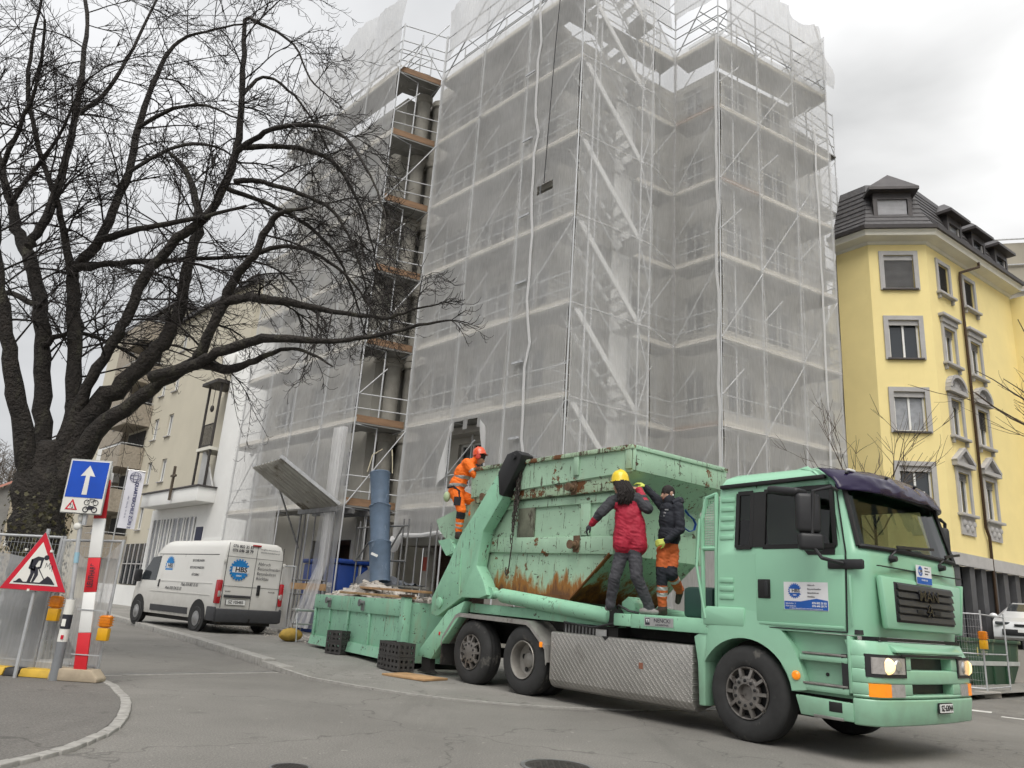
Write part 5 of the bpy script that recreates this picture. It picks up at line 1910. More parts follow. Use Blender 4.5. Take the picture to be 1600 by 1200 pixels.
zrows = [1.27, 1.6, 1.9, 2.12, 2.22, 2.9, 3.02, 3.12, 3.18, 3.205]
def ring(z):
    i_ = inset(z)
    xr = -.40 if z < 3.05 else -.40 + (i_ - .085) * .7
    x1 = xf(z)
    r_ = .22
    y0 = i_
    near = [(xr, y0), (-.11 + (0 if z < 3.1 else .1), y0), (.10, y0), (.27, y0), (.75, y0), (min(1.2, x1 - r_ - .02), y0)]
    arc = []
    for k in range(5):
        t = k / 4 * math.pi / 2
        arc.append((x1 - .07 - r_ + r_ * math.sin(t), y0 + r_ - r_ * math.cos(t)))
    front_ = []
    mid = CW_ / 2
    for k in range(1, 4):
        y = y0 + r_ + (mid - y0 - r_) * k / 3
        front_.append((x1 - .07 + .07 * (1 - ((y - mid) / (mid - y0 - r_)) ** 2), y))
    half = near + arc + front_
    full = half + [(x, CW_ - y) for x, y in half[-2::-1]]
    return [(x, y, z) for x, y in full]
rings = [ring(z) for z in zrows]
nR = len(rings[0])
cab = MB()
for r_ in rings:
    cab.v += r_
half_n = 14
for j in range(len(zrows) - 1):
    for i in range(nR):
        k = (i + 1) % nR
        col = i if i < nR // 2 else nR - 2 - i
        if zrows[j] == 2.22 and i != nR - 1:
            if col in (1, 3, 4) or col >= 8:
                continue
        cab.f.append((j * nR + i, j * nR + k, (j + 1) * nR + k, (j + 1) * nR + i))
        cab.m.append(0)
cab.f.append(tuple((len(zrows) - 1) * nR + i for i in range(nR)))
cab.m.append(0)
cab.f.append(tuple(range(nR))[::-1])
cab.m.append(0)
co = T('cab', cab, smooth=True, ang=42)
md = co.modifiers.new('thick', 'SOLIDIFY')
md.thickness = .03
md.offset = -1
# glass
def gpane(nm, ids, m_, off=.012):
    g = MB()
    lo, hi = zrows.index(2.22), zrows.index(2.9)
    for a_ in ids:
        vs = []
        for j, i in ((lo, a_), (lo, a_ + 1), (hi, a_ + 1), (hi, a_)):
            vs.append(rings[j][i])
        g.quad(*vs)
    mesh_ = g
    return T(nm, mesh_, m_)
front_ids = list(range(8, nR - 2 - 8 + 1))
gpane('windscreen', front_ids, 'wscreen')
gpane('side_window', [3, 4], 'sidegl')
gpane('rear_quarter_window', [1], 'sidegl')
gpane('side_window', [nR - 2 - 3, nR - 2 - 4], 'sidegl')
gpane('rear_quarter_window', [nR - 2 - 1], 'sidegl')
# seals round windscreen and side window
lo, hi = zrows.index(2.22), zrows.index(2.9)
s_ = MB()
ptsb = [V(rings[lo][i]) + V(.012, 0, 0) for i in range(8, nR - 1 - 8)]
ptst = [V(rings[hi][i]) + V(.012, 0, 0) for i in range(8, nR - 1 - 8)]
s_.path(ptsb, .028, 6)
s_.path(ptst, .02, 6)
s_.tube(ptsb[0], ptst[0], .03, 6)
s_.tube(ptsb[-1], ptst[-1], .03, 6)
T('windscreen_seal', s_, 'seal', smooth=True)
s_ = MB()
for ia, ib_ in ((3, 5), (1, 2)):
    q = [V(rings[lo][ia]), V(rings[lo][ib_]), V(rings[hi][ib_]), V(rings[hi][ia])]
    for p0, p1 in zip(q, q[1:] + q[:1]):
        s_.beam(p0 + V(0, -.004, 0), p1 + V(0, -.004, 0), .03, .05, up=(0, 0, 1) if abs(p1.z - p0.z) < .1 else (1, 0, 0))
s_.beam(V(rings[lo][2]) + V(.085, -.006, 0), V(rings[hi][2]) + V(.085, -.006, 0), .02, .17, up=(1, 0, 0))
T('window_seal', s_, 'seal')
# lowered belt of the door window towards the front
T('door_window_extension', MB().prism([(.78, 2.215), (1.19, 2.215), (1.19, 2.12), (.86, 2.12)], -.006, .002, (0, 0, 0), (1, 0, 0), (0, 0, 1), (0, 1, 0)), 'seal')
# door skin, slightly proud, with gaps
dr_ = MB()
dr_.prism([(.16, 1.31), (1.27, 1.31), (1.30, 2.11), (.84, 2.11), (.76, 2.195), (.16, 2.195)], -.008, .004, (0, 0, 0), (1, 0, 0), (0, 0, 1), (0, 1, 0))
dro = T('door', dr_, bev=.006)
s_ = MB()
dl = [(.145, 3.0), (.145, 1.295), (1.285, 1.295), (1.315, 2.15), (1.20, 2.92)]
for p0, p1 in zip(dl, dl[1:]):
    s_.beam((p0[0], -.001 + (inset(p0[1])), p0[1]), (p1[0], -.001 + inset(p1[1]), p1[1]), .012, .014, up=(0, 1, 0))
s_.beam((.9, .0, 3.0), (.145, .08, 3.0), .012, .012)
T('door_gap', s_, 'seal')
T('roof_gutter', MB().beam((-.38, .06, 3.0), (1.08, .06, 3.02), .06, .05), 'seal', bev=.01)
for z in (1.62, 1.72, 1.82, 2.35, 2.47, 2.59, 2.71, 2.83):
    T('pressed_rib', MB().beam((-.37, -.004 + inset(z), z), (-.16, -.004 + inset(z), z), .02, .06), bev=.009)
T('swage_line', MB().beam((.2, -.010, 1.34), (1.26, -.010, 1.34), .012, .03), bev=.004, parent=dro)
T('door_handle', MB().b2(.19, .36, -.02, .0, 1.62, 1.84), 'seal', bev=.02, parent=dro)
T('handle_grip', MB().b2(.30, .345, -.045, -.02, 1.64, 1.82), 'black', bev=.012, parent=dro)
T('hinge_strip', MB().b2(1.335, 1.362, -.012, .0, 1.36, 1.9), bev=.004)
# interior
T('dashboard', MB().prism([(.95, 1.5), (1.4, 1.5), (1.42, 2.18), (1.2, 2.22), (1.0, 2.05)], .1, CW_ - .1, (0, 0, 0), (1, 0, 0), (0, 0, 1), (0, 1, 0)), 'cabin_int', bev=.04)
for y in (.45, CW_ - .5):
    st_ = T('seat', MB().b2(-.15, .4, y - .25, y + .25, 1.5, 1.75), 'cabin_int', bev=.06)
    T('seat_back', MB().prism([(-.2, 1.75), (-.02, 1.75), (-.12, 2.6), (-.25, 2.6)], y - .24, y + .24, (0, 0, 0), (1, 0, 0), (0, 0, 1), (0, 1, 0)), 'cabin_int', bev=.05, parent=st_)
sw = MB()
pts = [V(.93, CW_ - .5, 2.2) + V(.25 * math.cos(t) * .55, .25 * math.sin(t), .25 * math.cos(t) * .75) for t in [2 * math.pi * i / 24 for i in range(25)]]
sw.path(pts, .018, 8)
for t in (.3, 2.3, 4.4):
    sw.tube(V(.95, CW_ - .5, 2.18), V(.93, CW_ - .5, 2.2) + V(.25 * math.cos(t) * .55, .25 * math.sin(t), .25 * math.cos(t) * .75), .015, 6)
T('steering_wheel', sw, 'black', smooth=True)
T('floor_panel', MB().b2(-.38, 1.4, .05, CW_ - .05, 1.28, 1.33), 'cabin_int')
# windscreen wipers
for y0, y1 in ((.55, 1.5), (1.75, 2.2)):
    w_ = MB()
    w_.path([(1.53 if y0 < 1 else 1.52, y0, 2.14), (1.585, y0 + .1, 2.24), (1.60, y1 - .2, 2.30)], .012, 6)
    w_.beam((1.595, y0 + .05, 2.255), (1.60, y1, 2.31), .015, .03)
    w_.lathe([(.045, 0), (.03, .07)], (1.54, y0, 2.12), (1, 0, 0), 10)
    T('wiper', w_, 'black')
# sun visor shell with its lamps
vz = MB()
def vfn(u, v):
    y = -.02 + (CW_ + .04) * u
    k = (2 * u - 1)
    x = 1.50 - .26 * abs(k) ** 4 - .02 * abs(k) ** 2 + .02
    z = 2.85 + .27 * v
    w_ = .022 * noise.noise(V(y * 3.5, v * 2.5, 1)) + .012 * noise.noise(V(y * 9, v * 6, 4))
    return V(x - .26 * v ** 2.0 + .02 + w_, y + .06 * v * (-k), z + .05 * (1 - k * k) * v + w_ * .6)
vz.grid(60, 14, vfn)
vo_ = T('sun_visor', vz, 'purple', smooth=True, ang=80)
m1 = vo_.modifiers.new('thick', 'SOLIDIFY')
m1.thickness = .012
for u in (.08, .35, .65, .92):
    p = vfn(u, .75)
    T('visor_fixing', MB().ell(p + V(.01, 0, .01), (.02, .03, .02), 8, 6), 'black', parent=vo_)
for u in (.13, .87):
    p = vfn(u, .93)
    T('marker_lamp', MB().box(p + V(.02, 0, .0), (.05, .14, .03)), 'white', bev=.01, parent=vo_)
# front panel lines, grille, badges
T('front_panel', MB().prism([(.33, 1.36), (CW_ - .33, 1.36), (CW_ - .24, 1.92), (.24, 1.92)], 1.50, 1.575, (0, 0, 0), (0, 1, 0), (0, 0, 1), (1, 0, 0)), bev=.03)
T('front_gap', MB().b2(1.47, 1.50, .25, CW_ - .25, 1.235, 1.268), 'seal')
T('bonnet_gap', MB().beam((1.565, .2, 2.02), (1.565, CW_ - .2, 2.02), .03, .010), 'seal')
gr = T('grille', MB().prism([(.52, 1.44), (1.94, 1.44), (1.92, 1.87), (.50, 1.87)], 1.56, 1.585, (0, 0, 0), (0, 1, 0), (0, 0, 1), (1, 0, 0)), 'black', bev=.01)
for k in range(5):
    z = 1.485 + k * .082
    s_ = MB()
    s_.prism([(1.584, z), (1.614, z - .02), (1.60, z + .035), (1.586, z + .05)], .54, 1.90, (0, 0, 0), (1, 0, 0), (0, 0, 1), (0, 1, 0))
    T('grille_slat', s_, mat('dark grille slat', (.03, .031, .033), .45), parent=gr)
MT['badge'] = mat('dark chrome', (.10, .10, .11), .25, .9)
text('badge_lettering', 'MAN', .165, MT['badge'], gr, frame((1.622, 1.23, 1.745), (0, 1, 0), (0, 0, 1)), ext=.008, bold=.002, xs=1.3)
s_ = MB()
for p, q in (((-.05, .0), (.0, .08)), ((.0, .08), (.05, .0)), ((-.05, 0), (.05, 0)), ((-.03, -.05), (.02, .03)), ((.02, .03), (.05, -.05)), ((-.05, -.05), (-.01, -.02))):
    s_.beam((1.622, 1.23 + p[0] * 1.3, 1.575 + p[1]), (1.622, 1.23 + q[0] * 1.3, 1.575 + q[1]), .012, .016, up=(1, 0, 0))
T('lion_emblem', s_, 'badge', parent=gr)
for y in (1.02, 1.44):
    T('grille_slot', MB().b2(1.60, 1.618, y - .08, y + .08, 1.555, 1.595), 'seal', parent=gr)
# bumper: plan outline with round corners, stacked bands leave real slots
def bplan(x1, x0=1.30, r_=.24, inset_=0.0, bow=.06, n=6):
    half = [(x0, inset_)]
    for k in range(n + 1):
        t = k / n * math.pi / 2
        half.append((x1 - bow - r_ + r_ * math.sin(t), inset_ + r_ - r_ * math.cos(t)))
    mid = CW_ / 2
    for k in range(1, 5):
        y = inset_ + r_ + (mid - inset_ - r_) * k / 4
        half.append((x1 - bow * ((y - mid) / (mid - inset_ - r_)) ** 2, y))
    return half + [(x, CW_ - y) for x, y in half[-2::-1]]
def bband(nm, z0, z1, x0b, x1b, m_='mint', x0=1.30, bev=.018):
    s_ = MB()
    p0, p1 = bplan(x0b, x0), bplan(x1b, x0)
    n_ = len(p0)
    s_.v = [(x, y, z0) for x, y in p0] + [(x, y, z1) for x, y in p1]
    s_.f = [tuple(range(n_))[::-1], tuple(range(n_, 2 * n_))] + [(i, (i + 1) % n_, n_ + (i + 1) % n_, n_ + i) for i in range(n_)]
    s_.m = [0] * len(s_.f)
    return T(nm, s_, m_, bev=bev, ang=50)
bband('bumper_skirt', .38, .645, 1.60, 1.63)
bband('bumper_lower', .652, .69, 1.62, 1.62)
bband('bumper_middle', .80, .945, 1.62, 1.615)
bband('bumper_top', 1.07, 1.225, 1.61, 1.54)
bband('bumper_core', .69, 1.07, 1.50, 1.50, 'black', x0=1.2, bev=0)
for z0, z1 in ((.688, .802), (.943, 1.072)):
    for y0, y1, sg in ((0, .72, 1), (1.70, CW_, -1)):
        s_ = MB()
        pl = [p for p in bplan(1.617) if y0 - .001 <= p[1] <= y1 + .001]
        pl = sorted(pl, key=lambda p: (p[1], p[0]) if sg > 0 else (-p[1], p[0]))
        pl += [(bplan(1.617)[9][0], y1 if sg > 0 else y0), (1.3, y1 if sg > 0 else y0)]
        s_.prism(pl, z0, z1)
        T('bumper_cheek', s_, bev=.01)
# lip panel above the bumper slots
T('step_panel', MB().prism([(1.46, 1.235), (1.60, 1.15), (1.605, 1.12), (1.46, 1.12)], .42, CW_ - .42, (0, 0, 0), (1, 0, 0), (0, 0, 1), (0, 1, 0)), bev=.01)
T('tow_slot', MB().b2(1.60, 1.618, .5, CW_ - .5, 1.082, 1.108), 'seal')
# head lamps and indicators wrap the corners
MT['lampglass'] = mat('lamp glass', (.55, .53, .5), .08, .3, .2, 12, emit=(1, .8, .5), es=.25)
MT['lampbulb'] = mat('lit headlamp', (.9, .7, .4), .2, 0, .1, 5, emit=(1, .66, .28), es=.8)
MT['amber'] = mat('amber lens', (.75, .22, .01), .2, 0, .1, 10, emit=(1, .30, .02), es=.2)
MT['clear'] = mat('clear lens', (.42, .40, .38), .12, .2, .2, 20)
def on_corner(y):
    pl = bplan(1.622)
    best = None
    for p, q in zip(pl[1:], pl[2:]):
        if min(p[1], q[1]) <= y <= max(p[1], q[1]) and p[0] > 1.31:
            t = (y - p[1]) / (q[1] - p[1] + 1e-9)
            x = p[0] + (q[0] - p[0]) * t
            best = x if best is None else max(best, x)
    return best or 1.5
def wrap(nm, ya, yb, z0, z1, off, m_, parent=None, flip=False, n=8, th=.02):
    s_ = MB()
    for i in range(n):
        y0, y1 = ya + (yb - ya) * i / n, ya + (yb - ya) * (i + 1) / n
        x0_, x1_ = on_corner(y0) + off, on_corner(y1) + off
        if flip:
            y0, y1 = CW_ - y0, CW_ - y1
        vs = [(x0_, y0, z0), (x1_, y1, z0), (x1_, y1, z1), (x0_, y0, z1), (x0_ - th, y0, z0), (x1_ - th, y1, z0), (x1_ - th, y1, z1), (x0_ - th, y0, z1)]
        s_.add(vs, [(0, 1, 2, 3), (3, 2, 6, 7), (0, 4, 5, 1)] + ([(0, 3, 7, 4)] if i == 0 else []) + ([(1, 5, 6, 2)] if i == n - 1 else []))
    return T(nm, s_, m_, parent=parent)
for fl_ in (False, True):
    hl = wrap('headlight', .035, .60, .865, 1.095, .008, 'black', flip=fl_)
    wrap('lamp_lens', .07, .565, .90, 1.065, .014, 'clear', hl, fl_)
    yb_ = .25 if not fl_ else CW_ - .25
    xb_ = on_corner(.25)
    T('lamp_bulb', MB().lathe([(.0, .03), (.06, .026), (.085, .0)], (xb_ + .012, yb_, .98), (.8, -.6 if not fl_ else .6, 0), 18, cap=False), 'lampbulb', smooth=True, parent=hl)
    T('lamp_reflector', MB().lathe([(.0, .02), (.05, .018), (.068, .0)], (on_corner(.43) + .012, .43 if not fl_ else CW_ - .43, .985), (.98, -.15 if not fl_ else .15, 0), 18, cap=False), 'alu', smooth=True, parent=hl)
    ind = wrap('indicator', .05, .30, .67, .80, .010, 'amber', flip=fl_)
    wrap('fog_lamp', .305, .55, .672, .80, .008, 'clear', flip=fl_)
# number plate
npl = T('number_plate', MB().box((1.64, 1.37, .555), (.014, .33, .11)), 'black')
T('plate_face', MB().box((1.652, 1.37, .555), (.014, .305, .088)), 'white', parent=npl)
text('plate_lettering', 'SZ·63044', .085, MT['black'], npl, frame((1.662, 1.37, .555), (0, 1, 0), (0, 0, 1)), bold=.002, xs=.86)
# steps between wheel arch and bumper
MT['stepalu'] = mat('worn step metal', (.30, .29, .27), .5, .7, .25, 12, .3, 60)
T('step_recess', MB().prism([(.45, .62), (1.31, .62), (1.31, 1.265), (.35, 1.265)], .10, .16, (0, 0, 0), (1, 0, 0), (0, 0, 1), (0, 1, 0)))
T('step_edge', MB().b2(1.275, 1.31, -.01, .14, .68, 1.262), bev=.01)
for z in (1.05, .735):
    T('step_lip', MB().b2(.70, 1.27, .0, .12, z - .08, z - .012), bev=.015)
    T('step_tread', MB().b2(.74, 1.26, -.008, .13, z - .01, z + .012), 'stepalu', bev=.004)
for x in (.98, 1.2):
    T('recess_bolt', MB().lathe([(.02, 0), (.02, .01)], (x, .099, .84), (0, -1, 0), 8), 'seal')
T('lower_step_panel', MB().prism([(.64, .60), (1.31, .585), (1.31, .40), (.70, .40)], -.01, .06, (0, 0, 0), (1, 0, 0), (0, 0, 1), (0, 1, 0)), bev=.012)
T('step_hole', MB().b2(1.04, 1.19, -.014, .0, .475, .575), 'seal', bev=.004)
T('step_tread', MB().b2(.86, 1.2, -.02, .10, .395, .425), 'stepalu', bev=.004)
T('side_indicator', MB().lathe([(.05, 0), (.048, .02), (.03, .035)], (.665, -.012, .80), (0, -1, 0), 18), 'amber', smooth=True)
# wheel-arch fender of the cab
def fender_ring(t, rad_x, rad_z, cx, cz):
    return (cx + rad_x * math.cos(t), cz + rad_z * math.sin(t))
fd_ = MB()
nA_ = 18
prev = None
def arch_pts(t):
    # outer and inner curves of the arch
    oz = .55
    inn_ = (-.02 + .64 * math.cos(t), oz + .60 * math.sin(t))
    ou = (-.02 + .76 * max(-1, math.cos(t)) , oz + .74 * math.sin(t))
    return inn_, ou
secs = []
for k in range(nA_ + 1):
    t = R(8) + (R(152) - R(8)) * k / nA_
    (ix, iz), _ = arch_pts(t)
    ox, oz_ = -.02 + .80 * math.cos(t), .52 + .96 * math.sin(t)
    if math.cos(t) < 0:
        ox = max(-.58, -.02 + 1.4 * math.cos(t))
        oz_ = 1.50 if ox > -.5 else 1.50 - .0
        oz_ = min(1.50, .52 + 1.2 * math.sin(t))
    oz_ = min(oz_, 1.505)
    secs.append(((ix, iz), (ox, oz_)))
def fv(p, y):
    return (p[0], y, p[1])
for k in range(nA_):
    (i0, o0), (i1, o1) = secs[k], secs[k + 1]
    for (p, q, y0, y1) in ((0, 0, 0, 0),):
        fd_.quad(fv(i0, -.03), fv(o0, .0), fv(o1, .0), fv(i1, -.03))
        fd_.quad(fv(i0, -.03), fv(i1, -.03), fv(i1, .35), fv(i0, .35))
        fd_.quad(fv(o0, .0), fv(o0, .1), fv(o1, .1), fv(o1, .0))
bmf = T('wheel_arch_fender', fd_, smooth=True, ang=50)
T('fender_rear_panel', MB().prism([(-.62, 1.27), (.0, 1.27), (.0, 1.5), (-.56, 1.5), (-.62, 1.45)], -.028, .12, (0, 0, 0), (1, 0, 0), (0, 0, 1), (0, 1, 0)), bev=.03)
T('rear_mudguard', MB().prism([(-.78, 1.12), (-.60, 1.22), (-.52, 1.1), (-.60, .8), (-.60, .31), (-.70, .31), (-.72, .8)], .0, .36, (0, 0, 0), (1, 0, 0), (0, 0, 1), (0, 1, 0)), bev=.02)
T('arch_liner', MB().b2(-.62, .66, .36, .5, .35, 1.26), 'chass')
# mirrors on near side
mr_ = T('mirror_arm', MB().path([(1.27, -.04, 2.83), (1.30, -.2, 2.84), (1.12, -.28, 2.80), (1.08, -.28, 2.2), (1.18, -.26, 2.06), (1.30, -.05, 2.02)], .022, 8), 'black', smooth=True)
T('main_mirror', MB().box((1.04, -.27, 2.555), (.13, .27, .44), Matrix.Rotation(R(-40), 3, 'Z')), 'black', bev=.045, seg=3, parent=mr_)
T('wide_angle_mirror', MB().box((1.06, -.27, 2.235), (.13, .27, .19), Matrix.Rotation(R(-40), 3, 'Z')), 'black', bev=.04, seg=3, parent=mr_)
T('kerb_mirror', MB().box((.78, -.26, 2.82), (.40, .24, .09), Matrix.Rotation(R(8), 3, 'Y')), 'black', bev=.035, seg=3, parent=mr_)
T('mirror_bracket', MB().b2(1.10, 1.52, -.03, .02, 1.96, 2.07), 'black', bev=.03)
mr2 = T('mirror_arm', MB().path([(1.3, CW_, 2.8), (1.25, CW_ + .25, 2.78), (1.22, CW_ + .27, 2.2), (1.3, CW_, 2.05)], .022, 8), 'black', smooth=True)
T('main_mirror', MB().box((1.2, CW_ + .27, 2.5), (.13, .26, .44), Matrix.Rotation(R(35), 3, 'Z')), 'black', bev=.045, parent=mr2)
T('side_deflector', MB().prism([(1.36, 1.35), (1.44, 1.35), (1.50, 1.95), (1.40, 1.95)], CW_ - .03, CW_ + .02, (0, 0, 0), (1, 0, 0), (0, 0, 1), (0, 1, 0)), bev=.01)
# company gear emblem shared by truck and van
MT['logo'] = mat('blue print', (.01, .10, .42), .5)
MT['logo_c'] = mat('light blue print', (.01, .21, .55), .5)
MT['vinyl'] = mat('white vinyl', (.76, .76, .77), .45)
MT['ink'] = mat('black print', (.02, .02, .03), .5)
def gear(parent, mw, r_, mblue, small='GMBH'):
    g = MB()
    n = 20
    pts = []
    for k in range(n):
        t0 = 2 * math.pi * (k + .12) / n
        t1 = 2 * math.pi * (k + .62) / n
        t2_ = 2 * math.pi * (k + .66) / n
        t3 = 2 * math.pi * (k + 1.08) / n
        pts += [(r_ * math.cos(t0), r_ * math.sin(t0)), (r_ * math.cos(t1), r_ * math.sin(t1)), (r_ * .86 * math.cos(t2_), r_ * .86 * math.sin(t2_)), (r_ * .86 * math.cos(t3), r_ * .86 * math.sin(t3))]
    g.prism(pts, 0, .0012)
    go_ = g.build('gear_emblem', mblue, parent)
    go_.matrix_local = mw
    b_ = MB().b2(-r_ * .72, r_ * 1.02, -r_ * .26, r_ * .26, .0013, .0024).build('emblem_band', MT['vinyl'], parent)
    b_.matrix_local = mw
    text('emblem_lettering', 'HBS', r_ * .62, MT['ink'], parent, mw @ Matrix.Translation((r_ * .17, 0, .003)), bold=r_ * .02, xs=1.12, ext=.0006)
    text('emblem_lettering', small, r_ * .2, MT['vinyl'], parent, mw @ Matrix.Translation((0, -r_ * .55, .0022)), bold=r_ * .006, ext=.0006)
stk = T('door_sticker', MB().b2(.54, 1.09, -.0125, -.0095, 1.505, 1.815), 'vinyl')
MB().prism([(.545, 1.51), (1.085, 1.51), (1.085, 1.615), (.95, 1.635), (.75, 1.60), (.545, 1.60)], -.0145, -.0127, (0, 0, 0), (1, 0, 0), (0, 0, 1), (0, 1, 0)).build('sticker_band', MT['logo'], stk)
gear(stk, frame((.68, -.0130, 1.715), (1, 0, 0), (0, 0, 1)), .085, MT['logo'])
for i, w_ in enumerate(('Abbruch', 'Betonschneiden', 'Betonbohren', 'Rückbau')):
    text('sticker_lettering', w_, .026, MT['ink'], stk, frame((.84, -.0135, 1.78 - i * .042), (1, 0, 0), (0, 0, 1)), align='LEFT')
for i, w_ in enumerate(('076 802 35 83', '076 646 28 79')):
    text('sticker_lettering', w_, .03, MT['vinyl'], stk, frame((1.07, -.0152, 1.585 - i * .032), (1, 0, 0), (0, 0, 1)), align='RIGHT', bold=.001)
for i, w_ in enumerate(('Bahnhofstr. 2', '8854 Siebnen')):
    text('sticker_lettering', w_, .024, MT['vinyl'], stk, frame((.56, -.0152, 1.575 - i * .028), (1, 0, 0), (0, 0, 1)), align='LEFT')
text('sticker_lettering', 'info@hbs-betonbohren.ch  www.hbs-betonbohren.ch', .019, MT['vinyl'], stk, frame((.815, -.0152, 1.522), (1, 0, 0), (0, 0, 1)))
fst = T('front_sticker', MB().b2(1.584, 1.588, 1.04, 1.42, 1.885, 2.10), 'vinyl')
fst.rotation_euler = (0, 0, 0)
MB().b2(1.5885, 1.5895, 1.045, 1.415, 1.89, 1.965).build('sticker_band', MT['logo'], fst)
gear(fst, frame((1.589, 1.14, 2.035), (0, 1, 0), (0, 0, 1)), .058, MT['logo'])
for i, w_ in enumerate(('Abbruch', 'Betonbohren', 'Rückbau')):
    text('sticker_lettering', w_, .024, MT['ink'], fst, frame((1.589, 1.25, 2.075 - i * .033), (0, 1, 0), (0, 0, 1)), align='LEFT')
text('sticker_lettering', '076 802 35 83', .026, MT['vinyl'], fst, frame((1.5905, 1.23, 1.935), (0, 1, 0), (0, 0, 1)))

# ---- wheels
def wheel(x, y, kind, side=-1):
    """side -1: outer face towards the viewer"""
    w_ = MB()
    Rr, hw = .535, .15
    prof = [(.29, -hw + .02), (.31, -hw), (.36, -hw - .006), (.45, -hw - .008), (.50, -hw + .012), (.525, -hw + .035), (Rr, -hw + .06), (Rr, hw - .06), (.525, hw - .035), (.50, hw), (.31, hw), (.29, hw - .02)]
    w_.lathe([(r_, h) for r_, h in prof], (x, y + .15, .535), (0, 1, 0) if side < 0 else (0, -1, 0), 56, cap=False)
    # tread grooves
    to = T('wheel', w_, 'rubber', smooth=True, ang=60)
    gv = MB()
    for h in (-.07, 0, .07):
        gv.lathe([(Rr + .001, h - .008), (Rr + .001, h + .008)], (x, y + .15, .535), (0, 1, 0), 56, cap=False)
    T('tread_groove', gv, 'seal', parent=to)
    ax = V(0, side, 0)
    c = V(x, y + (.0 if side < 0 else .3), .535)
    rm_ = MB()
    if kind == 'dish':
        rm_.lathe([(.292, .0), (.285, .012), (.27, .006), (.262, -.02), (.25, -.16), (.19, -.185), (.12, -.19), (.115, -.13), (.09, -.115), (.0, -.11)], c, ax, 40, cap=False)
        T('rim', rm_, mat('pale dusty rim', (.30, .285, .26), .5, .5, .25, 5), smooth=True, ang=40, parent=to)
        for k in range(5):
            t = 2 * math.pi * k / 5 + .4
            T('hand_hole', MB().lathe([(.04, 0), (.04, .004)], c + ax * -.178 + V(math.cos(t) * .175, 0, math.sin(t) * .175), ax, 14), 'seal', parent=to)
    else:
        rm_.lathe([(.292, -.01), (.288, .008), (.275, .004), (.262, -.03), (.255, -.06)], c, ax, 40, cap=False)
        T('rim', rm_, 'hubm', smooth=True, parent=to)
        T('rim_back', MB().lathe([(.262, 0), (.26, .002)], c - ax * .065, ax, 30), 'seal', parent=to)
        sp = MB()
        for k in range(10):
            t = 2 * math.pi * k / 10
            d_ = V(math.cos(t), 0, math.sin(t))
            sp.beam(c + d_ * .16 + ax * .008, c + d_ * .27 - ax * .012, .035, .06, up=ax)
        T('spoke', sp, 'hubm', parent=to)
        hb = MB()
        hb.lathe([(.19, -.02), (.185, .022), (.165, .03), (.10, .032), (.092, .0), (.085, -.03), (.0, -.03)] if kind == 'open' else [(.19, -.02), (.185, .022), (.165, .034), (.10, .036), (.06, .042), (.0, .042)], c, ax, 32, cap=False)
        T('hub', hb, 'hubm', smooth=True, ang=30, parent=to)
        for k in range(10):
            t = 2 * math.pi * (k + .5) / 10
            T('wheel_nut', MB().lathe([(.019, 0), (.019, .012), (.012, .016)], c + ax * .03 + V(math.cos(t) * .138, 0, math.sin(t) * .138), ax, 8), 'seal' if kind == 'open' else 'chass', parent=to)
    return to
wheel(0, 0, 'open')
wheel(-4.18, .0, 'dish')
wheel(-5.61, .0, 'cover')
for x, y in ((0, CW_ - .3), (-4.18, CW_ - .3), (-4.18, .34), (-5.61, CW_ - .3)):
    wheel(x, y, 'dish', 1)
for x in (0, -4.18, -5.61):
    T('axle', MB().tube((x, .3, .535), (x, CW_ - .3, .535), .09, 10), 'chass')

# ---- chassis, bed, boxes
for y in (.75, CW_ - .83):
    T('chassis_rail', MB().b2(-6.4, .9, y, y + .08, .72, 1.02), 'chass')
T('subframe', MB().b2(-6.3, -.62, .45, CW_ - .45, 1.02, 1.2), 'chass')
T('gearbox_mass', MB().b2(-1.6, .6, .6, CW_ - .6, .5, 1.2), 'chass', bev=.05)
T('fuel_hardware', MB().b2(-3.4, -.9, .5, .75, .45, 1.0), 'chass', bev=.05)
T('bed_plate', MB().b2(-2.2, -.55, .02, CW_ - .02, 1.30, 1.335), 'mint_arm')
rl = T('bed_side_rail', MB().b2(-1.86, -.55, -.012, .10, 1.16, 1.345), 'mint_arm', bev=.008)
T('bed_side_rail', MB().b2(-2.2, -1.865, -.006, .10, 1.17, 1.34), 'mint_arm', bev=.02)
T('bed_rear_rail', MB().beam((-5.9, .2, 1.27), (-2.2, .2, 1.22), .14, .16), 'mint_arm', bev=.01)
T('bed_side_rail', MB().b2(-6.2, -.55, CW_ - .1, CW_, 1.16, 1.34), 'mint_arm', bev=.01)
T('valve_block', MB().b2(-3.35, -2.2, .1, .35, .98, 1.14), 'chass')
for k in range(9):
    T('valve_lever', MB().b2(-3.3 + k * .075, -3.27 + k * .075, .085, .1, .99, 1.13), 'steel_dark')
sgn = T('maker_plate', MB().b2(-1.60, -1.10, -.018, -.0125, 1.20, 1.315), 'alu')
text('plate_lettering', 'NENCKI', .075, MT['ink'], sgn, frame((-1.29, -.0195, 1.275), (1, 0, 0), (0, 0, 1)), xs=1.05)
text('plate_lettering', 'LANGENTHAL', .036, MT['ink'], sgn, frame((-1.29, -.0195, 1.222), (1, 0, 0), (0, 0, 1)))
s_ = MB()
s_.prism([(-1.585, 1.215), (-1.505, 1.215), (-1.505, 1.3), (-1.585, 1.3)], -.0195, -.0185, (0, 0, 0), (1, 0, 0), (0, 0, 1), (0, 1, 0))
so2 = s_.build('maker_emblem', MT['ink'], sgn)
s_ = MB()
for dx in (0, .036):
    s_.prism([(-1.575 + dx, 1.29), (-1.545 + dx, 1.29), (-1.55 + dx, 1.235)], -.0208, -.0198, (0, 0, 0), (1, 0, 0), (0, 0, 1), (0, 1, 0))
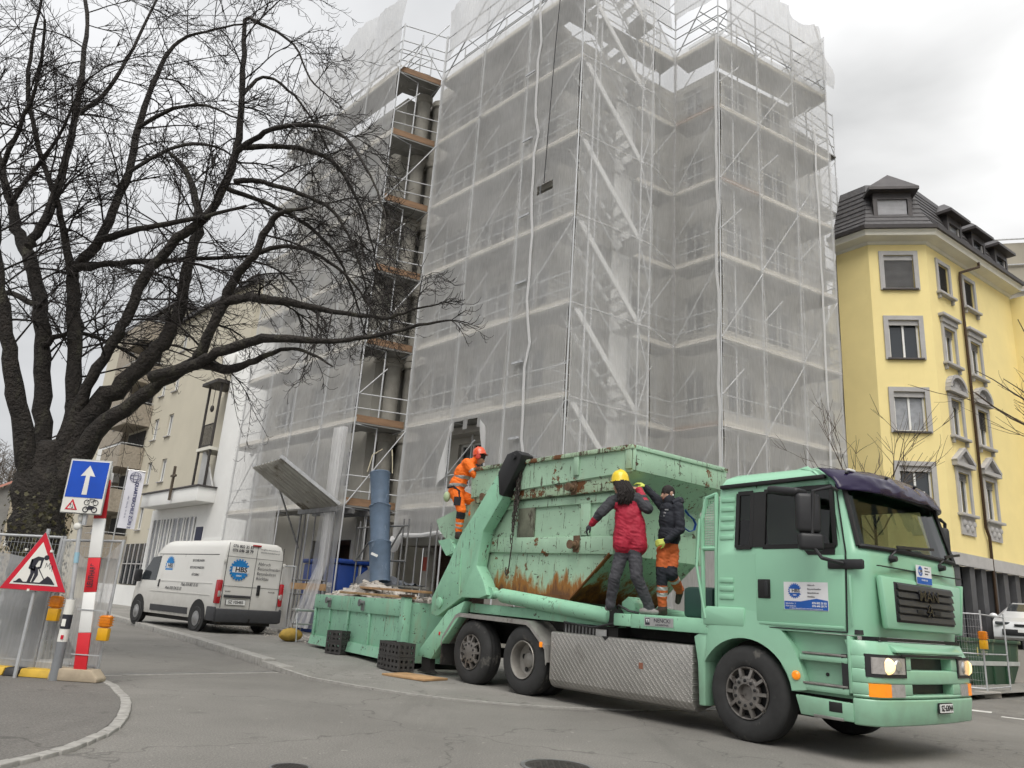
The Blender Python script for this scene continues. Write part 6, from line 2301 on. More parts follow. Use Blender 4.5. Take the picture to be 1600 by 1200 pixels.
s_.build('emblem_mark', MT['vinyl'], sgn)
pl2 = T('small_plate', MB().b2(-2.62, -2.4, .07, .08, 1.0, 1.1), 'alu')
# tread-plate tool box
MT['tread'] = mat('aluminium tread plate', (.42, .405, .38), .40, .75, .15, 2, 0, 60, (.2, .18, .155), .28, 1.6, dw=.25)
_t = MT['tread'].node_tree
_tc = _t.nodes.new('ShaderNodeTexCoord')
def _tread_layer(rot, loc):
    mp_ = _t.nodes.new('ShaderNodeMapping')
    mp_.inputs['Location'].default_value = loc
    mp_.inputs['Rotation'].default_value = (0, rot, 0)
    mp_.inputs['Scale'].default_value = (1, 0, 1)
    _t.links.new(_tc.outputs['Object'], mp_.inputs[0])
    sx = _t.nodes.new('ShaderNodeSeparateXYZ')
    _t.links.new(mp_.outputs[0], sx.inputs[0])
    outs = []
    for ch, per in ((0, .062), (2, .062)):
        m1 = _t.nodes.new('ShaderNodeMath')
        m1.operation = 'PINGPONG'
        m1.inputs[1].default_value = per / 2
        _t.links.new(sx.outputs[ch], m1.inputs[0])
        m2_ = _t.nodes.new('ShaderNodeMath')
        m2_.operation = 'MULTIPLY'
        m2_.inputs[1].default_value = 1 / (.024 if ch == 0 else .010)
        _t.links.new(m1.outputs[0], m2_.inputs[0])
        m3 = _t.nodes.new('ShaderNodeMath')
        m3.operation = 'POWER'
        m3.inputs[1].default_value = 2
        _t.links.new(m2_.outputs[0], m3.inputs[0])
        outs.append(m3.outputs[0])
    ad = _t.nodes.new('ShaderNodeMath')
    ad.operation = 'ADD'
    _t.links.new(outs[0], ad.inputs[0])
    _t.links.new(outs[1], ad.inputs[1])
    r_ = _t.nodes.new('ShaderNodeMapRange')
    for i, v_ in enumerate((.5, 1.0, 1.0, 0.0)):
        r_.inputs[i + 1].default_value = v_
    _t.links.new(ad.outputs[0], r_.inputs[0])
    return r_.outputs[0]
_l1 = _tread_layer(R(45), (0, 0, 0))
_l2 = _tread_layer(R(-45), (.031, 0, .0))
_mx = _t.nodes.new('ShaderNodeMath')
_mx.operation = 'MAXIMUM'
_t.links.new(_l1, _mx.inputs[0])
_t.links.new(_l2, _mx.inputs[1])
_bp = _t.nodes.new('ShaderNodeBump')
_bp.inputs['Strength'].default_value = 1.0
_bp.inputs['Distance'].default_value = .006
_t.links.new(_mx.outputs[0], _bp.inputs['Height'])
_t.links.new(_bp.outputs[0], _t.nodes['Principled BSDF'].inputs['Normal'])
bx = MB()
bx.prism([(0.0, 1.0), (.03, 1.01), (.5, 1.01), (.5, .30), (.12, .20), (.05, .235), (.0, .32)], -3.52, -.80, (0, 0, 0), (0, 1, 0), (0, 0, 1), (1, 0, 0))
tbx = T('tread_plate_box', bx, 'tread', bev=.012)
T('box_latch', MB().b2(-1.70, -1.63, -.006, -.001, .64, .72), mat('rusty latch', (.25, .10, .06), .6), parent=tbx)
T('box_notch', MB().prism([(-2.42, 1.012), (-2.28, 1.012), (-2.35, .955)], -.004, -.0005, (0, 0, 0), (1, 0, 0), (0, 0, 1), (0, 1, 0)), 'seal', parent=tbx)
# rear mudguard
mg = MB()
gp = [(-6.50, .62), (-6.46, .74), (-6.10, 1.13), (-5.98, 1.17), (-4.10, 1.135), (-4.0, 1.09), (-3.62, .80), (-3.56, .55)]
gq = [(x, z - .022) if 0 < i < len(gp) - 1 else (x + (.02 if i == 0 else -.02), z) for i, (x, z) in enumerate(gp)]
for i in range(len(gp) - 1):
    mg.prism([gp[i], gp[i + 1], gq[i + 1], gq[i]], -.02, .56, (0, 0, 0), (1, 0, 0), (0, 0, 1), (0, 1, 0))
    mg.prism([gp[i], gp[i + 1], (gq[i + 1][0], gq[i + 1][1] - .045), (gq[i][0], gq[i][1] - .045)], -.035, -.021, (0, 0, 0), (1, 0, 0), (0, 0, 1), (0, 1, 0))
T('rear_fender', mg, mat('dirty aluminium fender', (.40, .385, .36), .5, .6, .2, 5, 0, 60, (.15, .13, .11), .35, 3))
T('fender_backing', MB().prism([(-6.4, .7), (-6.1, 1.08), (-4.1, 1.08), (-3.6, .7)], .60, .7, (0, 0, 0), (1, 0, 0), (0, 0, 1), (0, 1, 0)), 'chass')
T('side_marker', MB().box((-3.70, -.04, .80), (.06, .03, .08)), 'amber', bev=.01)
T('rear_marker', MB().box((-6.56, -.03, .78), (.04, .03, .06)), MT['red'], bev=.008)
T('mud_flap', MB().b2(-6.52, -6.48, .0, .5, .25, .72), 'chass')

# ---- lifting gear
def arm(y0, y1):
    po = [(-5.08, 3.64), (-5.69, 2.98), (-6.14, 2.53), (-6.44, 2.03), (-6.91, 1.40), (-6.88, 1.11), (-6.68, 1.07), (-5.92, 1.44), (-5.40, 1.44), (-5.18, 1.50), (-5.30, 1.72), (-5.55, 1.99), (-5.44, 2.59), (-4.88, 3.22), (-4.92, 3.40)]
    ar = T('lifting_arm', MB().prism(po, y0, y1, (0, 0, 0), (1, 0, 0), (0, 0, 1), (0, 1, 0)), 'mint_arm', bev=.012)
    hd = [(-5.09, 3.62), (-4.86, 3.93), (-4.60, 3.97), (-4.44, 3.88), (-4.50, 3.72), (-4.80, 3.32), (-4.90, 3.18), (-5.02, 3.22)]
    T('arm_head', MB().prism(hd, y0 - .02, y1 + .02, (0, 0, 0), (1, 0, 0), (0, 0, 1), (0, 1, 0)), mat('black arm head', (.012, .012, .013), .55), bev=.02, parent=ar)
    T('head_pin', MB().lathe([(.05, 0), (.05, .05)], (-4.62, y0 - .02, 3.85), (0, -1, 0), 14), 'black', parent=ar)
    T('pivot_pin', MB().lathe([(.10, 0), (.10, .03), (.06, .045)], (-6.62, y0, 1.32), (0, -1, 0), 18), 'mint_arm', parent=ar)
    T('arm_seam', MB().beam((-6.05, y0 - .004, 2.2), (-6.0, y0 - .004, 1.5), .008, .02, up=(0, 1, 0)), 'mint_arm', parent=ar)
    T('foot_plate', MB().prism([(-6.95, 2.47), (-6.55, 2.50), (-6.30, 2.25), (-6.62, 2.18)], y0 + .05, y1, (0, 0, 0), (1, 0, 0), (0, 0, 1), (0, 1, 0)), 'mint_arm', parent=ar)
    # lower stabiliser
    sb_ = T('stabiliser', MB().prism([(-5.85, 1.38), (-6.0, 1.08), (-6.78, .32), (-7.24, .34), (-7.20, .46), (-6.35, 1.2)], y0 + .02, y1 - .04, (0, 0, 0), (1, 0, 0), (0, 0, 1), (0, 1, 0)), 'mint_arm', bev=.01)
    T('stabiliser_foot', MB().prism([(-7.14, .36), (-6.86, .34), (-6.84, .12), (-6.7, .07), (-7.26, .07), (-7.12, .14)], y0 + .05, y1 - .07, (0, 0, 0), (1, 0, 0), (0, 0, 1), (0, 1, 0)), 'chass', parent=sb_)
    cy = T('tilt_cylinder', MB().lathe([(.0, -.02), (.09, 0), (.115, .02), (.118, 2.6), (.10, 2.62), (.06, 2.64), (.06, 2.86)], (-2.32, (y0 + y1) / 2 + .02, 1.285), (-5.19 + 2.32, 0, 1.53 - 1.285), 24), 'mint_arm', smooth=True, ang=40)
    T('cylinder_eye', MB().lathe([(.10, -.07), (.10, .07)], (-5.21, (y0 + y1) / 2 + .02, 1.54), (0, 1, 0), 18), 'mint_arm', smooth=True, parent=cy)
    T('cylinder_end_cap', MB().lathe([(.135, -.06), (.135, .06)], (-2.26, (y0 + y1) / 2 + .02, 1.28), (0, 1, 0), 18), 'chass', smooth=True, parent=cy)
    return ar
arm(-.05, .19)
arm(CW_ - .19, CW_ + .05)
T('cross_tube', MB().lathe([(.075, 0), (.075, .35), (.05, .36), (.05, 2.2)], (-4.58, .19, 3.86), (0, 1, 0), 16), 'steel_dark', smooth=True)
T('tail_frame', MB().b2(-6.6, -6.1, .3, CW_ - .3, .75, 1.25), 'chass')
# guard frame behind the cab
gd = MB()
for y in (.05, CW_ - .05):
    gd.path([(-.66, y, 1.35), (-.68, y, 2.6), (-.60, y, 2.88), (-.44, y, 2.92)], .03, 8)
    gd.tube((-.45, y, 1.35), (-.45, y, 2.92), .03, 8)
    gd.tube((-.66, y, 2.22), (-.45, y, 2.22), .03, 8)
T('guard_frame', gd, 'mint', smooth=True)
gd = MB()
for k in range(9):
    gd.tube((-.66 + k * .026, .05, 2.25), (-.66 + k * .026, .05, 2.9), .005, 3)
for k in range(20):
    gd.tube((-.67, .05, 2.26 + k * .032), (-.44, .05, 2.26 + k * .032), .0055, 3)
for k in range(80):
    gd.tube((-.45, .05 + k * .03, 2.25), (-.45, .05 + k * .03, 2.9), .0055, 3)
for k in range(20):
    gd.tube((-.45, .05, 2.26 + k * .032), (-.45, CW_ - .05, 2.26 + k * .032), .0055, 3)
T('wire_mesh', gd, 'mint')
T('bulkhead', MB().b2(-.47, -.43, .2, CW_ - .05, 1.36, 2.2), 'chass')
T('hand_rail', MB().path([(-.58, -.02, 1.35), (-.70, -.04, 2.0), (-.66, -.03, 2.6)], .018, 6), 'mint', smooth=True)
# hydraulic tank, lidded crate and hoses on the bed behind the cab
T('hydraulic_tank', MB().b2(-1.25, -.75, .35, 1.0, 1.34, 1.75), mat('dark green plastic', (.02, .06, .05), .5), bev=.06)
T('lever_box', MB().prism([(-2.2, 1.335), (-1.95, 1.335), (-1.95, 1.5), (-2.08, 1.58), (-2.2, 1.5)], .16, .4, (0, 0, 0), (1, 0, 0), (0, 0, 1), (0, 1, 0)), 'mint_arm', bev=.01)
T('hydraulic_hose', MB().path([(-2.3, .12, 1.36), (-2.15, .05, 1.45), (-2.0, .1, 1.38), (-1.9, .2, 1.36)], .018, 6), 'black', smooth=True)
T('hydraulic_hose', MB().path([(-2.2, .02, 1.2), (-2.6, .0, 1.12), (-3.3, .06, 1.16)], .016, 6), 'black', smooth=True)

# ---------------------------------------------------------------- the raised skip hanging between the arms
sp_ = thing('raised_skip', 'large rusty mint green skip held between the truck arms', 'skip', (3.01, 9.66, 0), rz=TH)
def K(nm, mb, m_='skip', bev=0, parent=None, smooth=False):
    return mb.build(nm, MT[m_] if isinstance(m_, str) else m_, parent or sp_, bev=bev, smooth=smooth)
SY0, SY1 = .24, 2.22
side_poly = [(-5.45, 1.50), (-3.37, 1.47), (-2.50, 2.20), (-2.44, 3.22), (-6.05, 3.26), (-7.45, 2.92), (-7.30, 2.70)]
XZ = dict(O=(0, 0, 0), U=(1, 0, 0), Vv=(0, 0, 1), Wv=(0, 1, 0))
for y0, y1 in ((SY0, SY0 + .02), (SY1 - .02, SY1)):
    K('side_plate', MB().prism(side_poly, y0, y1, **XZ))
def strip(nm, p, q, th=.02, y0=SY0 + .021, y1=SY1 - .021, m_='skip'):
    p, q = V(p[0], 0, p[1]), V(q[0], 0, q[1])
    s_ = MB()
    s_.beam(p + V(0, y0, 0), q + V(0, y0, 0), .001, .001)
    s_ = MB()
    d = (q - p).normalized()
    nrm_ = V(-d.z, 0, d.x) * th
    vs = [p + V(0, y0, 0), q + V(0, y0, 0), q + V(0, y1, 0), p + V(0, y1, 0)]
    vs += [v_ + nrm_ for v_ in vs]
    s_.add(vs, [(0, 1, 2, 3), (7, 6, 5, 4), (0, 4, 5, 1), (1, 5, 6, 2), (2, 6, 7, 3), (3, 7, 4, 0)])
    return K(nm, s_, m_)
strip('floor_plate', (-5.45, 1.505), (-3.37, 1.475))
strip('front_slope', (-3.37, 1.475), (-2.51, 2.2))
strip('front_wall', (-2.51, 2.2), (-2.45, 3.21))
strip('rear_slope', (-7.3, 2.70), (-5.45, 1.505))
# collar with overhanging front tray
YC0, YC1 = .10, 2.36
for y0, y1 in ((YC0, YC0 + .025), (YC1 - .025, YC1)):
    K('collar_side', MB().prism([(-6.1, 3.26), (-2.0, 3.38), (-1.99, 3.76), (-6.15, 3.80)], y0, y1, **XZ))
for ys, yc in ((SY0, YC0 + .012), (SY1, YC1 - .012)):
    s_ = MB()
    s_.quad((-6.05, ys, 3.16), (-2.44, ys, 3.16), (-2.0, yc, 3.38), (-6.1, yc, 3.28))
    K('collar_flare', s_)
K('tray_front', MB().b2(-2.02, -1.985, YC0, YC1, 3.40, 3.76), bev=.006)
s_ = MB()
s_.quad((-2.0, YC0, 3.40), (-2.0, YC1, 3.40), (-2.46, SY1, 3.02), (-2.46, SY0, 3.02))
K('tray_underside', s_)
K('collar_rear', MB().b2(-6.14, -6.11, YC0 + .026, YC1 - .026, 3.25, 3.79))
for y in (YC0 - .02, YC1 - .03):
    K('rim_flange', MB().beam((-6.15, y + .025, 3.79), (-1.98, y + .025, 3.75), .09, .07), 'skip_r', bev=.008)
K('rim_flange', MB().beam((-2.0, YC0 + .06, 3.752), (-2.0, YC1 - .06, 3.752), .07, .068), bev=.008)
for x in (-5.2, -3.20, -2.06):
    K('collar_rib', MB().b2(x - .06, x + .06, YC0 - .03, YC0 - .002, 3.42, 3.752), bev=.006)
MT['skip_g'] = mat('oil grimed paint', (.16, .17, .125), .75, 0, .35, 5, .15, 30, (.05, .04, .03), .5, 4, .4)
# bands and ribs on the near and far side
for y0, y1 in ((SY0 - .045, SY0 - .002), (SY1 + .002, SY1 + .045)):
    K('upper_band', MB().prism([(-6.0, 3.15), (-2.3, 3.13), (-2.2, 3.36), (-6.05, 3.38)], y0 - (.06 if y0 < 1 else -.06), y1, **XZ), 'skip_r', bev=.008)
    K('middle_band', MB().prism([(-6.3, 2.27), (-2.44, 2.18), (-2.44, 2.45), (-6.4, 2.52)], y0, y1, **XZ), bev=.008)
    K('rail_band', MB().prism([(-6.0, 3.0), (-2.45, 2.97), (-2.45, 3.1), (-6.0, 3.12)], y0 + .004, y1 - .003, **XZ), bev=.006)
    for x, w_ in ((-5.55, .08), (-4.55, .22), (-3.08, .11), (-2.5, .05)):
        K('side_rib', MB().b2(x - w_, x + w_, y0 + .006, y1, 2.48, 2.995), 'skip_g' if w_ > .2 else 'skip', bev=.006)
K('corner_strip', MB().beam((-3.37, SY0 - .012, 1.49), (-2.51, SY0 - .012, 2.20), .02, .07, up=(0, 1, 0)), mat('bare rusty edge', (.20, .075, .02), .8, 0, .4, 6))
K('lower_seam', MB().b2(-5.4, -3.4, SY0 - .012, SY0 - .002, 1.50, 1.56), mat('rusted seam', (.17, .07, .025), .85, 0, .4, 6))
for x, z in ((-3.28, 3.25), (-3.24, 2.35), (-5.6, 3.25), (-5.6, 2.38)):
    s_ = MB()
    s_.box((x, SY0 - .05 - (.06 if z > 3 else 0), z), (.13, .02, .26))
    s_.lathe([(.075, 0), (.075, .03), (.045, .03), (.045, .11), (.07, .11), (.07, .14)], (x, SY0 - .06 - (.06 if z > 3 else 0), z - .02), (0, -1, 0), 14)
    K('chain_lug', s_, mat('rusty lug', (.16, .10, .06), .75, .2, .4, 9))
# blue graffiti letter on the end wall
s_ = MB()
gl_pts = [(.12, .2), (.02, .24), (-.09, .2), (-.1, .12), (-.02, .05), (.08, .0), (.13, -.08), (.1, -.18), (.0, -.22), (-.11, -.18), (-.15, -.1)]
for p, q in zip(gl_pts, gl_pts[1:]):
    s_.beam((-2.425 + .0, 1.95 + p[0] * 1.2, 2.93 + p[1]), (-2.425, 1.95 + q[0] * 1.2, 2.93 + q[1]), .006, .045, up=(1, 0, 0))
K('graffiti', s_, mat('blue spray', (.03, .10, .42), .6))
# lifting chains
link = MB()
lp = [V(.022 * math.cos(t), 0, .034 * math.sin(t) + (.016 if math.sin(t) > 0 else -.016)) for t in [2 * math.pi * i / 12 for i in range(13)]]
link.path(lp, .0085, 5, False)
MT['chain'] = mat('oily chain steel', (.075, .065, .058), .5, .6, .4, 9)
lm = link.mesh('chain_link', MT['chain'], smooth=True)
def chain(label, x0, y0, z0, x1, y1, z1):
    c = thing('lifting_chain', label, 'chain', (3.01, 9.66, 0), rz=TH)
    p, q = V(x0, y0, z0), V(x1, y1, z1)
    n_ = int((q - p).length / .066)
    for i in range(n_):
        t = i / n_
        m_ = Matrix.Rotation(R(90) * (i % 2) + random.uniform(-.4, .4), 4, 'Z') @ Matrix.Rotation(random.uniform(-.15, .15), 4, 'Y')
        m_.translation = p.lerp(q, t) + V(random.uniform(-.01, .01), random.uniform(-.01, .01), 0)
        put('link', lm, c, m_)
    return c
random.seed(8)
for i, (dx, zl) in enumerate(((0, 2.35), (.05, 2.75), (-.05, 2.6), (.09, 3.0), (.02, 2.9))):
    chain(['long chain hanging from the black arm head beside the skip', 'second chain of the bundle under the black arm head', 'third chain of the bundle under the black arm head', 'shortest chain of the bundle under the black arm head', 'rearmost chain of the bundle under the black arm head'][i], -4.66 + dx, .06 + .02 * (i % 3), 3.76, -4.74 + dx, .07 + .02 * (i % 3), zl)
hk = MB()
hk.path([(-4.74, .08, 2.36), (-4.78, .08, 2.0), (-4.80, .08, 1.9), (-4.84, .08, 1.84), (-4.88, .08, 1.9), (-4.86, .08, 1.98)], .012, 6)
ho_ = hk.build('chain_hook', MT['chain'], smooth=True)
ho_.location, ho_.rotation_euler = (3.01, 9.66, 0), (0, 0, TH)
tag(ho_, 'dark iron hook rod at the end of the longest skip chain', 'hook')
# loose white tarp and dust inside are not visible; a load of rubble fills the skip
# ---------------------------------------------------------------- white panel van
VH = R(136.5)
van = thing('panel_van', 'white high-roof panel van with blue gear emblem parked on the pavement', 'van', (-8.36, 22.65, .12), rz=VH)
MT['vanw'] = mat('white van paint', (.70, .69, .655), .35, 0, .03, 1, 0, 60, (.50, .48, .43), .22, 1.2, .6, coat=.25, dw=.3)
MT['grey_pl'] = mat('dark grey bumper plastic', (.045, .046, .05), .6, 0, .15, 4)
low_grime(MT['vanw'], .3, 1.3, (.30, .28, .24), .9)
def VN(nm, mb, m_='vanw', bev=0, smooth=False, parent=None, ang=35):
    return mb.build(nm, MT[m_] if isinstance(m_, str) else m_, parent or van, bev=bev, smooth=smooth, ang=ang)
VW = 2.03
vz_ = [.34, .5, .92, 1.2, 1.32, 2.08, 2.32, 2.46, 2.52, 2.535]
vxf = [4.90, 4.98, 4.96, 4.86, 4.62, 3.82, 3.55, 3.32, 3.1, 2.7]
vin = [.03, 0, 0, .0, .015, .07, .11, .17, .28, .5]
vxr = [-.93, -.95, -.95, -.95, -.945, -.92, -.90, -.87, -.8, -.6]
def vring(j):
    z, x1, i_, xr = vz_[j], vxf[j], vin[j], vxr[j]
    r_ = .42 if j < 4 else .3
    half = [(xr, VW / 2), (xr, .5 + i_), (xr + .01, i_ + .09), (xr + .03, i_ + .03), (xr + .09, i_), (0, i_), (1.5, i_), (2.9, i_), (min(3.5, x1 - r_ - .05), i_)]
    for k in range(6):
        t = k / 5 * math.pi / 2
        half.append((x1 - .12 - r_ + r_ * math.sin(t), i_ + r_ - r_ * math.cos(t)))
    half.append((x1 - .03, i_ + .72))
    half.append((x1, VW / 2))
    return [(x, -y, z) for x, y in half] + [(x, -(VW - y), z) for x, y in half[-2:0:-1]]
vr_ = [vring(j) for j in range(len(vz_))]
n_ = len(vr_[0])
vb = MB()
for r_ in vr_:
    vb.v += r_
for j in range(len(vz_) - 1):
    for i in range(n_):
        k = (i + 1) % n_
        vb.f.append((j * n_ + k, j * n_ + i, (j + 1) * n_ + i, (j + 1) * n_ + k))
        vb.m.append(0)
vb.f.append(tuple((len(vz_) - 1) * n_ + i for i in range(n_))[::-1])
vb.f.append(tuple(range(n_)))
vb.m += [0, 0]
VN('body', vb, smooth=True, ang=40)
def ip(z):
    for (z0, a0), (z1, a1) in zip(zip(vz_, vin), zip(vz_[1:], vin[1:])):
        if z <= z1:
            return a0 + (a1 - a0) * (z - z0) / (z1 - z0)
    return .1
def vside(nm, poly, m_, off=.006, parent=None):
    """thin panel following the tumblehome of the van's near side"""
    s_ = MB()
    n = len(poly)
    vs = [(x, -ip(z) + off, z) for x, z in poly] + [(x, -ip(z) - .01, z) for x, z in poly]
    s_.add(vs, [tuple(range(n))] + [(i, n + i, n + (i + 1) % n, (i + 1) % n) for i in range(n)])
    return VN(nm, s_, m_, parent=parent)
vside('door_window', [(3.05, 1.30), (4.30, 1.30), (4.05, 1.55), (3.62, 2.0), (3.05, 2.05)], 'glass')
vside('side_moulding', [(.62, .42), (3.1, .42), (3.1, .60), (.62, .60)], 'grey_pl', .02)
for x0 in (2.98, 1.45):
    vside('panel_gap', [(x0, .5), (x0 + .012, .5), (x0 + .012, 2.1), (x0, 2.1)], 'seal', .004)
vside('waist_crease', [(-.6, 1.30), (2.95, 1.30), (2.95, 1.325), (-.6, 1.325)], 'vanw', .014)
vside('roof_crease', [(-.6, 2.09), (3.3, 2.09), (3.25, 2.11), (-.6, 2.11)], 'seal', .003)
vside('door_handle', [(2.75, 1.12), (2.83, 1.12), (2.83, 1.34), (2.75, 1.34)], 'black', .02)
vside('lower_crease', [(-.55, .98), (3.3, .98), (3.3, 1.0), (-.55, 1.0)], 'vanw', .012)
VN('wing_mirror', MB().box((4.12, .12, 1.42), (.16, .22, .38)), 'black', bev=.05)
# rear end
VN('rear_bumper', MB().b2(-1.02, -.86, -VW + .02, -.02, .30, .66), 'grey_pl', bev=.05)
for y in (-.02, -VW - .01):
    VN('bumper_corner', MB().b2(-1.0, -.52, y - .02, y + .05, .32, .70), 'grey_pl', bev=.04)
s_ = MB()
s_.b2(-.958, -.954, -1.03, -1.018, .66, 2.4)
s_.b2(-.957, -.953, -1.9, -.12, 2.06, 2.072)
s_.b2(-.958, -.953, -.155, -.14, .68, 2.44)
s_.b2(-.958, -.953, -1.89, -1.875, .68, 2.44)
s_.b2(-.957, -.953, -1.88, -.15, 1.26, 1.27)
VN('rear_door_gap', s_, 'seal')
VN('door_handle', MB().b2(-.985, -.955, -1.27, -1.17, 1.05, 1.34), 'black', bev=.02)
VN('plate_light_bar', MB().b2(-.985, -.955, -1.0, -.2, .96, 1.03), 'grey_pl', bev=.01)
npv = VN('number_plate', MB().b2(-.975, -.958, -.88, -.28, .76, .92), 'black')
VN('plate_face', MB().b2(-.982, -.9755, -.87, -.29, .77, .91), 'white', parent=npv)
text('plate_lettering', 'SZ 105485', .115, MT['black'], npv, frame((-.984, -.58, .84), (0, -1, 0), (0, 0, 1)), bold=.002, xs=.9)
MT['tail'] = mat('red tail lamp', (.42, .012, .02), .2, 0, .15, 6, coat=.5)
for y0, y1 in ((-.125, .012), (-VW - .012, -VW + .125)):
    tl_ = VN('tail_light', MB().b2(-.975, -.80, y0, y1, .78, 1.42), 'tail', bev=.035)
    VN('lamp_insert', MB().b2(-.982, -.92, y0 + .03, y1 - .02, .96, 1.13), 'clear', bev=.02, parent=tl_)
VN('brake_light', MB().box((-.90, -VW / 2, 2.43), (.06, .26, .045)), 'tail', bev=.01)
for y in (-.1, -VW + .08):
    for z in (1.0, 1.9):
        VN('door_hinge', MB().b2(-.97, -.93, y - .03, y + .05, z, z + .1), 'vanw', bev=.01)
gear(van, frame((-.960, -.55, 1.72), (0, -1, 0), (0, 0, 1)), .30, MT['logo_c'])
for i, w_ in enumerate(('Abbruch', 'Betonschneiden', 'Betonbohren', 'Rückbau')):
    text('lettering', w_, .125, MT['ink'], van, frame((-.962, -1.10, 1.93 - i * .135), (0, -1, 0), (0, 0, 1)), align='LEFT', xs=.92)
for i, w_ in enumerate(('076 802 35 83', '076 646 28 79')):
    text('lettering', w_, .11, MT['ink'], van, frame((-.945, -.58, 2.36 - i * .12), (0, -1, 0), (0, 0, 1)), bold=.003, xs=1.0)
for i, w_ in enumerate(('info@hbs-betonbohren.ch', 'www.hbs-betonbohren.ch')):
    text('lettering', w_, .062, MT['ink'], van, frame((-.945, -1.44, 2.34 - i * .085), (0, -1, 0), (0, 0, 1)), xs=.95)
text('model_lettering', 'ducato', .06, MT['badge'], van, frame((-.958, -.30, 1.13), (0, -1, 0), (0, 0, 1)))
text('model_lettering', 'Automatik', .05, MT['badge'], van, frame((-.958, -1.65, 1.17), (0, -1, 0), (0, 0, 1)))
sv = frame((2.35, .008 - ip(1.75), 1.75), (-1, 0, 0), (0, 0, 1))
gear(van, sv, .29, MT['logo_c'])
for i, w_ in enumerate(('BETONBOHREN', 'BETONSCHNEIDEN', 'RÜCKBAU')):
    z = 1.92 - i * .2
    text('lettering', w_, .10, MT['ink'], van, frame((.55, .009 - ip(z), z), (-1, 0, 0), (0, 0, 1)))
text('lettering', 'Mob: 076 802 35 83', .13, MT['ink'], van, frame((.75, .012 - ip(1.22), 1.23), (-1, 0, 0), (0, 0, 1)), shear=.2)
text('lettering', 'Mob: 078 734 35 33', .13, MT['ink'], van, frame((1.75, .012 - ip(1.08), 1.1), (-1, 0, 0), (0, 0, 1)), shear=.2)
for x in (0, 4.0):
    for y, sd_ in ((-.11, 1), (-VW + .11, -1)):
        if sd_ > 0:
            VN('wheel_arch', MB().lathe([(.46, 0), (.46, .012), (.42, .012)], (x, .004, .40), (0, 1, 0), 36), 'seal')
        w_ = MB().lathe([(.21, -.11), (.30, -.115), (.335, -.08), (.345, 0), (.335, .08), (.30, .115), (.21, .11)], (x, y + .03 * sd_, .345), (0, 1, 0), 40)
        wo_ = VN('wheel', w_, 'rubber', smooth=True)
        s_ = MB()
        s_.lathe([(.205, .02), (.20, .03), (.12, .035), (.10, .05), (.0, .055)], (x, y + .03 * sd_ + sd_ * .08, .345), (0, sd_, 0), 24, cap=False)
        for k in range(8):
            t = 2 * math.pi * k / 8
            s_.lathe([(.024, 0), (.024, .004)], V(x + .16 * math.cos(t), y + .03 * sd_ + sd_ * .117, .345 + .16 * math.sin(t)), (0, sd_, 0), 8)
        VN('rim', s_, mat('silver hubcap', (.33, .33, .33), .45, .5, .2, 5), smooth=True, parent=wo_)
VN('underbody', MB().b2(-.8, 4.6, -VW + .2, -.2, .22, .36), 'chass')
VN('tow_bar', MB().path([(-.8, -VW / 2, .32), (-1.05, -VW / 2, .32), (-1.08, -VW / 2, .42)], .025, 8), 'chass')
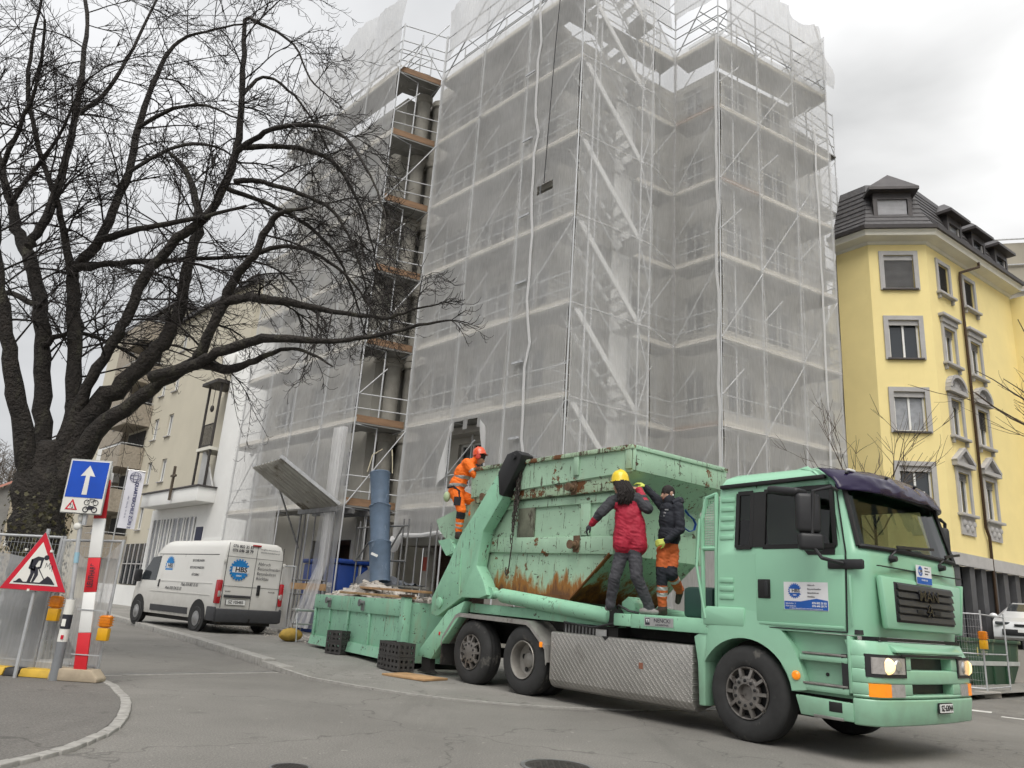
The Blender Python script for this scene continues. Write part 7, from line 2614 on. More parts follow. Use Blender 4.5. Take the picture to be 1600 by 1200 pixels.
# ---------------------------------------------------------------- people
tw = Matrix.Translation((3.01, 9.66, 0)) @ Matrix.Rotation(TH, 4, 'Z')
SX = Vector((.72, .694, 0))
def cap_mesh(mb, p, q, r0_, r1_, n=14):
    p, q = V(p), V(q)
    d = q - p
    L_ = max(1e-4, d.length)
    prof = []
    for k in range(6):
        t = math.pi / 2 * k / 5
        prof.append((max(1e-4, r0_ * math.sin(t)), -r0_ * math.cos(t)))
    for k in range(6):
        t = math.pi / 2 * k / 5
        prof.append((max(1e-4, r1_ * math.cos(t)), L_ + r1_ * math.sin(t)))
    mb.lathe(prof, p, d, n)
class Body:
    def __init__(s, cx, cy):
        s.pr, s.cx, s.cy = [], cx, cy
    def J(s, xm, z, dep=0.0):
        return Vector(((xm - s.cx) * .72, dep, z))
    def cap(s, p, q, r0_, r1_, m_, bands=(), fold=1.0):
        k = 1.06 if fold > .3 else 1.0
        s.pr.append(('c', V(p), V(q), r0_ * k, r1_ * k, m_, bands, fold))
    def ell(s, c, r_, m_, rot=None, bands=(), fold=1.0):
        s.pr.append(('e', V(c), V(r_), rot or Matrix.Identity(3), None, m_, bands, fold))
    def hand(s, wrist, d, palm_n, m_, curl=.5, sz=1.0, thumb_side=1):
        """palm plus four unequal bent fingers and a thumb; d: pointing direction, palm_n: the way the palm faces"""
        d, pn = V(d).normalized(), V(palm_n)
        pn = (pn - d * pn.dot(d)).normalized()
        sd_ = d.cross(pn).normalized() * thumb_side
        w_ = V(wrist)
        k = sz
        for o_ in (-.026, 0, .026):
            s.cap(w_ + sd_ * o_ * .6 * k, w_ + d * .085 * k + sd_ * o_ * k, .017 * k, .016 * k, m_, fold=.2)
        for o_, ln in ((-.033, .062), (-.011, .074), (.011, .08), (.033, .07)):
            b_ = w_ + d * .088 * k + sd_ * o_ * k
            d1_ = (d * math.cos(curl) + pn * math.sin(curl)).normalized()
            k1 = b_ + d1_ * ln * .55 * k
            d2__ = (d * math.cos(curl * 2.2) + pn * math.sin(curl * 2.2)).normalized()
            s.cap(b_, k1, .0115 * k, .0105 * k, m_, fold=0)
            s.cap(k1, k1 + d2__ * ln * .5 * k, .0105 * k, .009 * k, m_, fold=0)
        b_ = w_ + d * .03 * k + sd_ * .03 * k
        t1 = b_ + (d * .6 + sd_ * .7 + pn * .4).normalized() * .045 * k
        s.cap(b_, t1, .014 * k, .0125 * k, m_, fold=0)
        s.cap(t1, t1 + (d * .85 + sd_ * .1 + pn * .5).normalized() * .035 * k, .012 * k, .010 * k, m_, fold=0)
    def head(s, c, fdir, up, skin, hair=None, sz=1.0, beard=None):
        c, f, u = V(c), V(fdir).normalized(), V(up)
        u = (u - f * u.dot(f)).normalized()
        l_ = u.cross(f)
        rot = Matrix((f, l_, u)).transposed()
        k = sz
        P = lambda a_, b_, c_: c + (f * a_ + l_ * b_ + u * c_) * k
        s.ell(P(-.005, 0, .03), V(.098, .078, .098) * k, hair or skin, rot, fold=0)
        s.ell(P(.018, 0, -.02), V(.078, .066, .10) * k, skin, rot, fold=0)
        s.ell(P(.045, 0, -.085), V(.042, .045, .035) * k, beard or skin, rot, fold=0)
        s.ell(P(.04, 0, -.06), V(.055, .05, .03) * k, beard or skin, rot, fold=0)
        s.cap(P(.090, 0, .005), P(.108, 0, -.032), .010 * k, .015 * k, skin, fold=0)
        s.ell(P(.088, 0, -.062), V(.014, .026, .007) * k, 'lip', rot, fold=0)
        for sg in (-1, 1):
            s.ell(P(.078, sg * .032, .008), V(.014, .017, .010) * k, 'eye', rot, fold=0)
            s.cap(P(.088, sg * .018, .028), P(.078, sg * .046, .026), .008 * k, .006 * k, hair or 'brow', fold=0)
            s.ell(P(-.005, sg * .080, -.005), V(.024, .012, .034) * k, skin, rot, fold=0)
    def build(s, name, label, z0, mats, vox=.0095, group=None, sm=2):
        mb = MB()
        for p in s.pr:
            if p[0] == 'c':
                cap_mesh(mb, p[1], p[2], p[3], p[4])
            else:
                mb.ell(p[1], p[2], 18, 12, p[3])
        me = mb.mesh('body_src', MT['skin'])
        ob = bpy.data.objects.new('body_src', me)
        COL.objects.link(ob)
        m1 = ob.modifiers.new('r', 'REMESH')
        m1.mode, m1.voxel_size, m1.adaptivity = 'VOXEL', vox, 0
        m2 = ob.modifiers.new('s', 'SMOOTH')
        m2.factor, m2.iterations = .5, sm
        bpy.context.view_layer.update()
        res = bpy.data.meshes.new_from_object(ob.evaluated_get(bpy.context.evaluated_depsgraph_get()))
        bpy.data.objects.remove(ob)
        nv = len(res.vertices)
        co_ = np.empty(nv * 3)
        res.vertices.foreach_get('co', co_)
        co_ = co_.reshape(-1, 3)
        nr = np.empty(nv * 3)
        res.vertices.foreach_get('normal', nr)
        nr = nr.reshape(-1, 3)
        nf = len(res.polygons)
        ce = np.empty(nf * 3)
        res.polygons.foreach_get('center', ce)
        ce = ce.reshape(-1, 3)
        names = list(mats)
        def nearest(pts):
            best = np.full(len(pts), 1e9)
            idx = np.zeros(len(pts), int)
            fold = np.zeros(len(pts))
            for p in s.pr:
                if p[0] == 'c':
                    a_, d = np.array(p[1]), np.array(p[2] - p[1])
                    t = np.clip(((pts - a_) @ d) / max(1e-9, d @ d), 0, 1)
                    dist = np.linalg.norm(pts - a_ - t[:, None] * d, axis=1) - (p[3] + (p[4] - p[3]) * t)
                    mi = np.full(len(pts), names.index(p[5]))
                    for t0, t1, bm_ in p[6]:
                        mi[(t >= t0) & (t <= t1)] = names.index(bm_)
                else:
                    q = (pts - np.array(p[1])) @ np.array(p[3])
                    r_ = np.array(p[2])
                    dist = (np.linalg.norm(q / r_, axis=1) - 1) * r_.min()
                    mi = np.full(len(pts), names.index(p[5]))
                    for z0_, z1_, bm_ in p[6]:
                        mi[(pts[:, 2] >= z0_) & (pts[:, 2] <= z1_)] = names.index(bm_)
                sel = dist < best
                best[sel] = dist[sel]
                idx[sel] = mi[sel]
                fold[sel] = p[7]
            return idx, fold
        fi, _ = nearest(ce)
        _, fo = nearest(co_)
        amp = np.array([noise.noise(Vector((x * 9, y * 9, z * 12))) * .007 + abs(noise.noise(Vector((x * 12 + z * 9, y * 12 - z * 5, z * 17)))) * -.016 for x, y, z in co_])
        co_ = co_ + nr * (amp * fo)[:, None]
        res.vertices.foreach_set('co', co_.ravel())
        res.materials.clear()
        for k in names:
            res.materials.append(mats[k])
        res.polygons.foreach_set('material_index', fi.astype(np.int32))
        res.polygons.foreach_set('use_smooth', [True] * nf)
        res.update()
        o = bpy.data.objects.new(name, res)
        COL.objects.link(o)
        m_ = tw @ Matrix.Translation((s.cx, s.cy, 0)) @ Matrix.Rotation(math.atan2(SX.y, SX.x), 4, 'Z')
        o.matrix_world = m_
        tag(o, label, 'person', group)
        return o
MT['skin'] = mat('skin', (.42, .24, .16), .5, 0, .08, 12)
skin2 = mat('olive skin', (.33, .19, .13), .5, 0, .08, 12)
lipm = mat('lips', (.35, .13, .11), .5)
eyem = mat('dark eye', (.03, .02, .02), .3)
hairm = mat('dark brown hair', (.012, .008, .007), .8, 0, .3, 30, .3, 90)
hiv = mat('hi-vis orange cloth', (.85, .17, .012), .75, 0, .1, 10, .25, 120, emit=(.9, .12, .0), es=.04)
hivd = mat('dull orange cloth', (.50, .11, .025), .8, 0, .2, 8, .25, 120)
refl = mat('grey reflective tape', (.46, .46, .45), .4, .2, .1, 10)
blk = mat('black work cloth', (.018, .018, .022), .85, 0, .2, 10, .25, 120)
navy_ = mat('dark navy cloth', (.014, .016, .024), .85, 0, .2, 10, .25, 120)
redj = mat('dark red jacket', (.36, .010, .034), .7, 0, .12, 8, .25, 120)
greyt = mat('dark grey trousers', (.05, .05, .058), .85, 0, .15, 9, .3, 120)
glov = mat('yellow green glove', (.55, .62, .12), .75, 0, .1, 9)
glob = mat('dark glove', (.03, .035, .03), .8)
shoe = mat('grey shoe', (.22, .21, .20), .7, 0, .25, 14)
boot = mat('brown black boot', (.05, .035, .028), .7, 0, .3, 12)
pouch_c = mat('pale green pouch', (.40, .50, .30), .7)
def base_mats(**k):
    d = dict(skin=MT['skin'], lip=lipm, eye=eyem, brow=hairm, hair=hairm)
    d.update(k)
    return d

# woman-or-man in the red jacket, seen from behind
B = Body(-1.95, -.06)
J = B.J
B.cap(J(-2.00, 2.29, .0), J(-1.98, 2.62, .0), .145, .13, 'red')
B.cap(J(-1.72, 2.29, .0), J(-1.76, 2.62, .0), .145, .13, 'red')
B.ell(J(-1.86, 2.44, .0), (.20, .155, .27), 'red')
B.ell(J(-1.90, 2.66, .0), (.205, .15, .28), 'red')
B.ell(J(-1.95, 2.86, .0), (.205, .125, .15), 'red', bands=((2.92, 3.2, 'drk'),))
B.cap(J(-2.10, 2.92, 0), J(-1.76, 2.94, 0), .10, .10, 'drk', fold=.5)
B.cap(J(-1.96, 2.95, 0), J(-2.02, 3.08, .0), .06, .055, 'drk')
B.head(J(-2.08, 3.15, .02), (-.75, .6, -.15), (0, 0, 1), 'skin', 'hair', 1.12)
B.cap(J(-2.22, 2.90, 0), J(-2.46, 2.70, -.10), .085, .07, 'drk', bands=((.75, 1, 'drk'),))
B.cap(J(-2.46, 2.70, -.10), J(-2.62, 2.555, -.05), .072, .05, 'drk', bands=((.55, 1, 'red'),))
B.hand(J(-2.63, 2.55, -.05), (-.6, .35, -.65), (.1, .4, -.6), 'drk', .5, 1.15)
B.cap(J(-1.70, 2.92, 0), J(-1.53, 2.80, -.10), .085, .075, 'drk', bands=((0, .25, 'drk'),))
B.cap(J(-1.53, 2.80, -.10), J(-1.70, 3.09, .10), .074, .055, 'red', bands=((0, .3, 'drk'), (.45, .6, 'drk')))
B.hand(J(-1.72, 3.10, .11), (-.55, .7, .4), (-.3, .5, -.3), 'skin', .35, 1.1)
B.cap(J(-2.00, 2.18, .02), J(-2.14, 1.82, -.03), .10, .082, 'trs')
B.cap(J(-2.14, 1.82, -.03), J(-2.20, 1.50, .06), .084, .07, 'trs')
B.cap(J(-2.20, 1.50, .06), J(-2.21, 1.44, .06), .075, .072, 'trs')
B.cap(J(-2.20, 1.41, .05), J(-2.27, 1.40, .17), .045, .038, 'shoe', fold=.2)
B.cap(J(-1.76, 2.18, -.02), J(-1.72, 1.85, -.09), .10, .088, 'trs')
B.cap(J(-1.72, 1.85, -.09), J(-1.47, 1.47, .0), .088, .07, 'trs')
B.cap(J(-1.47, 1.46, .0), J(-1.455, 1.43, .0), .075, .07, 'trs')
B.cap(J(-1.60, 1.39, -.02), J(-1.36, 1.385, -.04), .045, .042, 'shoe', fold=.2)
B.cap(J(-1.50, 1.42, -.01), J(-1.33, 1.385, -.04), .05, .036, 'shoe', fold=.2)
p2 = B.build('person', 'person in dark red and grey jacket and yellow helmet striding on the truck bed', 0, base_mats(red=redj, drk=mat('charcoal cloth', (.035, .036, .042), .85, 0, .15, 9, .3, 120), trs=greyt, shoe=shoe))
# helmet, hair
hc = J(-2.085, 3.205, .02)
hm = MB()
hm.lathe([(.02, .155), (.07, .145), (.105, .11), (.125, .06), (.132, .0), (.138, -.02), (.128, -.02)], hc, (-.05, .0, 1), 28)
hm.grid(10, 3, lambda u, v: hc + V(-.75, .62, 0) * (.10 + .09 * v) + V(.62, .75, 0) * (u - .5) * .22 * (1 - .25 * v) + V(0, 0, -.015 - .02 * v + .02 * (1 - (2 * u - 1) ** 2)))
hm.path([hc + V(-.75, .62, 0) * x + V(0, 0, z) for x, z in ((-.11, .07), (-.06, .14), (0, .165), (.06, .14), (.11, .07))], .014, 6)
hm.build('safety_helmet', mat('yellow helmet', (.80, .58, .02), .3, 0, .05, 4, coat=.3), p2, smooth=True, ang=50)
hr = MB()
random.seed(12)
for i in range(150):
    an = random.uniform(-1.9, 1.7)
    st = hc + V(.105 * math.cos(an - .65) + .01, -.105 * math.sin(an - .65 + 1.57) * .0 - .105 * math.sin(.65 + .0) * .3 + .10 * math.sin(an - .65), random.uniform(-.05, -.01))
    ln = random.uniform(.26, .38)
    pts = []
    for k in range(6):
        t = k / 5
        w_ = .05 * math.sin(t * 9 + i) * t
        pts.append(st + V(.07 * math.sin(t * 2.2) + w_ * .5 + random.uniform(-.01, .01), -.035 * t - .05 * math.sin(t * 3.0) + w_ * .4, -ln * t * (1 - .1 * t)))
    hr.path(pts, [.02, .022, .021, .018, .013, .005], 5)
hr.build('long_hair', hairm, p2, smooth=True)

# worker in black hoodie and orange trousers
B = Body(-1.6, .5)
J = B.J
B.ell(J(-1.64, 2.30, 0), (.15, .13, .15), 'hiv', fold=.6)
B.ell(J(-1.62, 2.48, 0), (.165, .155, .22), 'blk', bands=((0, 2.335, 'hiv'),))
B.ell(J(-1.60, 2.68, 0), (.175, .165, .24), 'blk')
B.ell(J(-1.60, 2.84, .01), (.165, .16, .13), 'blk')
B.cap(J(-1.55, 2.90, .04), J(-1.63, 2.97, -.03), .085, .085, 'blk', fold=.5)
B.cap(J(-1.58, 2.92, .0), J(-1.62, 3.02, .0), .06, .055, 'skin')
B.head(J(-1.65, 3.06, -.01), (-.85, -.5, -.08), (0, 0, 1), 'skin', 'hair', 1.08, beard='beard')
B.cap(J(-1.74, 2.90, .12), J(-1.93, 3.05, .16), .078, .062, 'blk')
B.cap(J(-1.93, 3.05, .16), J(-2.09, 3.17, .16), .062, .045, 'blk')
B.hand(J(-2.09, 3.18, .16), (-.8, .1, .45), (-.1, .3, -.9), 'glv', .45, 1.15)
B.cap(J(-1.47, 2.86, -.10), J(-1.42, 2.55, -.17), .085, .07, 'blk')
B.cap(J(-1.42, 2.55, -.17), J(-1.68, 2.375, -.19), .068, .048, 'blk')
B.hand(J(-1.70, 2.37, -.19), (-.85, .1, -.25), (.2, .8, -.1), 'glv', .55, 1.15)
B.cap(J(-1.72, 2.24, -.02), J(-1.76, 1.92, -.04), .11, .085, 'hiv', bands=((.75, 1, 'blk'),))
B.cap(J(-1.76, 1.92, -.04), J(-1.745, 1.50, .0), .085, .066, 'hiv', bands=((0, .38, 'blk'), (.42, .54, 'rfl'), (.62, .74, 'rfl')))
B.cap(J(-1.74, 1.44, .0), J(-1.75, 1.43, -.0), .07, .068, 'boot', fold=.2)
B.cap(J(-1.70, 1.39, .01), J(-1.88, 1.385, -.03), .046, .042, 'boot', fold=.2)
B.cap(J(-1.57, 2.24, .04), J(-1.58, 1.93, -.06), .11, .085, 'hiv', bands=((.78, 1, 'blk'),))
B.cap(J(-1.58, 1.93, -.06), J(-1.40, 1.72, .16), .085, .066, 'hiv', bands=((0, .2, 'blk'), (.3, .45, 'rfl')))
B.cap(J(-1.39, 1.70, .18), J(-1.42, 1.56, .24), .055, .042, 'boot', fold=.2)
p3 = B.build('person', 'person in black hoodie, orange trousers and yellow green gloves gripping the skip edge', 0, base_mats(skin=skin2, hiv=hivd, blk=navy_, rfl=refl, glv=glov, boot=boot, beard=mat('short stubble', (.10, .06, .045), .7)))
MB().ell(J(-1.56, 3.04, -.085), (.012, .012, .016), 8, 6).build('earbud', MT['white'], p3, smooth=True)
s_ = MB()
for i in range(10):
    t = i * .62
    s_.ell(J(-1.70, 2.77, -.128) + V(.03 * math.cos(t), -.006 * math.sin(t * 2), .05 * math.sin(t * 1.7)), (.010, .008, .014), 6, 4)
s_.build('chest_print', mat('grey chest print', (.25, .25, .26), .8), p3)
s_ = MB()
s_.path([J(-1.47, 2.93, .10), J(-1.42, 2.97, .0), J(-1.46, 2.95, -.09), J(-1.58, 2.92, -.13)], [.05, .07, .06, .03], 8)
s_.build('hood', navy_, p3, smooth=True)

# worker in orange hi-vis climbing at the rear arm
B = Body(-6.35, .12)
J = B.J
dz = .0
B.ell(J(-6.58, 3.38, .03), (.17, .155, .16), 'hiv', fold=.6)
tr_rot = Matrix.Rotation(R(32), 3, 'Y')
B.ell(J(-6.55, 3.55, .0), (.165, .16, .20), 'hiv', tr_rot, bands=((3.47, 3.53, 'rfl'),))
B.ell(J(-6.43, 3.76, .0), (.175, .18, .22), 'hiv', tr_rot, bands=((3.62, 3.68, 'rfl'),))
B.ell(J(-6.32, 3.90, .0), (.15, .19, .14), 'hiv', tr_rot)
B.cap(J(-6.22, 3.97, 0), J(-6.12, 4.03, 0), .08, .07, 'hiv')
B.head(J(-6.02, 4.07, .0), (.85, .1, -.45), (.4, 0, .9), 'skin', 'hair', 1.08)
B.cap(J(-6.30, 3.92, -.17), J(-6.06, 3.70, -.2), .092, .072, 'hiv', bands=((.62, .75, 'rfl'),))
B.cap(J(-6.06, 3.70, -.2), J(-5.85, 3.52, -.14), .07, .05, 'hiv', bands=((.3, .48, 'rfl'),))
B.hand(J(-5.84, 3.51, -.14), (.75, .25, -.55), (-.2, .5, -.6), 'glv', .5, 1.1)
B.cap(J(-6.28, 3.92, .17), J(-6.02, 3.68, .22), .092, .072, 'hiv')
B.cap(J(-6.02, 3.68, .22), J(-5.76, 3.50, .16), .07, .05, 'hiv')
B.hand(J(-5.75, 3.49, .16), (.8, -.1, -.5), (-.2, -.4, -.6), 'glv', .5, 1.1)
B.cap(J(-6.55, 3.34, -.08), J(-6.36, 3.02, -.12), .115, .09, 'hiv')
B.cap(J(-6.36, 3.02, -.12), J(-6.42, 2.66, -.04), .088, .07, 'hiv', bands=((0, .42, 'blk'), (.60, .70, 'rfl'), (.82, .92, 'rfl')))
B.cap(J(-6.41, 2.60, -.04), J(-6.41, 2.56, -.04), .068, .066, 'boot', fold=.2)
B.cap(J(-6.45, 2.53, -.04), J(-6.30, 2.525, -.06), .046, .044, 'boot', fold=.2)
B.cap(J(-6.52, 3.34, .10), J(-6.08, 3.22, .12), .115, .09, 'hiv')
B.cap(J(-6.08, 3.22, .12), J(-6.14, 2.98, .10), .088, .07, 'hiv', bands=((.2, .5, 'rfl'),))
B.cap(J(-6.13, 2.93, .10), J(-6.0, 2.92, .08), .05, .045, 'grey', fold=.2)
p1 = B.build('person', 'person in orange hi-vis suit and orange helmet climbing up behind the truck arm', 0, base_mats(hiv=hiv, rfl=refl, blk=blk, glv=glob, boot=boot, grey=shoe))
hc = J(-6.035, 4.135, .0)
hm = MB()
ax = V(-.25, 0, 1)
hm.lathe([(.02, .14), (.07, .13), (.105, .10), (.125, .05), (.13, .0), (.134, -.02), (.124, -.02)], hc, ax, 28)
hm.grid(10, 3, lambda u, v: hc + V(1, 0, .22) * (.10 + .06 * v) + V(0, 1, 0) * (u - .5) * .2 * (1 - .25 * v) + V(0, 0, -.03 - .01 * v))
hmo = hm.build('safety_helmet', mat('orange red helmet', (.75, .10, .03), .3, 0, .05, 4, coat=.3), p1, smooth=True, ang=50)
s_ = MB()
for sg in (-1, 1):
    s_.lathe([(.02, .03), (.045, .025), (.055, .0)], hc + V(.0, sg * .115, -.07), (0, sg, 0), 16)
s_.path([hc + V(0, -.135, -.04), hc + V(-.02, -.13, .03), hc + V(-.04, 0, .15), hc + V(-.02, .13, .03), hc + V(0, .135, -.04)], .012, 6)
s_.build('ear_defenders', mat('red ear cup', (.55, .05, .03), .4), p1, smooth=True)
s_ = MB()
s_.path([J(-6.78, 3.44, -.12), J(-6.62, 3.46, -.17), J(-6.46, 3.38, -.17), J(-6.44, 3.25, -.17)], .022, 6)
s_.box(J(-6.47, 3.18, -.19), (.13, .06, .16))
s_.build('tool_pouch', blk, p1)
MB().ell(J(-6.80, 3.27, -.08), (.07, .06, .10), 12, 8).build('side_pocket', pouch_c, p1, smooth=True)
# ---------------------------------------------------------------- the big bare tree at the left
LIMBS = [('trunk',[(-7.91,14.0,-0.07,0.456),(-7.98,14.0,0.4,0.433),(-8.08,14.0,1.08,0.402),(-8.17,14.0,1.73,0.398),(-8.26,14.0,2.4,0.432),(-8.32,14.0,3.03,0.428),(-8.33,14.0,3.38,0.333),(-8.31,14.0,3.68,0.197)]),('limb',[(-8.31,14.05,2.0,0.155),(-8.28,13.92,2.39,0.193),(-8.46,13.73,3.03,0.182),(-8.71,13.51,4.01,0.16),(-8.91,13.27,4.76,0.137),(-9.09,13.01,5.63,0.114),(-9.37,12.73,6.72,0.103),(-9.75,12.44,7.94,0.08),(-10.04,12.13,9.16,0.058)]),('limb',[(-8.18,14.05,2.01,0.155),(-8.25,14.09,2.41,0.196),(-8.5,14.15,3.22,0.165),(-8.79,14.23,4.31,0.151),(-9.09,14.31,5.33,0.148),(-9.43,14.39,6.41,0.14),(-9.91,14.49,7.38,0.13),(-10.36,14.58,8.0,0.119),(-10.76,14.68,8.74,0.094),(-11.27,14.79,9.65,0.069),(-11.99,14.9,10.99,0.057),(-12.68,15.01,12.54,0.037)]),('limb',[(-9.5,13.7,7.38,0.087),(-9.45,13.81,7.82,0.088),(-9.45,13.98,8.47,0.09),(-9.55,14.18,9.59,0.073),(-9.73,14.4,10.81,0.07),(-10.03,14.63,12.36,0.055),(-10.4,14.88,13.85,0.044),(-11.11,15.14,15.34,0.039)]),('limb',[(-8.1,14.05,1.96,0.164),(-8.16,14.09,2.36,0.207),(-8.19,14.14,3.54,0.165),(-8.23,14.21,4.34,0.133),(-8.51,14.28,5.63,0.137),(-8.91,14.36,6.98,0.121),(-8.97,14.44,7.35,0.11),(-8.71,14.53,7.87,0.098),(-8.59,14.62,8.72,0.087),(-8.51,14.71,9.7,0.082),(-8.58,14.81,10.87,0.07),(-8.55,14.91,11.94,0.06),(-8.5,15.01,12.67,0.051),(-8.28,15.11,13.45,0.039),(-7.58,15.22,13.92,0.027),(-6.87,15.33,14.26,0.02)]),('limb',[(-8.91,14.3,7.07,0.089),(-9.27,14.18,8.13,0.066),(-9.49,13.99,8.74,0.055),(-9.88,13.78,9.6,0.049),(-10.19,13.54,10.62,0.044),(-10.22,13.29,11.64,0.033),(-10.09,13.02,12.84,0.022)]),('limb',[(-8.11,14.05,2.02,0.164),(-8.13,14.01,2.41,0.206),(-8.03,13.96,3.99,0.13),(-7.87,13.9,4.71,0.101),(-7.6,13.83,5.47,0.096),(-7.36,13.76,6.04,0.097),(-7.16,13.68,6.85,0.098),(-6.64,13.6,7.71,0.094),(-6.15,13.51,8.14,0.087),(-5.85,13.42,8.86,0.081),(-5.72,13.33,9.49,0.075),(-5.71,13.23,10.2,0.063),(-5.81,13.13,11.31,0.054),(-5.9,13.03,12.35,0.042),(-5.58,12.93,12.25,0.031),(-4.78,12.83,11.72,0.023),(-4.31,12.72,10.87,0.017),(-3.88,12.61,10.43,0.012)]),('limb',[(-8.12,14.05,1.96,0.218),(-8.18,14.07,2.35,0.276),(-7.87,14.1,4.13,0.215),(-7.47,14.13,4.75,0.175),(-6.99,14.17,5.43,0.153),(-6.75,14.2,5.9,0.137),(-6.62,14.24,6.51,0.113),(-6.66,14.29,7.26,0.109),(-6.66,14.33,7.77,0.104),(-6.64,14.38,8.42,0.092),(-6.9,14.43,9.19,0.073),(-7.24,14.48,9.78,0.054),(-7.65,14.53,10.15,0.034)]),('limb',[(-8.14,14.05,1.96,0.2),(-8.15,13.99,2.35,0.251),(-7.52,13.89,3.86,0.164),(-6.89,13.79,4.48,0.129),(-6.28,13.67,4.99,0.118),(-5.9,13.54,5.19,0.111),(-5.68,13.4,5.45,0.099),(-5.38,13.26,6.4,0.094),(-5.15,13.11,6.9,0.082),(-4.87,12.95,7.19,0.07),(-4.58,12.79,7.87,0.059),(-4.28,12.62,7.95,0.041),(-3.89,12.45,7.95,0.029)]),('limb',[(-8.11,14.1,3.12,0.093),(-8.34,14.34,4.24,0.079),(-8.63,14.68,4.96,0.069),(-8.89,15.09,5.6,0.065),(-9.27,15.54,6.59,0.055)]),('limb',[(-5.45,13.3,6.31,0.094),(-5.01,13.16,6.42,0.088),(-4.35,12.95,6.33,0.081),(-3.24,12.72,6.12,0.048),(-2.28,12.45,5.95,0.03),(-1.81,12.16,6.01,0.02),(-1.3,11.86,6.04,0.013)]),('limb',[(-6.4,13.2,4.81,0.102),(-5.66,13.07,5.03,0.102),(-5.28,12.88,5.19,0.09),(-4.76,12.66,5.34,0.088),(-4.1,12.42,5.44,0.076),(-3.03,12.16,5.37,0.045),(-2.14,11.88,5.46,0.036),(-1.55,11.59,5.55,0.026),(-1.02,11.28,5.56,0.014)]),('limb',[(-5.52,13.1,5.1,0.091),(-4.95,12.98,5.0,0.079),(-4.47,12.81,5.15,0.057),(-3.99,12.61,5.3,0.037),(-3.54,12.38,5.24,0.028),(-2.97,12.14,4.93,0.014)]),('limb',[(-8.81,14.2,7.19,0.089),(-8.3,14.41,7.44,0.066),(-7.58,14.72,7.7,0.056),(-6.77,15.08,7.99,0.046),(-5.78,15.48,8.32,0.03)]),('limb',[(-8.33,13.9,7.67,0.088),(-7.7,13.77,7.87,0.064),(-6.9,13.58,8.0,0.053),(-6.09,13.35,8.1,0.042),(-5.23,13.1,8.25,0.026)]),('limb',[(-5.69,13.3,9.52,0.064),(-5.26,13.16,9.82,0.053),(-4.74,12.95,9.92,0.047),(-3.96,12.72,9.83,0.041),(-3.39,12.45,9.44,0.033),(-2.97,12.16,8.82,0.025),(-2.54,11.86,8.03,0.019),(-2.25,11.54,7.27,0.012)]),('limb',[(-5.75,13.5,9.73,0.06),(-5.21,13.61,9.88,0.055),(-4.69,13.77,9.98,0.049),(-3.99,13.95,9.85,0.04),(-3.53,14.16,9.3,0.031),(-3.19,14.38,8.64,0.022),(-2.96,14.62,7.9,0.013)]),('limb',[(-5.67,13.4,8.91,0.058),(-5.3,13.35,8.94,0.053),(-4.94,13.28,8.85,0.047),(-4.29,13.21,8.65,0.042),(-3.61,13.12,8.28,0.033),(-3.14,13.02,7.6,0.024),(-2.79,12.92,6.8,0.015)]),('limb',[(-6.03,13.8,9.01,0.054),(-5.12,13.92,8.75,0.044),(-4.49,14.09,8.53,0.037),(-3.82,14.29,8.04,0.031),(-3.38,14.52,7.32,0.022),(-3.05,14.76,6.47,0.013)]),('limb',[(-5.05,13.5,7.49,0.052),(-4.43,13.39,7.62,0.041),(-3.76,13.24,7.39,0.033),(-3.05,13.06,6.85,0.024),(-2.46,12.86,6.06,0.015)]),('limb',[(-6.15,14.1,11.36,0.046),(-5.85,14.23,11.97,0.035),(-5.32,14.42,11.83,0.029),(-4.73,14.65,11.23,0.021),(-4.26,14.9,10.47,0.014)]),('limb',[(-8.1,14.0,9.29,0.044),(-7.63,14.16,9.88,0.038),(-7.13,14.39,10.3,0.035),(-6.55,14.66,10.37,0.023),(-6.04,14.96,10.04,0.014)]),('limb',[(-8.12,14.0,10.35,0.045),(-7.36,13.77,10.7,0.038),(-6.56,13.43,10.6,0.027),(-5.7,13.04,10.09,0.016)]),('limb',[(-9.46,14.0,10.55,0.057),(-9.09,14.13,11.14,0.046),(-8.87,14.32,12.29,0.036),(-8.8,14.55,13.52,0.03),(-8.72,14.8,14.83,0.025)]),('limb',[(-9.32,14.2,6.34,0.064),(-10.08,14.46,6.66,0.054),(-11.03,14.84,6.89,0.045)]),('limb',[(-9.08,14.2,5.56,0.063),(-8.77,14.47,5.94,0.048),(-8.34,14.86,5.98,0.037),(-7.78,15.32,5.76,0.025)]),('limb',[(-10.45,14.2,8.49,0.055),(-9.98,13.93,9.1,0.044),(-9.38,13.54,9.7,0.033),(-8.91,13.08,10.37,0.021)]),('limb',[(-10.6,13.9,9.15,0.055),(-10.26,13.63,9.92,0.044),(-9.87,13.24,10.86,0.033),(-9.72,12.78,11.86,0.026)])]
MT['bark'] = mat('dark wet bark', (.022, .018, .015), .9, 0, .5, 5, 1.0, 16, (.055, .052, .036), .5, 4, .3, dw=.15)
for n_ in MT['bark'].node_tree.nodes:
    if n_.type == 'BUMP':
        n_.inputs['Distance'].default_value = .07
MT['twig_b'] = mat('brown twig bark', (.075, .055, .04), .85, 0, .25, 4)
MT['twig'] = mat('dark twig bark', (.020, .016, .0145), .85, 0, .25, 4)
tree = thing('bare_tree', 'large bare tree with dark drooping twigs and ivy on its trunk', 'tree', (-8.0, 14.0, 0))
to_ = tree.location
random.seed(31)
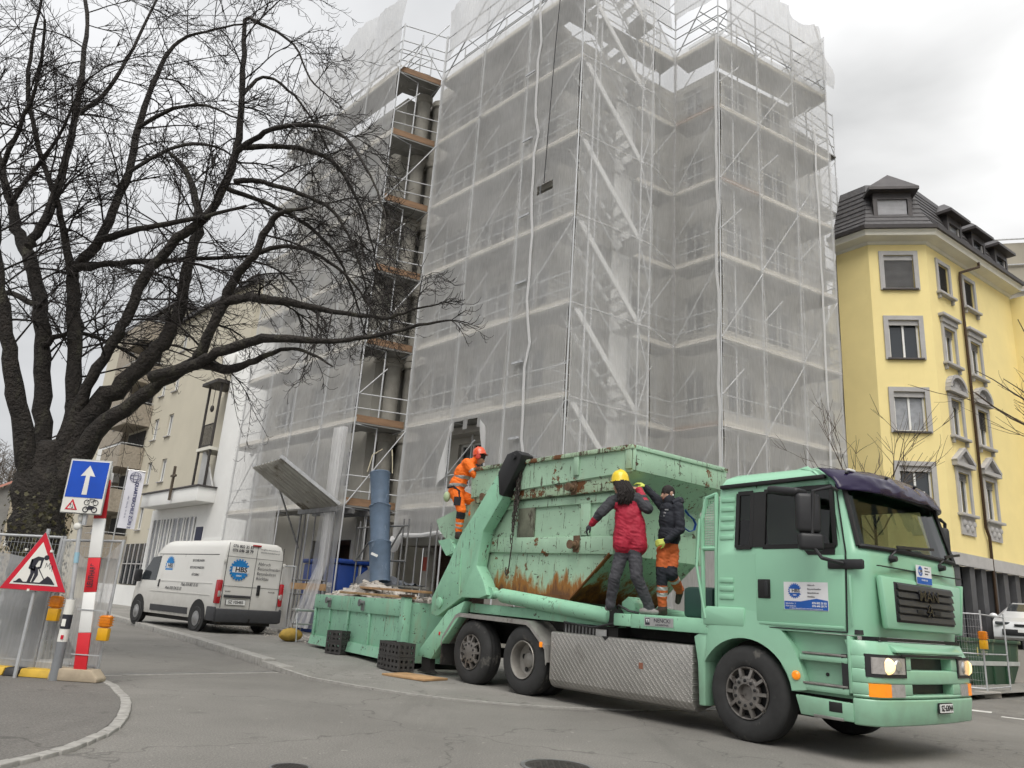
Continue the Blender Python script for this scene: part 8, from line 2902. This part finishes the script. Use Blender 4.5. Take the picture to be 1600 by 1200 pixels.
def smooth_path(pts, n=4):
    """Catmull-Rom through (x,y,z,r)"""
    res = []
    P = [Vector(p) for p in pts]
    for i in range(len(P) - 1):
        p0, p1, p2_, p3_ = P[max(0, i - 1)], P[i], P[i + 1], P[min(len(P) - 1, i + 2)]
        for k in range(n):
            t = k / n
            res.append(.5 * ((2 * p1) + (p2_ - p0) * t + (2 * p0 - 5 * p1 + 4 * p2_ - p3_) * t * t + (3 * p1 - p0 - 3 * p2_ + p3_) * t ** 3))
    res.append(P[-1])
    return res
tw_ = MB()
limbs = []
for nm, pts in LIMBS:
    sp = smooth_path([tuple(p) for p in pts])
    q = []
    for i, p in enumerate(sp):
        w_ = .42 * p[3] + .02 if nm == 'limb' else .04
        q.append((Vector(p[:3]) + Vector((noise.noise(Vector((i * .7, len(limbs), 0))), noise.noise(Vector((i * .7, len(limbs), 5))), noise.noise(Vector((i * .7, len(limbs), 9))))) * w_, max(.008, p[3] * (1 + .22 * noise.noise(Vector((i * .9, len(limbs) * 3, 2)))))))
    limbs.append((nm, q))
    m_ = MB()
    m_.path([p - to_ for p, r_ in q], [r_ for p, r_ in q], 12 if q[0][1] > .1 else 7)
    if nm == 'trunk':
        m_.v = [tuple(Vector(v_) + Vector((noise.noise(Vector(v_) * 2.2), noise.noise(Vector(v_) * 2.2 + Vector((5, 0, 0))), 0)) * .09) for v_ in m_.v]
        # root flare
        m_.path([Vector((-7.86, 14, -.1)) - to_, Vector((-7.93, 14, .35)) - to_], [.72, .52], 12)
    m_.build('trunk' if nm == 'trunk' else 'limb', MT['bark'], tree, smooth=True, ang=70)
def twig(p, d, ln, r_, depth, droop):
    n = (8, 6, 4, 4)[depth]
    pts, rs = [p], [r_]
    dd = d.normalized()
    jit = (.07, .09, .12, .12)[depth]
    for k in range(n):
        dd = (dd + Vector((random.gauss(0, jit), random.gauss(0, jit), random.gauss(0, jit))) + Vector((0, 0, -droop * (.05 + .035 * k)))).normalized()
        if depth >= 2 and k >= n - 2:
            dd = (dd + Vector((random.uniform(-.2, .2), random.uniform(-.2, .2), .8))).normalized()
        pts.append(pts[-1] + dd * ln / n)
        rs.append(r_ * (1 - .8 * (k + 1) / n) + .0024)
    tw_.path([q - to_ for q in pts], rs, 4 if depth == 0 else 3, False)
    if depth < 2:
        for c in range(random.randint(7, 10) if depth == 0 else random.randint(5, 8)):
            i = random.randint(1, n - 1)
            q = pts[i].lerp(pts[i + 1], random.random())
            ax = (pts[i + 1] - pts[i]).normalized()
            side = Vector((random.gauss(0, 1), random.gauss(0, .8), random.gauss(.1, .8)))
            side = (side - ax * side.dot(ax)).normalized()
            nd = (ax * random.uniform(.7, 1.2) + side * random.uniform(.5, .9)).normalized()
            twig(q, nd, ln * random.uniform(.4, .65) if depth == 0 else random.uniform(.16, .36), max(.0035, rs[i] * .6), depth + 1, droop)
for nm, q in limbs[1:]:
    L_ = sum((q[i + 1][0] - q[i][0]).length for i in range(len(q) - 1))
    acc = 0
    nxt = .9
    for i in range(len(q) - 1):
        seg = (q[i + 1][0] - q[i][0])
        acc += seg.length
        while acc > nxt:
            nxt += random.uniform(.34, .56)
            r_ = q[i][1]
            if q[i][0].z < 5.0 + 1.0 * max(0, min(1, (q[i][0].x + 6.5) / 2)) or r_ > .16:
                continue
            ax = seg.normalized()
            sd_ = Vector((random.gauss(.35, 1), random.gauss(0, .8), random.gauss(.25, .7)))
            sd_ = (sd_ - ax * sd_.dot(ax)).normalized()
            nd = (ax * random.uniform(.2, .9) + sd_).normalized()
            right = max(0, min(1, (q[i][0].x + 6.5) / 4))
            twig(q[i][0], nd, random.uniform(1.2, 2.4) * (1 - .48 * right), min(.02, max(.008, r_ * .32)), 0, .55 + 1.0 * right)
    # the tip carries on into twigs
    tipd = (q[-1][0] - q[-2][0]).normalized()
    for k in range(4 if q[-1][0].z > 5.4 else 0):
        twig(q[-1][0], (tipd + Vector((random.gauss(0, .4), random.gauss(0, .4), random.gauss(0, .3)))), random.uniform(.3, .6), .007, 1, .8)
co_ = tw_.build('crown', MT['twig'], tree)
# ivy and dead leaves clinging to the trunk
iv = MB()
for i in range(900):
    t = random.random()
    z = .1 + 2.6 * t ** 1.2
    an = random.uniform(0, 2 * math.pi)
    r_ = .50 + random.uniform(-.02, .05)
    c = Vector((-7.97 - .12 * z + r_ * math.cos(an), 14 + r_ * math.sin(an), z)) - to_
    s_ = random.uniform(.018, .04)
    rot = Euler((random.uniform(-.8, .8), random.uniform(-.8, .8), an + 1.57)).to_matrix()
    iv.add([c + rot @ Vector(p) for p in ((-s_, 0, -s_), (s_, 0, -s_ * .6), (s_ * .3, .01, s_), (-s_ * .9, 0, s_ * .5))], [(0, 1, 2, 3)])
io_ = iv.build('ivy', mat('brown green ivy', (.05, .045, .016), .7, 0, .5, 9), tree)
io_['kind'] = 'stuff'

# slim bare trees on the right
def slim_tree(label, x, y, h0_, n_main, spread, seed, lean=(0, 0), r0__=.05, rng=None, ls=1.0):
    random.seed(seed)
    t = thing('young_tree', label, 'tree', (x, y, 0))
    m_ = MB()
    m_.path([(0, 0, 0), (lean[0] * .3, lean[1] * .3, h0_ * .5), (lean[0] * .5, lean[1] * .5, h0_)], [r0__, r0__ * .8, r0__ * .55], 8)
    m_.build('trunk', MT['bark'], t, smooth=True)
    cr_ = MB()
    def br(p, d, ln, r_, dep):
        pts, rs = [p], [r_]
        dd = d.normalized()
        for k in range(6):
            dd = (dd + Vector((random.gauss(0, .10), random.gauss(0, .10), random.gauss(.03, .07)))).normalized()
            pts.append(pts[-1] + dd * ln / 6)
            rs.append(r_ * (1 - .75 * (k + 1) / 6) + .0015)
        cr_.path(pts, rs, 5, False)
        if dep < 2:
            for c in range(random.randint(3, 4)):
                i = random.randint(1, 5)
                sd_ = Vector((random.gauss(0, 1), random.gauss(0, 1), random.gauss(.3, .5))).normalized()
                br(pts[i], (pts[i] - pts[i - 1]).normalized() * .9 + sd_ * .6, ln * random.uniform(.35, .6), max(.005, rs[i] * .6), dep + 1)
    for k in range(n_main):
        an = 2 * math.pi * k / n_main + random.uniform(-.3, .3)
        if rng:
            an = random.uniform(*rng)
        br(Vector((lean[0] * .5, lean[1] * .5, h0_ * random.uniform(.75, 1.0))), Vector((math.cos(an) * spread, math.sin(an) * spread, 1.0)), random.uniform(1.6, 2.6) * ls, r0__ * .28, 0)
    cr_.build('crown', MT['twig_b'], t, smooth=True)
slim_tree('slim bare tree rising behind the truck cab', 8.3, 17.2, 4.1, 8, .8, 3, ls=1.1)
slim_tree('bare tree reaching in from the right picture edge', 13.4, 16.9, 6.4, 5, 1.3, 6, r0__=.11, rng=(1.7, 3.3), ls=1.35)
# ---------------------------------------------------------------- signs, posts and fence at the left corner
YS = 10.7
sg1 = thing('roadworks_sign', 'red bordered triangular roadworks sign with digging figure', 'sign', (-6.12, YS - .08, 0))
def tri(s, cz):
    return [(-.435 * s, cz - .255 * s), (.435 * s, cz - .255 * s), (0, cz + .50 * s)]
MT['signr'] = mat('red sign sheeting', (.55, .01, .03), .4)
MT['signw'] = mat('white sign sheeting', (.74, .73, .68), .45)
MT['signb'] = mat('blue sign sheeting', (.004, .07, .48), .4)
MT['signback'] = mat('grey sign edge', (.35, .36, .35), .5, .4)
XZs = dict(O=(0, 0, 0), U=(1, 0, 0), Vv=(0, 0, 1), Wv=(0, 1, 0))
cz_ = 1.37
MB().prism(tri(1.03, cz_), 0, .02, **XZs).build('back_plate', MT['signback'], sg1, bev=.006)
MB().prism(tri(1.0, cz_), -.004, -.001, **XZs).build('red_border', MT['signr'], sg1)
MB().prism(tri(.74, cz_), -.007, -.005, **XZs).build('white_field', MT['signw'], sg1)
fg = MB()
zb = cz_ - .165
def fig(poly):
    fg.prism([(x, z + zb) for x, z in poly], -.0095, -.0075, **XZs)
circ = lambda cx, cy, r_, n=14: [(cx + r_ * math.cos(2 * math.pi * i / n), cy + r_ * math.sin(2 * math.pi * i / n)) for i in range(n)]
fig([(-.27, -.005), (.27, -.005), (.27, .012), (-.27, .012)])
fig([(.07, .012), (.13, .07), (.16, .10), (.19, .085), (.22, .06), (.26, .012)])
fig([(-.25, .012), (-.21, .05), (-.19, .05), (-.15, .012)])
fig(circ(.095, .335, .034))
fig([(-.10, .30), (-.02, .345), (.06, .335), (.065, .30), (.0, .29), (-.03, .22), (-.09, .20)])
fig([(-.09, .21), (-.02, .22), (-.03, .12), (-.055, .012), (-.10, .012), (-.075, .12)])
fig([(-.05, .22), (.01, .20), (.03, .11), (-.01, .015), (-.04, .015), (-.02, .11)])
fig([(-.10, .30), (-.07, .30), (-.085, .20), (-.02, .17), (-.025, .15), (-.115, .185)])
fig([(.03, .30), (.06, .30), (.05, .20), (.02, .18), (.01, .2), (.03, .22)])
fig([(.0, .21), (.01, .215), (.13, .05), (.12, .045)])
fg.build('digging_figure', MT['ink'], sg1)
sq = MB()
for p, q in (((.10, .20), (.11, .27)), ((.11, .27), (.13, .22)), ((.13, .22), (.155, .27)), ((.155, .27), (.165, .19)), ((.165, .19), (.19, .24)), ((.19, .24), (.20, .16))):
    sq.beam((p[0], -.0085, p[1] + zb), (q[0], -.0085, q[1] + zb), .002, .008, up=(0, 1, 0))
sq.build('scribble', MT['ink'], sg1)
MB().tube((0, .05, .0), (0, .05, 1.92), .024, 8).build('post', MT['steel'], sg1, smooth=True)
for x, z in ((-.2, 1.63), (.14, 1.63), (-.05, 1.115)):
    MB().box((x, -.004, z), (.03, .03, .03)).build('clip', MT['signw'], sg1)

sg2 = thing('one_way_sign', 'blue square one-way sign with white arrow and bicycle panel', 'sign', (-5.7, YS - .12, 0))
MB().b2(-.285, .285, 0, .025, 2.14, 2.885).build('sign_plate', MT['signback'], sg2, bev=.035)
MB().b2(-.27, .27, -.004, -.001, 2.155, 2.87).build('white_field', MT['signw'], sg2)
MB().b2(-.255, .255, -.008, -.005, 2.36, 2.855).build('blue_field', MT['signb'], sg2)
ar_ = MB()
ar_.prism([(-.035, 2.40), (.035, 2.40), (.028, 2.66), (.10, 2.65), (0, 2.80), (-.10, 2.65), (-.028, 2.66)], -.011, -.009, **XZs)
ar_.build('arrow', MT['signw'], sg2)
MB().prism([(-.22, 2.19), (-.05, 2.19), (-.135, 2.335)], -.0075, -.005, **XZs).build('warning_triangle', MT['signr'], sg2)
MB().prism([(-.185, 2.205), (-.085, 2.205), (-.135, 2.295)], -.0095, -.008, **XZs).build('triangle_field', MT['signw'], sg2)
s_ = MB()
for x, up_ in ((-.15, 1), (-.12, -1)):
    s_.beam((x, -.0105, 2.215), (x, -.0105, 2.265), .002, .008, up=(0, 1, 0))
    zt_ = 2.268 if up_ > 0 else 2.212
    s_.prism([(x - .012, zt_ - .012 * up_), (x + .012, zt_ - .012 * up_), (x, zt_ + .012 * up_)], -.0115, -.010, **XZs)
s_.build('contraflow_arrows', MT['ink'], sg2)
def bike(cz, motor):
    s_ = MB()
    for cx in (.06, .18):
        pts = [V(cx + .034 * math.cos(t), -.008, cz + .034 * math.sin(t)) for t in [2 * math.pi * i / 14 for i in range(15)]]
        s_.path(pts, .007 if motor else .0045, 4)
    fr_ = [((.06, 0), (.10, .045)), ((.10, .045), (.16, .045)), ((.16, .045), (.18, 0)), ((.10, .045), (.12, 0)), ((.12, 0), (.16, .045)), ((.155, .06), (.175, .07)), ((.09, .06), (.11, .06))]
    for p, q in fr_:
        s_.beam((p[0], -.008, cz + p[1]), (q[0], -.008, cz + q[1]), .003, .009 if motor else .006, up=(0, 1, 0))
    if motor:
        s_.prism([(.08, cz), (.15, cz), (.17, cz + .05), (.09, cz + .05)], -.0095, -.0075, **XZs)
    s_.build('motorcycle_symbol' if motor else 'bicycle_symbol', MT['ink'], sg2)
bike(2.30, False)
bike(2.205, True)
MB().tube((.05, .06, 2.0), (.05, .06, 2.8), .03, 8).build('bracket', MT['steel'], sg2)

bb = thing('barrier_board', 'upright red and white striped barrier board lettered in black', 'barrier board', (-5.32, YS, .14))
lean = V(-.17 / 2.05, 0, 1).normalized()
segs = [(0, .49, 'red'), (.495, 1.0, 'white'), (1.005, 1.45, 'red'), (1.455, 1.97, 'white'), (1.975, 2.5, 'red'), (2.505, 2.7, 'white')]
for z0, z1, m_ in segs:
    MB().beam(lean * z0, lean * z1, .03, .16, up=(1, 0, 0)).build('stripe', MT[m_], bb, bev=.003)
text('lettering', 'LEUTHARD', .105, MT['ink'], bb, frame(lean * 1.225 + V(.0, -.019, 0), lean, (-1, 0, 0)), bold=.001, xs=.60)
for z in (.22, .78):
    MB().beam(lean * z + V(-.13, -.02, 0), lean * z + V(.25, -.02, 0), .01, .012).build('wire_tie', MT['steel'], bb)

pp_ = thing('marker_post', 'grey plastic post with white and black bands carrying a thin pipe', 'post', (-5.62, YS - .02, 0))
for z0, z1, m_ in ((0, .50, mat('grey post', (.20, .21, .22), .6, 0, .1, 5)), (.502, .66, MT['signw']), (.662, .84, MT['ink']), (.842, 1.03, MT['signw'])):
    MB().lathe([(.062, z0), (.060, z1)], (0, 0, 0), (0, 0, 1), 18).build('post_band', m_, pp_, smooth=True, ang=50)
MB().tube((0, .0, 1.0), (-.10, 0, 2.05), .028, 10).build('pipe', MT['steel'], pp_, smooth=True)
s_ = MB()
s_.ell((-.10, -.02, 2.1), (.04, .03, .06), 10, 8)
s_.ell((-.12, -.02, 1.98), (.055, .03, .05), 10, 8)
s_.build('zip_tied_stickers', MT['signw'], pp_, smooth=True)
MB().box((.0, -.064, .74), (.05, .006, .09)).build('sticker', MT['signw'], pp_)
MB().box((.02, -.064, .56), (.035, .006, .05)).build('sticker', MT['signr'], pp_)
MB().lathe([(.031, 0), (.031, .14)], (-.045, 0, 1.5), (-.095, 0, 1), 10).build('tape', mat('pale blue tape', (.3, .5, .6), .6), pp_)

fnc = thing('mesh_fence', 'mobile mesh fence with grey gauze behind the roadworks sign', 'fence', (-5.2, 10.95, 0))
o_ = fnc.location
MT['gauze'] = netmat('fence gauze', .62, .10, (.46, .47, .48), 1.0, .3)
MT['gauze_w'] = netmat('white fence film', .42, .2, (.75, .76, .77), .7, .4)
px = [(-5.2, 10.95), (-6.1, 11.05), (-8.6, 11.25)]
for (xa, ya), (xb, yb) in zip(px, px[1:]):
    s_ = MB()
    for x, y in ((xa - .02, ya), (xb + .02, yb)):
        s_.tube(V(x, y, .12) - o_, V(x, y, 1.86) - o_, .021, 8)
    s_.tube(V(xa, ya, 1.84) - o_, V(xb, yb, 1.80) - o_, .018, 8)
    s_.tube(V(xa, ya, .2) - o_, V(xb, yb, .2) - o_, .018, 8)
    s_.build('frame', MT['steel'], fnc, smooth=True)
    s_ = MB()
    n_ = int(math.hypot(xb - xa, yb - ya) / .05)
    for i in range(1, n_):
        t = i / n_
        p = V(xa + (xb - xa) * t, ya + (yb - ya) * t, 0) - o_
        s_.tube(p + V(0, 0, .2), p + V(0, 0, 1.82), .0018, 3, cap=False)
    for i in range(1, 12):
        s_.tube(V(xa, ya, .2 + i * .14) - o_, V(xb, yb, .2 + i * .14) - o_, .0018, 3, cap=False)
    s_.build('wire_mesh', MT['steel'], fnc)
stop = lambda u: 1.62 - .28 * math.sin(math.pi * min(1, max(0, u * 1.15)))
g_ = MB()
g_.grid(24, 18, lambda u, v: V(-5.22 - .85 * u, 10.90 + .1 * u + .03 * noise.noise(V(u * 9, v * 5, 3)), .1 + v * (stop(u) + .1)) - o_)
g_.build('gauze', MT['gauze_w'], fnc, smooth=True)
g_ = MB()
g_.grid(30, 18, lambda u, v: V(-6.09 - 2.5 * u, 10.98 + .2 * u + .04 * noise.noise(V(u * 9, v * 5, 8)), .1 + v * (1.33 + .30 * u ** .6)) - o_)
g_.build('gauze', MT['gauze'], fnc, smooth=True)
MB().prism([(-.42, 0), (.22, 0), (.22, .05), (.12, .15), (-.40, .15)], -.13, .13, (0, 0, 0), (1, 0, 0), (0, 0, 1), (0, 1, 0)).build('foot_block', mat('stained concrete foot', (.40, .33, .24), .9, 0, .2, 4, .3, 40), fnc, bev=.015).location = V(-5.28, 10.78, .03) - o_
MT['yb'] = mat('yellow rubber', (.55, .35, .04), .7, 0, .15, 6, 0, 60, (.2, .15, .06), .35, 4)
for i, (x0, x1, m_) in enumerate(((-6.75, -6.36, 'yb'), (-6.35, -6.16, 'black'), (-6.15, -5.72, 'yb'))):
    s_ = MB()
    s_.prism([(10.78, .03), (11.1, .03), (11.06, .13), (10.82, .13)], x0, x1, (0, 0, 0), (0, 1, 0), (0, 0, 1), (1, 0, 0))
    o = s_.build('kerb_block', MT[m_], bev=.015)
    tag(o, ['yellow end of the low rubber kerb block under the sign', 'black middle piece of the low rubber kerb block', 'yellow piece of the low kerb block beside the grey post'][i], 'kerb block', 'rubber kerb blocks')
warn_lamp(-5.88, YS + .12, .74, 0, 'yellow warning lamp hanging behind the roadworks sign', .95)
warn_lamp(-5.14, YS + .05, .54, 0, 'yellow warning lamp tied low on the striped board', .95)
ne = thing('no_entry_sign', 'small round red no-entry sign far behind the tree', 'sign', (-14.7, 24.0, 0))
MB().tube((0, .03, 0), (0, .03, 2.9), .03, 8).build('post', MT['steel'], ne)
MB().b2(-.33, .33, 0, .02, 2.1, 2.9).build('sign_plate', MT['signw'], ne, bev=.02)
MB().lathe([(.26, 0), (.26, .006)], (0, -.002, 2.55), (0, -1, 0), 28).build('red_disc', MT['signr'], ne)
MB().b2(-.18, .18, -.012, -.009, 2.51, 2.59).build('white_bar', MT['signw'], ne)
